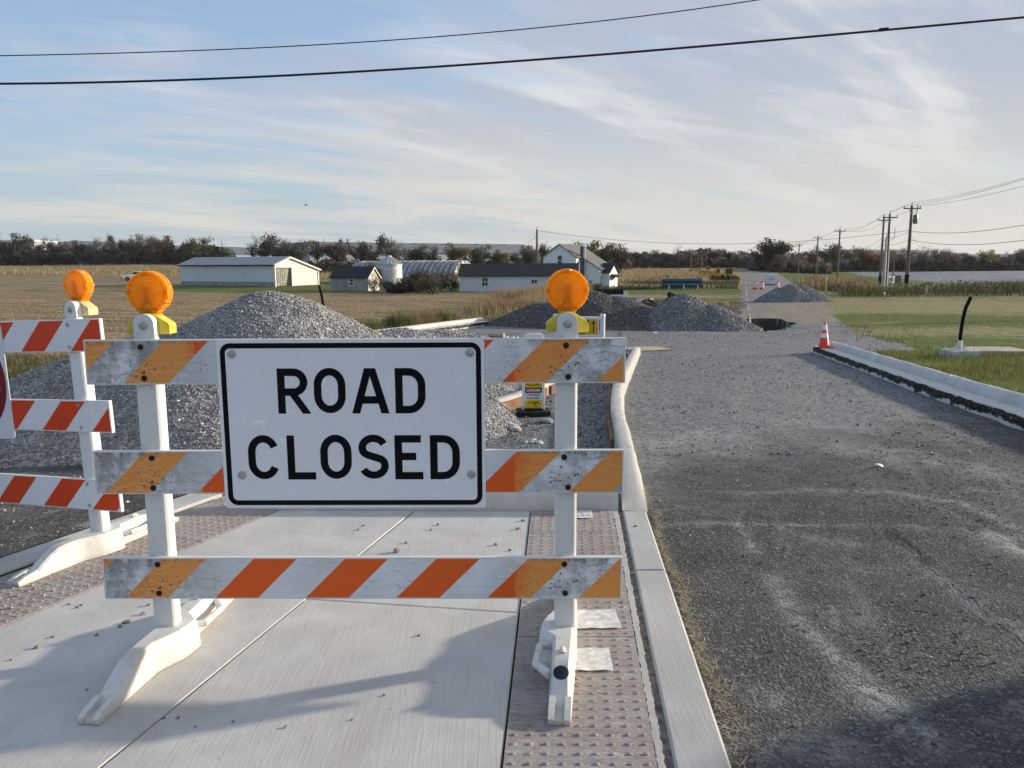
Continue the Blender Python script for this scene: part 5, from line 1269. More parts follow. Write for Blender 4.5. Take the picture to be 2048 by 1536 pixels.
for k, (u_, y_, r_) in enumerate(((1022, 9.75, .075), (1030, 9.55, .085), (1015, 9.7, .05), (1090, 10.15, .075), (1080, 10.2, .05), (1060, 8.75, .05), (1075, 8.7, .045), (1050, 8.7, .04))):
    rock('concrete_lump', X(u_, y_), y_, r_, M_RUBBLE, LUMPS[k], 'rubble', 'concrete lumps by the hazard sign', .5, k)
WSTONES = ['first white stone right of the timber offcut', 'second white stone right of the timber offcut', 'third white stone right of the timber offcut', 'white stone nearest the timber offcut', 'small white stone alone on the dark road surface', 'white stone before the blue-grey gravel heap']
for k, (u_, y_, r_) in enumerate(((1015, 27, .07), (1026, 27, .06), (1034, 27.2, .05), (998, 27.4, .05), (1745, 7.5, .035), (1310, 30, .07))):
    rock('white_stone', X(u_, y_), y_, r_, M_TRIM, WSTONES[k], 'stone', 'white stones on the gravel', .55, k + 20)
# pebbles on the pavement
PB = [(68, 1297, 4.2), (250, 1246, 5), (237, 1254, 3.5), (282, 1229, 4), (295, 1211, 3.5), (190, 1271, 3), (102, 1275, 3), (160, 1211, 2.5), (137, 1209, 2.5), (152, 1216, 2.5), (791, 1104, 6), (875, 1050, 2.5), (716, 1060, 2.5), (725, 1052, 2), (1035, 1058, 3), (1045, 1042, 3), (990, 1090, 3), (860, 1010 + 50, 2), (765, 1391, 2.5), (352, 1437, 3), (323, 1437, 3), (387, 1454, 2.5), (462, 1444, 2.5), (20, 1320, 2.5), (835, 1272, 3), (1018, 1101, 2.5), (811, 1086, 2.5), (170, 1380, 2.5), (700, 1440, 2.5), (567, 1455, 3), (1270, 1054, 3)]
def peb_label(u, v, r):
    size = 'largest pebble' if r >= 6 else 'fat pebble' if r >= 4 else 'small pebble' if r > 2.5 else 'tiny pebble'
    where = 'beyond the lowest board near the back kerb' if v < 1120 and u > 500 else 'on the kerb strip at the right' if u > 1200 else 'in the left foot shadow of the barricade' if v < 1330 and u < 400 and v > 1225 else 'near the left tactile strip' if v < 1225 and u < 400 else 'on the front slab below the lowest board'
    return f'{size} {where}'
for k, (u_, v_, r_) in enumerate(PB):
    x_, y_ = gnd(u_, v_); rock('pebble', x_, y_, r_ * y_ / FOC * 1.15, M_PEB, peb_label(u_, v_, r_), 'pebble', 'pebbles on the pavement', .7, k + 60, 0)
# white sheets left on the tactile strip
M_SHEET = simple('white_film_sheet', (.66, .65, .63), .6, .3, var=.25, sc=22, bump=.4, bsc=80)
for pts in ([(1112, 1222), (1228, 1220), (1241, 1257), (1108, 1259)], [(1076, 1299), (1215, 1297), (1224, 1342), (1071, 1343)], [(1150, 1022), (1183, 1021), (1184, 1037), (1150, 1037)]):
    P = [gnd(*p, .006) for p in pts]; m_ = MB(); n_ = 9; V = []
    for a in range(n_ + 1):
        for c in range(5):
            u, w = a / n_, c / 4; q = [(P[0][i] * (1 - u) + P[1][i] * u) * (1 - w) + (P[3][i] * (1 - u) + P[2][i] * u) * w for i in (0, 1)]
            V.append((*q, .0105 + .0025 * math.sin(a * 2.1 + c) * math.cos(c * 1.7)))
    m_.add(V, [(a * 5 + c, (a + 1) * 5 + c, (a + 1) * 5 + c + 1, a * 5 + c + 1) for a in range(n_) for c in range(4)])
    o = m_.build('film_sheet', M_SHEET, pave, smooth=True)
# tarpaulin heap with a paper label, by the house
yt = 74; tx = X(1228, yt); tz = Tz(tx, yt)
m_ = MB(); m_.tube([(-.9, 0, .42), (.85, .1, .42)], [.42, .46], 12); m_.tube([(-1.5, .3, .3), (-.2, .5, .3)], .32, 10); t_ = m_.build('pipe_roll', M_BLACK, None, smooth=True); t_.location = (tx, yt, tz); tag(t_, 'black rolled pipe with a white tag, lying before the farmhouse', 'pipe roll')
m_ = MB(); m_.box((1.05, -.25, .32), (.55, .03, .62)); m_.build('paper_tag', M_TRIM, t_); m_ = MB(); m_.box((.3, -.45, .2), (1.4, .04, .32)); m_.build('white_wrap', M_WRAP, t_)
# broken slabs in the soil heap
for k in range(40):
    y_ = random.uniform(43, 57); x_ = random.uniform(1.8 + (y_ - 43) * .1, road_left(y_) - 1.2)
    m_ = MB(); w_ = random.uniform(.18, .48); m_.prism([(-w_, -w_ * .5), (w_ * .7, -w_ * .6), (w_, w_ * .2), (w_ * .2, w_ * .7), (-w_ * .8, w_ * .4)], -.07, .07, 'z')
    o = m_.build('concrete_fragment', M_RUBBLE if random.random() < .4 else M_SOIL, None, bevel=.02, seg=1); o.location = (x_, y_, float(ground_z(np.array(x_), np.array(y_))) + .05); o.rotation_euler = (random.uniform(-.4, .4), random.uniform(-.4, .4), random.uniform(0, 6))
    tag(o, 'broken piece of concrete tipped in the dark soil heap', 'rubble', 'broken slabs in the soil heap')

# ------------------------------------------------------------------ poles and wires
def m_wood():
    q = NM('pole_wood', .9, .15); n = q.noise(q.scale(q.obj(), (6, 6, .5)), 2, 6, .7); q.color(q.mix(n, (.10, .075, .055), (.26, .20, .145))); q.bump(n, .4, .02); return q.mat
M_WOOD = m_wood(); M_POLEST = simple('steel_pole_grey', (.42, .43, .44), .5, .4, .3, var=.1, sc=1)
M_WIRE = simple('black_cable', (.012, .012, .013), .6, .3)
M_INS = simple('insulator_grey', (.16, .15, .14), .4, .5)
TOPS = {}
def pole(key, u, y, vtop, label, arm=None, steel=False, r=.16, ru=0, black_band=False, transformer=False, group='wooden utility poles along the road'):
    x = X(u, y); z0 = Tz(x, y); h = Z(vtop, y, u) - z0
    b = empty('utility_pole', (x, y, z0), 0, label, 'utility pole', group)
    m_ = MB(); m_.tube([(0, 0, -.5), (0, 0, h * .5), (0, 0, h)], [r * 1.15, r, r * .72], 10); m_.build('shaft', M_POLEST if steel else M_WOOD, b, smooth=True)
    ins = []
    if arm:
        az, half = arm; zc = h - az
        m_ = MB(); m_.box((0, -.16, zc), (half * 2, .13, .14)); m_.build('crossarm', M_WOOD, b)
        m_ = MB(); m_.tube([(-half * .5, -.17, zc), (0, -.17, zc - .7), (half * .5, -.17, zc)], .03, 5); m_.build('arm_brace', M_GALV, b)
        for px in (-half * .92, half * .92):
            m_ = MB(); m_.lathe([(.03, zc + .06), (.03, zc + .16), (.075, zc + .17), (.075, zc + .24), (.045, zc + .30)], 8, Matrix.Translation((px, -.16, 0))); m_.build('insulator', M_INS, b)
            ins.append(Vector((x + px, y - .16, z0 + zc + .3)))
    m_ = MB(); m_.lathe([(.03, h - .05), (.03, h + .22), (.07, h + .25), (.05, h + .36)], 8); m_.build('insulator', M_INS, b); ins.append(Vector((x, y, z0 + h + .34)))
    if transformer:
        zt_ = Z(446, y, u) - z0
        m_ = MB(); m_.lathe([(.24, zt_ - .1), (.27, zt_), (.27, zt_ + .85), (.22, zt_ + .95), (.05, zt_ + 1.0)], 14, Matrix.Translation((.48, -.1, 0))); m_.build('transformer', M_INS, b, smooth=True)
        m_ = MB(); m_.tube([(.48, -.1, zt_ + .9), (.6, -.1, zt_ + 1.35), (.72, -.1, zt_ + 1.9), (.5, -.1, zt_ + 2.2)], .05, 6); m_.tube([(.1, 0, zt_ + .3), (.45, -.1, zt_ + .4)], .05, 6); m_.build('cutout_fuse', M_INS, b)
    if black_band:
        zb = Z(558, y, u) - z0; m_ = MB(); m_.lathe([(r * 1.2, zb - .45), (r * 1.45, zb - .4), (r * 1.45, zb + .5), (r * 1.2, zb + .55)], 10); m_.build('black_wrap', M_BLACK, b)
    TOPS[key] = (ins, Vector((x, y, z0)), h); return b
pole('A', 1814, 98, 411, 'tallest wooden utility pole with a transformer can, right of the PCA sign', (.35, 1.05), r=.19, black_band=True, transformer=True)
pole('B', 1772, 106, 428, 'wooden pole with a crossarm standing with the grey steel poles, nearer one', (.45, .95), r=.17)
pole('C', 1761, 118, 433, 'wooden pole just left of the grey steel poles, farther one', (.55, .92), r=.17, black_band=True)
pole('S1', 1768, 103, 476, 'taller grey steel pole in the cluster by the company sign', None, True, .17, group='grey steel poles by the company sign')
pole('S2', 1774, 107, 470, 'slimmer grey steel pole at the right of the cluster by the company sign', None, True, .12, group='grey steel poles by the company sign')
pole('D', 1676, 153, 458, 'wooden pole in the green strip left of the pale blue house', (.4, 1.0), r=.18)
pole('E', 1633.5, 182, 473, 'wooden pole at the hedge end, second beyond the steel cluster', (.35, .85), r=.17)
pole('F', 1597, 203, 488, 'wooden pole just right of the big roadside oak', (.3, .7), r=.17)
pole('G', 1577, 215, 493, 'small dark wooden pole close behind the big oak', (.3, .55), r=.16)
pole('H', 1521, 235, 497, 'bare grey pole standing left of the big oak trunk', None, r=.17)
pole('I', 1075, 113, 459, 'tall bare wooden pole behind the long white shed', None, r=.17)
pole('I2', 1072, 116, 500, 'short second pole beside the tall one behind the shed', None, r=.14)
pole('K', 1383, 190, 502, 'dark thin pole left of the excavators', None, r=.13)
pole('L', 1403, 160, 497, 'dark thin pole directly behind the blue pipes', None, r=.12)
pole('M', 1459, 300, 522, 'small pale pole before the blue-roofed building', None, True, .13, group='pale poles by the far road')
pole('N', 1469, 330, 511, 'tall pale pole beside the far road crest', None, True, .17, group='pale poles by the far road')
pole('O', 1475, 340, 512, 'second tall pale pole beside the far road crest', None, True, .17, group='pale poles by the far road')
pole('Q', 852 * 0 + 1787, 150, 507, 'thin black post rising behind the company sign', None, r=.10, group='thin dark posts')
# conduits up the steel cluster
for u_, vt, vb in ((1761, 460, 478), (1784, 455, 475)):
    y_ = 106; x_ = X(u_, y_); m_ = MB(); m_.tube([(x_, y_, Z(vt, y_, u_)), (x_ - .02, y_, Z(vb, y_, u_)), (x_ + (.5 if u_ < 1770 else -.45), y_, Z(vb + 6, y_, u_))], .045, 6)
    tag(m_.build('riser_conduit', M_POLEST, None), 'grey looped riser conduit fixed high on the pole cluster', 'conduit', 'riser conduits on the pole cluster')
def far_pylon(u, vt, label):
    y_ = 900; x_ = X(u, y_); z0 = 3; h = Z(vt, y_, u) - z0; b = empty('lattice_mast', (x_, y_, z0), 0, label, 'mast')
    m_ = MB(); m_.tube([(0, 0, 0), (0, 0, h)], [.9, .35], 5); m_.box((0, 0, h * .8), (9, .5, .5)); m_.box((0, 0, h * .68), (12, .5, .5)); m_.build('tower', M_POLEST, b)
far_pylon(121, 467, 'thin lattice mast on the skyline, left field'); far_pylon(448, 479, 'thin lattice mast on the skyline beyond the barn')
def wire(a, b, sag, r, label, group, n=18):
    P = []
    for i in range(n + 1):
        t = i / n; p = a.lerp(b, t); p = p - Vector((0, 0, 4 * sag * t * (1 - t))); P.append(p)
    m_ = MB(); m_.tube(P, r, 5); return tag(m_.build('power_line', M_WIRE, None, smooth=True), label, 'wire', group)
def base_h(k, f): i, p, h = TOPS[k]; return p + Vector((0, 0, h * f))
N0 = Vector((38.5, 42, 7.6))
pole('Z', 1024 + FOC * 38.5 / 43.5, 42, 768 - 560, 'wooden utility pole beyond the right edge of the view', (.35, 1.05), r=.19)
for (k0, k1, sg) in (('Z', 'A', .9), ('A', 'B', .12), ('C', 'D', 1.0), ('D', 'E', .6), ('E', 'F', .4), ('F', 'G', .2)):
    for i in range(3): wire(TOPS[k0][0][i], TOPS[k1][0][i], sg, .016, ('left-arm', 'right-arm', 'pole-top')[i] + {'Z': ' wire running from the right edge to the tallest pole', 'A': ' wire between the tallest pole and the steel cluster', 'C': ' wire from the steel cluster to the next pole', 'D': ' wire over the green strip by the pale blue house', 'E': ' wire reaching the pole beside the oak', 'F': ' wire between the two poles behind the oak'}[k0], 'overhead wires along the road')
for f, sg in ((.70, 1.3), (.60, 1.5)): wire(base_h('Z', f), base_h('A', f), sg, .024, ('upper' if f > .65 else 'lower') + ' of two thick cables running from the right edge to the tallest pole', 'lower cables along the road')
for f in (.70, .60):
    wire(base_h('A', f), base_h('C', f * 1.0), .3, .02, ('upper' if f > .65 else 'lower') + ' slack cable from the tallest pole to the steel cluster', 'lower cables along the road'); wire(base_h('C', f), base_h('D', f * .95), 1.2, .016, ('upper' if f > .65 else 'lower') + ' slack cable sagging beyond the steel cluster', 'lower cables along the road')
wire(base_h('A', .71), base_h('I', .985), 1.75, .022, 'long slack cable crossing the road from the house pole', None, 40)
wire(base_h('A', .66), Vector((X(1840, 96), 96, Tz(53, 96) + .2)) + Vector((4, 0, 0)), 0, .012, 'guy wire slanting down from the tallest pole', None)
for dx in (-1.8, -1.2): wire(base_h('I', .9), TOPS['I'][1] + Vector((dx * 3, 12, 3.5)), .1, .012, 'thin guy wire left of the tall shed pole', 'guy wires of the shed pole')
def overhead(pts, y, r, label):
    us = np.array([p[0] for p in pts], float); vs = np.array([p[1] for p in pts], float); c = np.polyfit(us, vs, 3)
    P = []
    for u in np.linspace(-500, 2550, 50): v = float(np.polyval(c, np.clip(u, -150, 2200))) + (0 if -150 < u < 2200 else (u - np.clip(u, -150, 2200)) * (-.01 if u < 0 else -.085)); P.append((X(u, y) * .93, y, Z(v, y, u)))
    P = [(gx_ , gy_, gz2) for gx_, gy_, gz2 in P]
    m_ = MB(); m_.tube(P, r, 6); return tag(m_.build('power_line', M_WIRE, None, smooth=True), label, 'wire', 'two cables crossing overhead')
def ray_at(u, v, y):
    a = (u - 1024) / FOC; b = -(v - ROLL * (u - 1024) - 768) / FOC
    d = Vector((a, math.cos(PITCH) + b * math.sin(PITCH), -math.sin(PITCH) + b * math.cos(PITCH))); t = y / d.y
    return Vector((d.x * t, y, EYE + d.z * t))
def overhead(pts, y, r, label):
    us = [p[0] for p in pts]; vs = [p[1] for p in pts]; c = np.polyfit(us, vs, 3)
    P = [ray_at(u, float(np.polyval(c, u)), y) for u in np.linspace(-260, 2300, 44)]
    m_ = MB(); m_.tube(P, r, 6); return tag(m_.build('power_line', M_WIRE, None, smooth=True), label, 'wire', 'two cables crossing overhead')
overhead([(0, 112), (300, 103), (700, 87), (1100, 55), (1300, 28), (1525, 0)], 15, .0095, 'thinner upper cable crossing the sky overhead')
o = overhead([(0, 168), (400, 157), (700, 145), (1000, 125), (1300, 103), (1600, 75), (1800, 56), (2048, 36)], 12.5, .0165, 'thicker lower cable crossing the sky overhead')
m_ = MB(); p0 = ray_at(1762, 60, 12.5); p1 = ray_at(1780, 58, 12.5); m_.tube([p0, p1], .026, 8); m_.build('splice_sleeve', M_WIRE, o)
# a bird
bd = empty('bird', tuple(ray_at(614, 410, 70)), .4, 'small dark bird flying above the left field', 'bird')
m_ = MB(); m_.tube([(-.16, 0, 0), (0, 0, .0), (.1, 0, .01), (.16, 0, .0)], [.015, .05, .04, .012], 8); m_.build('body', M_TRACK, bd, smooth=True)
for s_ in (-1, 1): m_ = MB(); m_.add([(.06, 0, .02), (-.05, 0, .02), (-.06, s_ * .16, .06), (-.02, s_ * .27, .03), (.05, s_ * .15, .07)], [(0, 1, 2, 3, 4), (4, 3, 2, 1, 0)][:1]); m_.build('wing', M_TRACK, bd)

# ------------------------------------------------------------------ trees
def m_leaf(name, a, b, hue=.25):
    q = NM(name, .75, .15); r = q.attr('rnd'); n = q.noise(q.obj(), .14, 4, .6)
    c = q.mix(r, a, b); c = q.mix(q.m('MULTIPLY', q.ramp(n, .4, .65), .6), c, tuple(x * .55 for x in a))
    h = q.n('ShaderNodeHueSaturation'); q.L.new(c, h.inputs['Color']); q.put(h.inputs['Value'], q.m('ADD', .8, q.m('MULTIPLY', q.rand(), .4))); q.put(h.inputs['Hue'], q.m('ADD', .5 - hue * .06, q.m('MULTIPLY', q.rand(), hue * .12)))
    q.L.new(h.outputs[0], q.b.inputs['Base Color'])
    tr = q.n('ShaderNodeBsdfTranslucent'); q.L.new(h.outputs[0], tr.inputs[0]); mx = q.n('ShaderNodeMixShader'); mx.inputs[0].default_value = .3
    q.L.new(q.b.outputs[0], mx.inputs[1]); q.L.new(tr.outputs[0], mx.inputs[2]); q.L.new(mx.outputs[0], q.N['Material Output'].inputs[0]); return q.mat
M_BARK = simple('bark', (.105, .092, .082), .9, .1, var=.35, sc=2)
L_BROWN = m_leaf('brown_leaves', (.085, .072, .058), (.175, .145, .112)); L_OLIVE = m_leaf('olive_leaves', (.080, .080, .042), (.165, .160, .085))
L_YELL = m_leaf('yellowing_leaves', (.13, .115, .035), (.24, .20, .07)); L_DARK = m_leaf('dark_green_leaves', (.042, .046, .032), (.092, .095, .062))
L_RED = m_leaf('red_leaves', (.12, .025, .018), (.20, .05, .03)); L_RUST = m_leaf('rusty_leaves', (.14, .095, .058), (.22, .15, .09))
def tree_mesh(seed, dens, leafy, spread, h=10., bare=False, trunk_h=.22, lsz=.34):
    """tapered trunk with limbs (one mesh) and a crown of leaf clumps (another), 10 units tall"""
    rg = random.Random(seed); m_ = MB(); tips = []
    def grow(p, d, l, r, lev):
        n = 3; path = [p]; q = p.copy(); dd = d.copy()
        for i in range(n):
            dd = (dd + Vector((rg.uniform(-.22, .22), rg.uniform(-.22, .22), rg.uniform(-.08, .22)))).normalized(); q = q + dd * (l / n); path.append(q.copy())
            if lev >= 2: tips.append((q.copy(), lev))
        m_.tube(path, [r * (1 - .55 * i / n) for i in range(n + 1)], 5 if lev < 2 else 3, cap=False)
        if lev < (4 if bare else 3):
            kids = rg.randint(3, 4) if lev < 2 else rg.randint(2, 3)
            for k in range(kids):
                a = rg.uniform(0, 2 * PI); tilt = rg.uniform(.35, .95) * spread
                o = dd.orthogonal().normalized(); o.rotate(Matrix.Rotation(a, 3, dd)); nd = (dd * math.cos(tilt) + o * math.sin(tilt)).normalized()
                nd.z = nd.z * .8 + .12
                grow(path[rg.choice((1, 2, 3)) if lev else rg.choice((2, 3, 3))], nd.normalized(), l * rg.uniform(.55, .82), r * .5, lev + 1)
    grow(Vector((0, 0, -.4)), Vector((0, 0, 1)), h * trunk_h + .4, .24, 0)
    for k in range(3):
        a = rg.uniform(0, 6.28); grow(Vector((0, 0, h * trunk_h * rg.uniform(.6, 1))), Vector((math.cos(a) * .55 * spread, math.sin(a) * .55 * spread, .8)).normalized(), h * .27, .14, 1)
    mz = max(p.z for p, _ in tips); s_ = h / mz
    m_.v = [(x * s_, y * s_, z * s_) for x, y, z in m_.v]
    tr = m_.mesh('trunk', M_BARK)
    rn = np.random.default_rng(seed); P = np.array([tuple(p * s_) for p, _ in tips])
    n = int(dens * 1000); idx = rn.integers(0, len(P), n)
    C = P[idx] + rn.normal(0, leafy, (n, 3)) * np.array([1, 1, .75]); C[:, 2] = np.clip(C[:, 2], .6, h * 1.06)
    V, F, A = leaf_quads(C, lsz, rn, np.repeat(rn.random(len(P))[idx] * .55, 1) + rn.random(n) * .45)
    return tr, (V, F, A)
def leaf_quads(C, sz, rn, rnd):
    n = len(C); a = rn.normal(size=(n, 3)); a /= np.linalg.norm(a, axis=1)[:, None]; b = np.cross(a, rn.normal(size=(n, 3))); b /= np.linalg.norm(b, axis=1)[:, None]
    s1 = sz * (0.5 + rn.random(n))[:, None]; s2 = s1 * (.45 + .5 * rn.random(n))[:, None]
    V = np.stack([C - a * s1, C - b * s2, C + a * s1, C + b * s2], 1).reshape(-1, 3)
    return V, np.arange(4 * n).reshape(-1, 4), np.repeat(rnd, 4)
TREES = {}
def tree_kind(key, seeds, leafmats, **k):
    out = []
    for s_ in seeds:
        tr, (V, F, A) = tree_mesh(s_, **k)
        out.append((tr, {lm.name: np_mesh('crown', V, F, lm, {'rnd': A}) for lm in leafmats}))
    TREES[key] = out
tree_kind('full', (1, 2, 3), (L_OLIVE, L_BROWN, L_YELL, L_DARK, L_RED, L_RUST), dens=4.6, leafy=.72, spread=.9, trunk_h=.14, lsz=.27)
tree_kind('sparse', (4, 5, 6), (L_BROWN, L_OLIVE, L_RUST, L_DARK), dens=2.4, leafy=.5, spread=.9, trunk_h=.2, lsz=.20)
tree_kind('bare', (7, 8, 9), (L_BROWN, L_OLIVE), dens=.9, leafy=.35, spread=.8, bare=True, trunk_h=.24, lsz=.12)
tree_kind('narrow', (10, 11), (L_BROWN, L_OLIVE, L_DARK), dens=1.5, leafy=.45, spread=.5, trunk_h=.2, lsz=.3)
TREE_ROOTS = {}
def tree(u, y, vtop, kind, leaf, label, group=None, wide=1.0, vb=None, seed=None):
    x = X(u, y); z0 = float(ground_z(np.array(x), np.array(float(y)))) if vb is None else Z(vb, y, u)
    h = max(1.0, Z(vtop, y, u) - z0); rg = random.Random((u * 31 + y * 7) if seed is None else seed)
    tr, cr = rg.choice(TREES[kind])
    b = empty('tree', (x, y, z0), rg.uniform(0, 6.28), label, 'tree', group); s_ = h / 10.4
    b.scale = (s_ * wide, s_ * wide, s_)
    link('trunk', tr, b); link('crown', cr[leaf.name], b); return b
G1 = 'trees in the dark line behind the left field'
NM_ = {'full': 'leafy', 'sparse': 'thinly leaved', 'bare': 'bare', 'narrow': 'slender'}
LN_ = {L_BROWN.name: 'brown', L_OLIVE.name: 'olive', L_YELL.name: 'yellowing', L_DARK.name: 'dark green', L_RED.name: 'red', L_RUST.name: 'rusty'}
def auto(kind, leaf, where): return f'{NM_[kind]} {LN_[leaf.name]} tree {where}'
left_line = [(-40, 462, 'sparse', L_BROWN), (4, 459, 'sparse', L_BROWN), (44, 468, 'full', L_DARK), (72, 474, 'sparse', L_BROWN), (95, 470, 'bare', L_BROWN), (118, 482, 'full', L_BROWN), (140, 484, 'full', L_BROWN), (160, 480, 'sparse', L_BROWN), (183, 486, 'full', L_BROWN), (205, 471, 'bare', L_BROWN), (222, 470, 'bare', L_BROWN), (243, 468, 'sparse', L_BROWN), (262, 478, 'full', L_DARK), (280, 468, 'sparse', L_BROWN), (300, 472, 'sparse', L_BROWN), (318, 470, 'sparse', L_BROWN), (345, 472, 'full', L_BROWN), (378, 474, 'full', L_OLIVE), (415, 472, 'sparse', L_OLIVE)]
CNT = {}
ORD = ['first', 'second', 'third', 'fourth', 'fifth', 'sixth', 'seventh', 'eighth', 'ninth', 'tenth', 'eleventh', 'twelfth', 'thirteenth', 'fourteenth', 'fifteenth', 'sixteenth', 'seventeenth', 'eighteenth', 'nineteenth', 'twentieth']
def ranked(kind, leaf, where):
    k = (kind, leaf.name, where); CNT[k] = CNT.get(k, 0) + 1
    return f'{ORD[CNT[k] - 1]} {NM_[kind]} {LN_[leaf.name]} tree from the left {where}'
for u_, v_, k_, l_ in left_line: tree(u_, 278 + (u_ * 7 % 23), v_, k_, l_, ranked(k_, l_, 'in the line behind the left field'), G1, 1.0)
for k in range(22):
    u_ = -60 + k * 22 + random.uniform(-6, 6); k_, l_ = random.choice((('sparse', L_BROWN), ('full', L_BROWN), ('full', L_DARK), ('bare', L_BROWN)))
    tree(u_, 300 + random.uniform(0, 20), random.uniform(487, 502), k_, l_, ranked(k_, l_, 'low behind the left front row'), 'low trees behind the left line', 1.3)
for u_, y_, v_, k_, l_, lb in ((513, 225, 464, 'bare', L_BROWN, 'tall bare tree with fine branches rising behind the barn roof'), (534, 228, 464, 'narrow', L_BROWN, 'slim upright tree just right of the tall bare one'), (556, 226, 471, 'sparse', L_BROWN, 'rounded brown tree right of the slim one behind the barn'), (578, 224, 478, 'sparse', L_BROWN, 'low brown tree above the barn roof peak'), (604, 224, 478, 'sparse', L_BROWN, 'brown tree touching the left end of the warehouse'),
                               (638, 230, 479, 'narrow', L_DARK, 'narrow dark tree before the left end of the warehouse'), (684, 205, 479, 'full', L_BROWN, 'round dark brown tree before the pale warehouse'), (723, 200, 483, 'sparse', L_BROWN, 'low brown tree left of the grain bin'), (748, 198, 467, 'sparse', L_BROWN, 'tallest brown tree above the grain bin'), (788, 200, 475, 'sparse', L_BROWN, 'open brown tree right above the grain bin roof'),
                               (815, 210, 490, 'bare', L_BROWN, 'thin bare tree above the quonset roof'), (838, 205, 489, 'full', L_OLIVE, 'small olive tree above the quonset roof'), (866, 205, 492, 'sparse', L_BROWN, 'low brown tree right of the small olive one'), (905, 200, 487, 'full', L_YELL, 'yellow-green round tree above the end of the quonset'), (938, 210, 489, 'bare', L_BROWN, 'bare tree right of the yellow-green one'), (962, 205, 489, 'full', L_OLIVE, 'olive tree behind the long shed'), (993, 205, 500, 'full', L_RUST, 'low rusty tree behind the long shed'),
                               (1040, 205, 494, 'sparse', L_OLIVE, 'thin olive tree left of the tall pole'), (1062, 200, 492, 'full', L_BROWN, 'dark tree right behind the tall pole'), (1100, 190, 486, 'full', L_OLIVE, 'olive tree left of the farmhouse gable'), (1143, 175, 482, 'full', L_OLIVE, 'dark olive tree showing above the farmhouse ridge'), (1180, 172, 482, 'full', L_YELL, 'yellow-green tree above the farmhouse roof'), (1210, 178, 487, 'full', L_DARK, 'dark green tree right of the farmhouse roof'), (1243, 170, 488, 'full', L_BROWN, 'rusty brown tree standing right of the farmhouse')):
    tree(u_, y_, v_, k_, l_, lb, 'trees behind the farm buildings', .98)
G2 = 'trees in the wood beyond the hay field'
for u_, v_ in ((1268, 502), (1276, 506), (1290, 504), (1300, 503), (1312, 500), (1333, 503), (1345, 505), (1375, 500), (1395, 498), (1405, 502), (1415, 497), (1425, 500), (1432, 496), (1450, 499)):
    k_, l_ = random.choice((('full', L_BROWN), ('full', L_OLIVE), ('full', L_BROWN), ('sparse', L_BROWN))); tree(u_, 232 + random.uniform(0, 25), v_, k_, l_, ranked(k_, l_, 'in the wood beyond the hay'), G2, 1.3)
tree(1358, 205, 488, 'bare', L_BROWN, 'bare tree standing tall left of the excavators', G2); tree(1385, 212, 499, 'full', L_OLIVE, 'olive tree above the excavators', G2, 1.2); tree(1406, 225, 493, 'bare', L_BROWN, 'bare treetop rising beside the thin pole', G2)
tree(1488, 300, 501, 'full', L_OLIVE, 'olive tree at the far end of the road', G2, 1.3)
tree(1536, 205, 477, 'full', L_DARK, 'big spreading oak with open dark crown beside the road', None, 1.05, seed=3); tree(1520, 208, 484, 'sparse', L_DARK, 'left limb tree of the big oak by the road', None, 1.0)
tree(1552, 207, 481, 'sparse', L_DARK, 'smaller dark tree crowding the right of the big oak', None, 1.0); tree(1560, 200, 509, 'full', L_BROWN, 'low brown tree under the right of the oak', None, 1.5)
G3 = 'trees in the wood beyond the right field'
for k in range(54):
    u_ = 1580 + k * 9.6 + random.uniform(-5, 5); v_ = random.uniform(496, 518) - 6 * math.exp(-((u_ - 1700) / 60) ** 2); k_, l_ = random.choice((('full', L_BROWN), ('full', L_YELL), ('sparse', L_BROWN), ('full', L_OLIVE), ('full', L_RUST), ('sparse', L_OLIVE), ('bare', L_BROWN), ('full', L_DARK), ('sparse', L_RUST)))
    tree(u_, 245 + random.uniform(0, 26), v_, k_, l_, ranked(k_, l_, 'in the wood beyond the right field'), G3, 1.3)
for u_, v_, k_, l_, lb in ((1609, 503, 'full', L_DARK, 'dark green tree left of the pole by the hedge end'), (1661, 487, 'sparse', L_OLIVE, 'tall round olive tree left of the second pole'), (1745, 508, 'full', L_RED, 'red-leaved tree left of the steel poles'), (1890, 516, 'full', L_RED, 'dull red tree low in the right wood'), (1848, 488, 'bare', L_BROWN, 'tall bare tree right of the tallest pole'), (1812, 490, 'bare', L_BROWN, 'bare pale tree behind the tallest pole'), (1884, 493, 'bare', L_BROWN, 'leaning bare tree in the right wood'), (1975, 500, 'full', L_YELL, 'yellow tree in the right wood near the edge'), (1935, 506, 'full', L_RUST, 'rusty orange tree in the right wood'), (2010, 499, 'bare', L_BROWN, 'wide bare tree near the right edge'), (2052, 505, 'full', L_DARK, 'dark tree at the right edge')):
    tree(u_, 240, v_, k_, l_, lb, G3, 1.25)
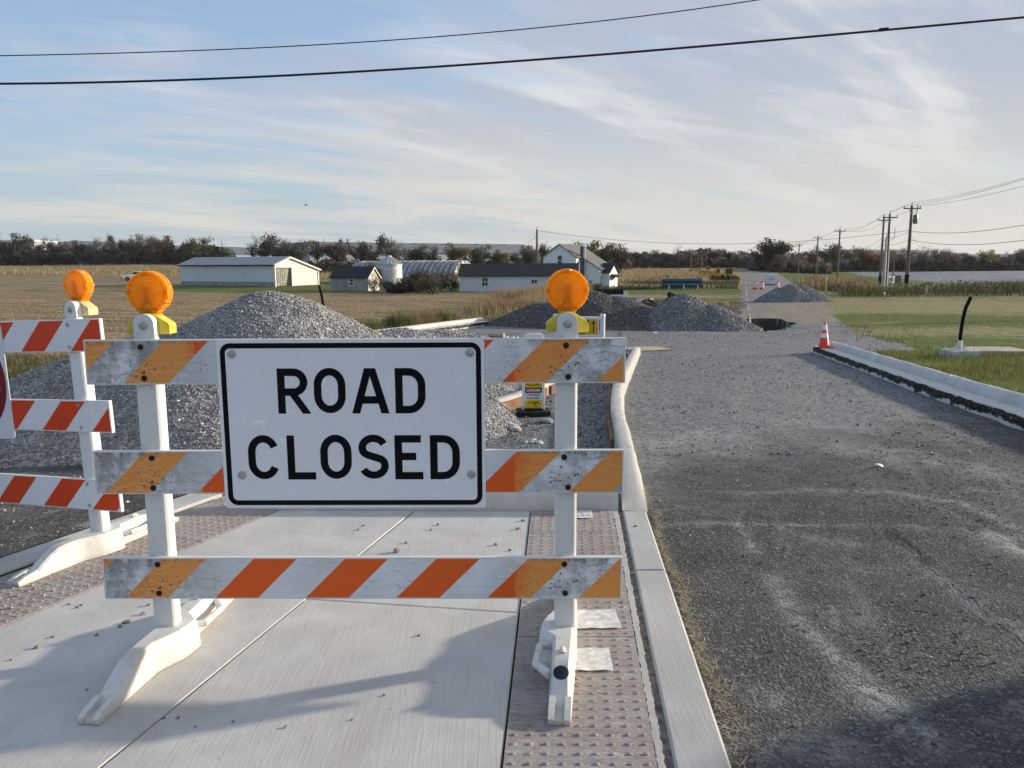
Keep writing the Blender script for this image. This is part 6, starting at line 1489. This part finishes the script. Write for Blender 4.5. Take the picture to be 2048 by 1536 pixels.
# shrubs before the farm buildings
def shrub(u, y, vtop, leaf, label, wide=1.3, dens='sparse'):
    x = X(u, y); z0 = Tz(x, y); h = Z(vtop, y, u) - z0; b = empty('shrub', (x, y, z0), random.uniform(0, 6), label, 'shrub', 'dark shrubs before the farm buildings')
    tr, cr = random.choice(TREES[dens]); b.scale = (h / 10.4 * wide * 1.5, h / 10.4 * wide * 1.5, h / 10.4 * 1.35); b.location.z -= h * .36; link('stem', tr, b); link('foliage', cr[leaf.name], b)
for a in ((750, 92.5, 541, L_BROWN, 'twiggy shrub covering the sunlit end of the small shed', 1.2, 'bare'), (752, 99, 522, L_OLIVE, 'tall olive shrub behind the small shed roof', .42, 'full'), (802, 88, 556, L_DARK, 'dark round shrub below the grain bin', 1.2, 'full'), (828, 92, 538, L_BROWN, 'dark shrub in front of the quonset', 1.0, 'full'), (838, 88, 540, L_BROWN, 'brown shrub left of the quonset end', 1.2, 'sparse'), (868, 84, 541, L_BROWN, 'spreading bare shrub before the quonset end', 1.3, 'sparse'), (884, 95, 540, L_BROWN, 'thin shrub against the ivy-covered quonset end', 1.2, 'sparse'), (785, 90, 560, L_DARK, 'low dark shrub right of the twiggy one', 1.5, 'full'), (905, 96, 548, L_OLIVE, 'low shrub at the corner of the long shed', 1.2, 'sparse')): shrub(*a)
for a in ((1186, 96, 566, L_DARK, 'low round bush under the farmhouse wall', 2.0, 'full'), (1197, 88, 570, L_DARK, 'dark bush beside the heap before the farmhouse', 2.2, 'full')): shrub(*a)

def leafmass(name, mat, pts, size, seed):
    rn = np.random.default_rng(seed); V, F, A = leaf_quads(pts, size, rn, rn.random(len(pts))); return tag(link(name, np_mesh(name, V, F, mat, {'rnd': A})), kind='stuff')
def band(u0, u1, y0, y1, h0, h1, n, seed, bumps=14):
    rn = np.random.default_rng(seed); u = rn.uniform(u0, u1, n); y = rn.uniform(y0, y1, n); x = (u - 1024) / FOC * (y * math.cos(PITCH) + (EYE + 1) * math.sin(PITCH))
    hh = h0 + (h1 - h0) * (.5 + .5 * vnoise(u / bumps, y * .05, 1, seed)); z = ground_z(x, y) + hh * rn.random(n) ** .8
    return np.stack([x, y, z], 1)
leafmass('undergrowth', L_DARK, np.concatenate([band(-80, 470, 276, 300, 2, 4.8, 6500, 1), band(-80, 470, 288, 300, 2, 6.5, 2500, 12)]), 1.1, 1)
leafmass('undergrowth', L_BROWN, np.concatenate([band(440, 1260, 200, 222, 1.0, 3.2, 7000, 2), band(640, 1080, 205, 222, 1, 3.8, 1500, 21)]), .85, 2)
leafmass('undergrowth', L_BROWN, np.concatenate([band(1250, 1500, 232, 262, 1, 5, 4200, 3), band(1500, 1660, 205, 240, 1, 4.5, 2500, 33)]), .85, 3)
leafmass('undergrowth', L_BROWN, band(1600, 2150, 238, 262, 1, 4.0, 8000, 4), .9, 4)
leafmass('undergrowth', L_OLIVE, band(1600, 2150, 236, 244, .5, 4, 2200, 44), .8, 5)
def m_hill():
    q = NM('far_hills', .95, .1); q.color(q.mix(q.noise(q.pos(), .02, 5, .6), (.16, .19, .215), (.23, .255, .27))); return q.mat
def hills(u0, u1, y, pts, label):
    us = np.linspace(u0, u1, 80); V = []; F = []
    for i, u in enumerate(us):
        v = np.interp(u, [p[0] for p in pts], [p[1] for p in pts]) + 1.2 * vnoise(u / 9, 3.3, 1, 5); zt_ = Z(v, y, u); x = X(u, y)
        V += [(x, y, -2), (x, y + 60, zt_), (x * 1.1, y + 700, zt_ * .9)]
    F = [(3 * i + k, 3 * i + 3 + k, 3 * i + 4 + k, 3 * i + 1 + k) for i in range(len(us) - 1) for k in (0, 1)]
    tag(link('hills', np_mesh('hills', V, F, m_hill(), smooth=True)), kind='structure')
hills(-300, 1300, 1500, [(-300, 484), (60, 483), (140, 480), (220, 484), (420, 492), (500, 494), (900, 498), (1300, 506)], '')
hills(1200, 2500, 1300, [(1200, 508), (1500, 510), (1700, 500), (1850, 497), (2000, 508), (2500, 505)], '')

# ------------------------------------------------------------------ gravel heaps and loose stones
OCT = np.array([(1, 0, 0), (-1, 0, 0), (0, 1, 0), (0, -1, 0), (0, 0, 1), (0, 0, -1)], float)
OCF = np.array([(0, 2, 4), (2, 1, 4), (1, 3, 4), (3, 0, 4), (2, 0, 5), (1, 2, 5), (3, 1, 5), (0, 3, 5)])
def stones(P, r, rn):
    """angular crushed stones (n,3) with radii r -> V, F, per-vertex random"""
    n = len(P); d = OCT[None] * (rn.uniform(.55, 1.25, (n, 6, 1))) + rn.normal(0, .16, (n, 6, 3))
    q = rn.normal(size=(n, 4)); q /= np.linalg.norm(q, axis=1)[:, None]; w, x, y, z = q.T
    Rm = np.stack([1 - 2 * (y * y + z * z), 2 * (x * y - z * w), 2 * (x * z + y * w), 2 * (x * y + z * w), 1 - 2 * (x * x + z * z), 2 * (y * z - x * w), 2 * (x * z - y * w), 2 * (y * z + x * w), 1 - 2 * (x * x + y * y)], 1).reshape(n, 3, 3)
    V = np.einsum('nij,nkj->nki', Rm, d) * np.asarray(r)[:, None, None] + P[:, None]
    return V.reshape(-1, 3), (np.arange(n)[:, None, None] * 6 + OCF[None]).reshape(-1, 3), np.repeat(rn.random(n), 6)
def m_stone(name, a, b, c=None):
    q = NM(name, .85, .25); r = q.attr('rnd'); k = q.mix(r, a, b); big_ = q.noise(q.pos(), .9, 4, .6); k = q.mix(q.m('MULTIPLY', q.ramp(big_, .5, .7), .35), k, tuple(x * w for x, w in zip(a, (1.9, 1.75, 1.5)))); k = q.mix(q.m('MULTIPLY', q.ramp(big_, .48, .3), .3), k, b)
    if c: k = q.mix(q.ramp(r, .86, .97), k, c)
    q.color(q.mix(q.m('MULTIPLY', q.ramp(q.noise(q.pos(), 40, 3), .5, .7), .3), k, tuple(x * .6 for x in a))); return q.mat
M_ST1 = m_stone('grey_limestone', (.145, .145, .147), (.44, .436, .428), (.58, .575, .555)); M_ST2 = m_stone('dark_crushed_stone', (.065, .063, .062), (.18, .172, .163), (.28, .27, .26)); M_ST3 = m_stone('blue_grey_stone', (.105, .106, .110), (.28, .28, .278), (.40, .40, .39)); M_ST4 = m_stone('fine_grey_stone', (.16, .16, .165), (.27, .268, .265))
M_STR = m_stone('road_stone', (.09, .088, .085), (.26, .25, .235), (.40, .39, .36))
def heap(label, cones, x0, x1, y0, y1, step, mat, n, r0, r1, seed, back=.6):
    rn = np.random.default_rng(seed); nx = int((x1 - x0) / step); ny = int((y1 - y0) / step)
    xs, ys = np.meshgrid(np.linspace(x0, x1, nx), np.linspace(y0, y1, ny))
    def hz(x, y):
        z = np.full(np.shape(x), -1.0)
        for cx, cy, h, s_, rd in cones:
            d = np.sqrt((x - cx) ** 2 + (y - cy) ** 2 + rd * rd) - rd; z = np.maximum(z, h - s_ * d * (1 + .08 * vnoise(x, y, 1.2, seed)))
        return T(x, y) + np.where(z > -.25, z, -.25 ) + .025 * vnoise(x, y, 2.5, seed + 1) - .02
    zs = hz(xs, ys); V = np.stack([xs, ys, zs], -1).reshape(-1, 3)
    i, j = np.meshgrid(np.arange(ny - 1), np.arange(nx - 1), indexing='ij'); i = i.ravel(); j = j.ravel()
    F = np.stack([i * nx + j, i * nx + j + 1, (i + 1) * nx + j + 1, (i + 1) * nx + j], 1)
    keep = (V[F][:, :, 2] - T(V[F][:, :, 0], V[F][:, :, 1])).max(1) > -.22; F = F[keep]
    o = link('gravel_heap', np_mesh('gravel_heap', V, F, mat, {'rnd': rn.random(len(V))}, smooth=True)); tag(o, label, 'gravel heap', 'gravel heaps along the works')
    px = rn.uniform(x0, x1, n * 3); py = rn.uniform(y0, y1, n * 3); pz = hz(px, py); top = pz - T(px, py)
    cyy_ = max(c[1] for c in cones); ok = (top > -.03) & (py < cyy_ + back); px, py, pz = px[ok][:n], py[ok][:n], pz[ok][:n]
    r = rn.uniform(r0, r1, len(px)) * (1 + .5 * (rn.random(len(px)) > .93)); Vs, Fs, A = stones(np.stack([px, py, pz + r * .25], 1), r, rn)
    s_ = link('stones', np_mesh('stones', Vs, Fs, mat, {'rnd': A}), o); tag(s_, kind='stuff'); return o
heap('big pale grey gravel heap behind the two barricades', [(-3.22, 10.6, 1.70, .60, .5), (-4.35, 10.2, 1.24, .55, .5), (-5.7, 10.6, .86, .52, .5), (-2.15, 11.2, .92, .55, .4), (-1.75, 12.9, .55, .36, .4), (-2.6, 12.5, .9, .4, .5), (-1.9, 15.0, .62, .28, .6)], -8.2, .1, 7.2, 16.5, .07, M_ST1, 110000, .010, .0185, 11, 1.2)
heap('low spill of pale gravel before the left kerb end', [(-3.5, 24.3, .50, .30, .6), (-2.2, 25.2, .38, .24, .6), (-4.6, 22.8, .5, .3, .6)], -7.5, 1.0, 19.5, 28.5, .12, M_ST1, 9000, .02, .04, 15, 2.5)
heap('dark crushed stone heap behind the right amber lamp', [(X(1185, 35), 35, Z(588, 35, 1185) + .98, .52, .7), (X(1235, 34.6), 34.6, 1.28, .50, .6), (X(1090, 35.5), 35.5, .98, .45, .6), (X(1290, 34), 34, .85, .5, .5)], -1.5, 8.0, 31, 38.5, .12, M_ST2, 26000, .022, .042, 12)
heap('blue-grey gravel heap beside the pit in the road', [(X(1368, 33.8), 33.8, Z(590, 33.8, 1368) + .93, .68, .35), (X(1425, 33.2), 33.2, 1.0, .62, .3), (X(1330, 33.2), 33.2, .82, .6, .3)], 4.6, 11.4, 30.2, 37, .10, M_ST3, 17000, .03, .055, 13)
heap('fine grey gravel heap far down the right edge of the road', [(X(1581, 66), 66, Z(569, 66, 1581) + 1.42, .64, .35), (X(1605, 66.2), 66.2, 1.35, .64, .4), (X(1558, 66), 66, 1.15, .62, .3)], 19, 29.5, 61.5, 71, .14, M_ST4, 5000, .03, .06, 14)
# loose stones on the road, in the island bed and by the kerbs
def scatter(name, n, fx, r0, r1, mat, seed):
    rn = np.random.default_rng(seed); x, y, w = fx(rn, n); k = rn.random(len(x)) < w; x, y = x[k], y[k]; z = ground_z(x, y); r = rn.uniform(r0, r1, len(x)) * (.6 + .9 * rn.random(len(x)) ** 3)
    V, F, A = stones(np.stack([x, y, z + r * .25], 1), r, rn); tag(link(name, np_mesh(name, V, F, mat, {'rnd': A})), kind='stuff')
def on_road(rn, n):
    y = np.exp(rn.uniform(math.log(2.4), math.log(24), n)); x = .8 + rn.random(n) ** .8 * 9 * np.minimum(1, .32 + y / 18)
    kr = np.interp(y, [5.8, 7.5, 8.6, 10, 11.5, 13, 16, 19.6, 24], [1.05, 1.24, 1.36, 1.5, 1.7, 1.92, 2.5, 3.2, 3.9]); kr = np.where(y < 5.8, strip_right(y) + .03, kr); d = .40 + .9 * vnoise(x, y, .8, 31) + .5 * vnoise(x, y, 2.5, 32) + np.clip((y - 6) / 8, 0, .6)
    return x, y, np.clip(d, .05, 1) * (x > kr) * ((x < edge_right(y) - .4) | (y > 21.8))
scatter('loose_gravel', 46000, on_road, .003, .0105, M_STR, 41)
def on_apron(rn, n):
    y = rn.uniform(8, 40, n); x = rn.uniform(1.4, 13, n) + np.clip(y - 20, 0, 30) * .05; return x, y, ((x > np.interp(y, [8, 10, 13, 16, 19.6, 24, 36], [1.4, 1.55, 1.95, 2.5, 3.2, 2, 1])) & (x < edge_right(y) - .35)) * np.clip(.35 + .9 * vnoise(x, y, .7, 71), .08, 1) * (((x - 11.3 - .288 * (y - 36.2)) / 1.7) ** 2 + ((y - 36.2) / 4.9) ** 2 > 1)
scatter('loose_gravel', 26000, on_apron, .008, .022, M_ST3, 45)
def in_bed(rn, n):
    y = rn.uniform(6.2, 23, n); x = rn.uniform(-2.2, 3.2, n); l = np.interp(y, [6.4, 8, 9.4, 10.6, 11.75, 14.2, 18, 21.2], [-2.2, -1.5, -.86, -.3, .2, 1.05, 2.2, 3.0]); r_ = np.interp(y, [5.8, 7.5, 8.6, 10, 11.5, 13, 16, 19.6, 21.3], [.78, .95, 1.06, 1.2, 1.38, 1.6, 2.2, 2.9, 3.2])
    return x, y, ((x > l + .05) & (x < r_ - .06)).astype(float)
scatter('bed_gravel', 22000, in_bed, .008, .020, M_ST2, 42)
def by_left(rn, n):
    y = rn.uniform(3.2, 8.6, n); x = rn.uniform(-6, -1.6, n); d = np.exp(-((x - (strip_left(y) - .55)) / .22) ** 2) * np.exp(-((y - 4.2) / .45) ** 2) * 1.2 + (x < strip_left(y) - .95) * .12 + np.exp(-((y - 8.2) / .5) ** 2) * .6 * (x < -1.6)
    return x, y, np.clip(d, 0, 1)
rn_ = np.random.default_rng(77)
def by_tact(rn, n):
    y = rn.uniform(3.7, 4.9, n); x = strip_left(y) - rn.uniform(.05, .65, n); return x, y, np.exp(-((y - 4.3) / .35) ** 2)
def scatter_flat(name, n, fx, r0, r1, mat, seed, z0):
    rn = np.random.default_rng(seed); x, y, w = fx(rn, n); k = rn.random(len(x)) < w; x, y = x[k], y[k]; r = rn.uniform(r0, r1, len(x)) * (.6 + .9 * rn.random(len(x)) ** 3)
    V, F, A = stones(np.stack([x, y, z0 + r * .3], 1), r, rn); tag(link(name, np_mesh(name, V, F, mat, {'rnd': A})), kind='stuff')
scatter('loose_gravel', 9000, by_left, .006, .016, M_ST1, 43)
scatter_flat('loose_gravel', 330, by_tact, .004, .010, M_ST1, 44, .004)

# ------------------------------------------------------------------ grass, straw and weeds
def m_blade(name, cols, tl=.35):
    q = NM(name, .8, .12); r = q.attr('rnd'); c = q.mix(q.ramp(r, .0, .55), cols[0], cols[1]); c = q.mix(q.ramp(r, .55, 1.0), c, cols[2])
    n = q.noise(q.pos(), .7, 4, .6); c = q.mix(q.m('MULTIPLY', q.ramp(n, .48, .7), .5), c, cols[2]); q.color(c)
    tr = q.n('ShaderNodeBsdfTranslucent'); q.L.new(c, tr.inputs[0]); mx = q.n('ShaderNodeMixShader'); mx.inputs[0].default_value = tl
    q.L.new(q.b.outputs[0], mx.inputs[1]); q.L.new(tr.outputs[0], mx.inputs[2]); q.L.new(mx.outputs[0], q.N['Material Output'].inputs[0]); return q.mat
def blades(name, x, y, h, w, mat, lean, seed, z=None, flat=False):
    rn = np.random.default_rng(seed); n = len(x); z = ground_z(x, y) - .01 if z is None else z
    a = rn.uniform(0, 2 * PI, n); ca, sa = np.cos(a), np.sin(a); b = rn.uniform(0, 2 * PI, n); l = np.abs(rn.normal(0, lean, n)) * h; w = w * (.6 + .8 * rn.random(n))
    P0 = np.stack([x, y, z], 1); W_ = np.stack([ca * w, sa * w, 0 * w], 1); D = np.stack([np.cos(b) * l, np.sin(b) * l, h], 1)
    mid = P0 + D * np.array([.4, .4, .58]); tip = P0 + D
    V = np.stack([P0 - W_, P0 + W_, mid + W_ * .7, mid - W_ * .7, tip], 1).reshape(-1, 3); k = np.arange(n)[:, None] * 5
    F = np.concatenate([k + np.array([[0, 1, 2]]), k + np.array([[0, 2, 3]]), k + np.array([[3, 2, 4]])])
    return tag(link(name, np_mesh(name, V, F, mat, {'rnd': np.repeat(rn.random(n), 5)})), kind='stuff')
M_GR = m_blade('verge_grass', ((.065, .092, .020), (.140, .165, .042), (.32, .28, .12))); M_GRD = m_blade('rank_grass', ((.065, .095, .022), (.135, .155, .045), (.31, .265, .13)))
M_DRY = m_blade('dry_weeds', ((.20, .155, .085), (.33, .26, .145), (.46, .375, .23))); M_RDW = m_blade('reddish_weeds', ((.15, .095, .06), (.25, .165, .10), (.36, .27, .16))); M_STRAW = m_blade('straw', ((.30, .25, .15), (.46, .385, .25), (.62, .54, .38)), .15)
M_HED = m_blade('hedge_weeds', ((.030, .034, .016), (.060, .062, .028), (.135, .115, .06)))
rn = np.random.default_rng(5)
def pick(n, x0, x1, y0, y1, f, logy=False):
    y = np.exp(rn.uniform(math.log(y0), math.log(y1), n)) if logy else rn.uniform(y0, y1, n); x = x0 + (x1 - x0) * rn.random(n); k = rn.random(n) < f(x, y); return x[k], y[k]
# verge behind the right kerb
x, y = pick(95000, 6.6, 17, 8.3, 21.5, lambda x, y: (x > edge_right(y) + .06) * np.clip(.55 + .6 * vnoise(x, y, .7, 51), .12, 1) * (x < .68 * y + 2), True); blades('grass', x, y, rn.uniform(.05, .17, len(x)), .0045, M_GR, .5, 61)
x, y = pick(16000, 9, 26, 20, 46, lambda x, y: (x > edge_right(y) + .2) * np.clip(.2 + .8 * vnoise(x, y, .35, 52), 0, 1) * (x < .68 * y + 2), True); blades('grass', x, y, rn.uniform(.03, .09, len(x)), .009, M_GR, .8, 62)
x, y = pick(16000, 14, 60, 40, 90, lambda x, y: (x > edge_right(y) + .3) * np.clip(.2 + .8 * vnoise(x, y, .2, 53), 0, 1)); blades('grass', x, y, rn.uniform(.03, .08, len(x)), .014, M_GR, .8, 63)
# rank weeds along the broken edge of the gravel
x, y = pick(2600, 8, 15, 19, 34, lambda x, y: np.exp(-((x - edge_right(y)) / .5) ** 2) * np.clip(.4 + vnoise(x, y, .9, 54), 0, 1)); blades('weeds', x, y, rn.uniform(.1, .32, len(x)), .008, M_HED, .5, 64)
# verge left of the big heap
x, y = pick(30000, -14, -4.4, 8.2, 19, lambda x, y: ((x < edge_left(y) + .3) & (x > -.72 * y - 1)) * np.clip(.7 + .5 * vnoise(x, y, .6, 55), .15, 1), True); M_GRL = m_blade('shaded_rank_grass', ((.032, .050, .013), (.068, .082, .025), (.16, .135, .06))); blades('grass', x, y, rn.uniform(.12, .42, len(x)), .006, M_GRL, .6, 65)
x, y = pick(52000, -9, 1.5, 15, 42, lambda x, y: (x < edge_left(y) - .85 * (y > 22)) * (x > edge_left(y) - 5.5) * np.clip(.6 + .6 * vnoise(x, y, .4, 56), .05, 1)); blades('grass', x, y, rn.uniform(.10, .36, len(x)), .011, M_GRD, .5, 66)
# tall dry weeds between the field and the heaps
x, y = pick(34000, -9, 5.5, 33, 74, lambda x, y: (x < edge_left(y) - .85 + (y > 36) * 3.4) * (x > -2.6 + (y - 33) * .03) * np.clip(.45 + .9 * vnoise(x, y, .28, 57), 0, 1)); hb = .35 + .55 * np.clip(vnoise(x, y, .23, 58) + .45, 0, 1) + .45 * np.clip((y - 42) / 18, 0, 1); blades('dry_weeds', x, y, hb * rn.uniform(.6, 1.25, len(x)), .017, M_DRY, .42, 67)
x, y = pick(15000, -2, 5.5, 36, 70, lambda x, y: (x < edge_left(y) - .85 + (y > 36) * 3.0) * np.clip(vnoise(x, y, .3, 59) * 1.6 - .2, 0, 1)); blades('reddish_weeds', x, y, rn.uniform(.4, 1.15, len(x)), .016, M_RDW, .5, 68)
def clump(x, y, r, h, n, mat, seed, w): rr = np.random.default_rng(seed); px = x + rr.normal(0, r, n); py = y + rr.normal(0, r * .8, n); return px, py, h * np.exp(-((px - x) ** 2 + (py - y) ** 2) / (2.2 * r * r)) * rr.uniform(.6, 1.2, n) + .08
for k, (u_, y_, r_, h_, mt, nm) in enumerate(((800, 30.2, .5, .85, M_GRD, 'weed_clump'), (850, 31.6, .45, .8, M_RDW, 'weed_clump'), (830, 31.0, .45, .7, M_DRY, 'weed_clump'), (905, 34.2, .4, .7, M_DRY, 'weed_clump'), (888, 33.6, .35, .7, M_GRD, 'weed_clump'), (730, 28.0, .6, .65, M_GRD, 'weed_clump'), (1010, 41, .9, 1.0, M_RDW, 'weed_clump'), (1060, 43, .9, 1.15, M_DRY, 'weed_clump'), (985, 44, .9, .95, M_DRY, 'weed_clump'))):
    px, py, ph = clump(X(u_, y_), y_, r_, h_, 1300, mt, 80 + k, .01); o = blades(nm, px, py, ph, .010, mt, .55, 90 + k)
    tag(o, ['green weed clump left of the white kerb end', 'reddish weed clump hanging over the white kerb', 'straw-coloured weed clump behind the left end of the kerb', 'dry weed clump behind the middle of the kerb', 'small green weed clump behind the kerb', 'low green weeds at the foot of the big heap', 'reddish bush of weeds left of the dark heap', 'tall dry weeds touching the dark heap', 'dry weeds before the long white shed'][k], 'weeds')
# ditch hedge on the right
x, y = pick(14000, 30, 95, 76, 100, lambda x, y: (x > edge_right(y) + 1.5) * np.clip(.55 + .6 * vnoise(x, y, .15, 60), .1, 1)); blades('hedge_weeds', x, y, (.30 + .95 * np.clip(.30 + vnoise(x, y, .12, 61), 0, 1) + .25 * np.clip(vnoise(x, y, .5, 65), 0, 1)) * rn.uniform(.6, 1.4, len(x)), .035, M_HED, .6, 69)
hx_, hy_ = pick(46000, 30, 95, 76, 100, lambda x, y: (x > edge_right(y) + 1.5) * np.clip(.25 + 1.3 * vnoise(x, y, .2, 60), .03, 1) * np.clip((y - 77 - 5 * vnoise(x, y, .1, 70)) / 4, 0, 1)); hh_ = (.15 + 1.0 * np.clip(.2 + vnoise(hx_, hy_, .16, 61), 0, 1) + .5 * np.clip(vnoise(hx_, hy_, .7, 66), 0, 1)) * rn.random(len(hx_)); hp_ = np.stack([hx_, hy_, ground_z(hx_, hy_) + hh_], 1); kk = vnoise(hx_, hy_, .25, 67) > .1
leafmass('hedge_leaves', L_DARK, hp_[~kk], .11, 7); leafmass('hedge_leaves', L_BROWN, hp_[kk], .11, 8)
x, y = pick(9000, 38, 60, 92, 135, lambda x, y: np.exp(-((x - road_left(y) - 12.5) / 2.4) ** 2)); blades('hedge_weeds', x, y, rn.uniform(.5, 1.6, len(x)), .05, M_RDW, .45, 70)
# scrub left of the far road
x, y = pick(26000, 12, 44, 96, 150, lambda x, y: (x < road_left(y) - .8) * (x > road_left(y) - 19) * (y > 104) * np.clip(.3 + .9 * vnoise(x, y, .1, 62), 0, 1)); blades('scrub', x, y, rn.uniform(.2, .8, len(x)), .035, M_HED, .7, 71)
kk = rn.random(len(x)) < .6; leafmass('scrub_leaves', L_OLIVE, np.stack([x[kk], y[kk], ground_z(x[kk], y[kk]) + rn.random(kk.sum()) * (.3 + 1.1 * np.clip(vnoise(x[kk], y[kk], .2, 68), 0, 1))], 1), .13, 9)
x, y = pick(5000, 8, 24, 38, 60, lambda x, y: (np.abs(x - road_left(y) + 1.6) < 1.4) * np.clip(.3 + vnoise(x, y, .4, 63), 0, 1)); blades('scrub', x, y, rn.uniform(.1, .55, len(x)), .014, M_DRY, .5, 72)
# edge of the standing hay, left, and around the farm
x, y = pick(52000, -150, 40, 150, 300, lambda x, y: (y > 152 + np.clip(-30 - x, 0, 400) * .47) * (x < road_left(y) - 2) * np.exp(-(y - 152 - np.clip(-30 - x, 0, 400) * .47) / 26)); blades('hay', x, y, rn.uniform(.5, 1.15, len(x)), .07, M_DRY, .35, 73)
x, y = pick(9000, 12, 40, 118, 200, lambda x, y: (x < road_left(y) - 6) * (y > 130)); blades('hay', x, y, rn.uniform(.5, 1.1, len(x)), .06, M_DRY, .35, 74)
# stubble
x, y = pick(60000, -60, 2, 14, 95, lambda x, y: (x < edge_left(y) - 4) * (x > -.75 * y - 2), True); blades('stubble', x, y, rn.uniform(.05, .18, len(x)), .013, M_DRY, .8, 75)
# straw caught along the flush kerb
n = 3000; y = rn.uniform(2.3, 6.6, n); x = strip_right(y) + .03 + np.abs(rn.normal(0, .05, n)) * (.5 + .9 * np.clip(vnoise(y, y, 1.3, 69), 0, 1)) + .05 * (vnoise(y, y, 2.2, 64) > .1) * rn.random(n); blades('straw', x, y, rn.uniform(.003, .014, n), .0020, M_STRAW, 5.5, 76, z=np.full(n, -.034))

# ------------------------------------------------------------------ thin autumn haze over the fields
hb_ = MB(); hb_.box((60, 1100, 20), (5200, 3000, 66)); hz_o = hb_.mesh('haze', []); q = bpy.data.materials.new('haze'); q.use_nodes = True; q.node_tree.nodes.clear()
vo = q.node_tree.nodes.new('ShaderNodeOutputMaterial'); vp = q.node_tree.nodes.new('ShaderNodeVolumePrincipled'); vp.inputs['Density'].default_value = .00009; vp.inputs['Color'].default_value = (.86, .90, .96, 1); vp.inputs['Anisotropy'].default_value = .2
q.node_tree.links.new(vp.outputs[0], vo.inputs['Volume']); hz_o.materials.append(q); tag(link('haze', hz_o), kind='stuff')
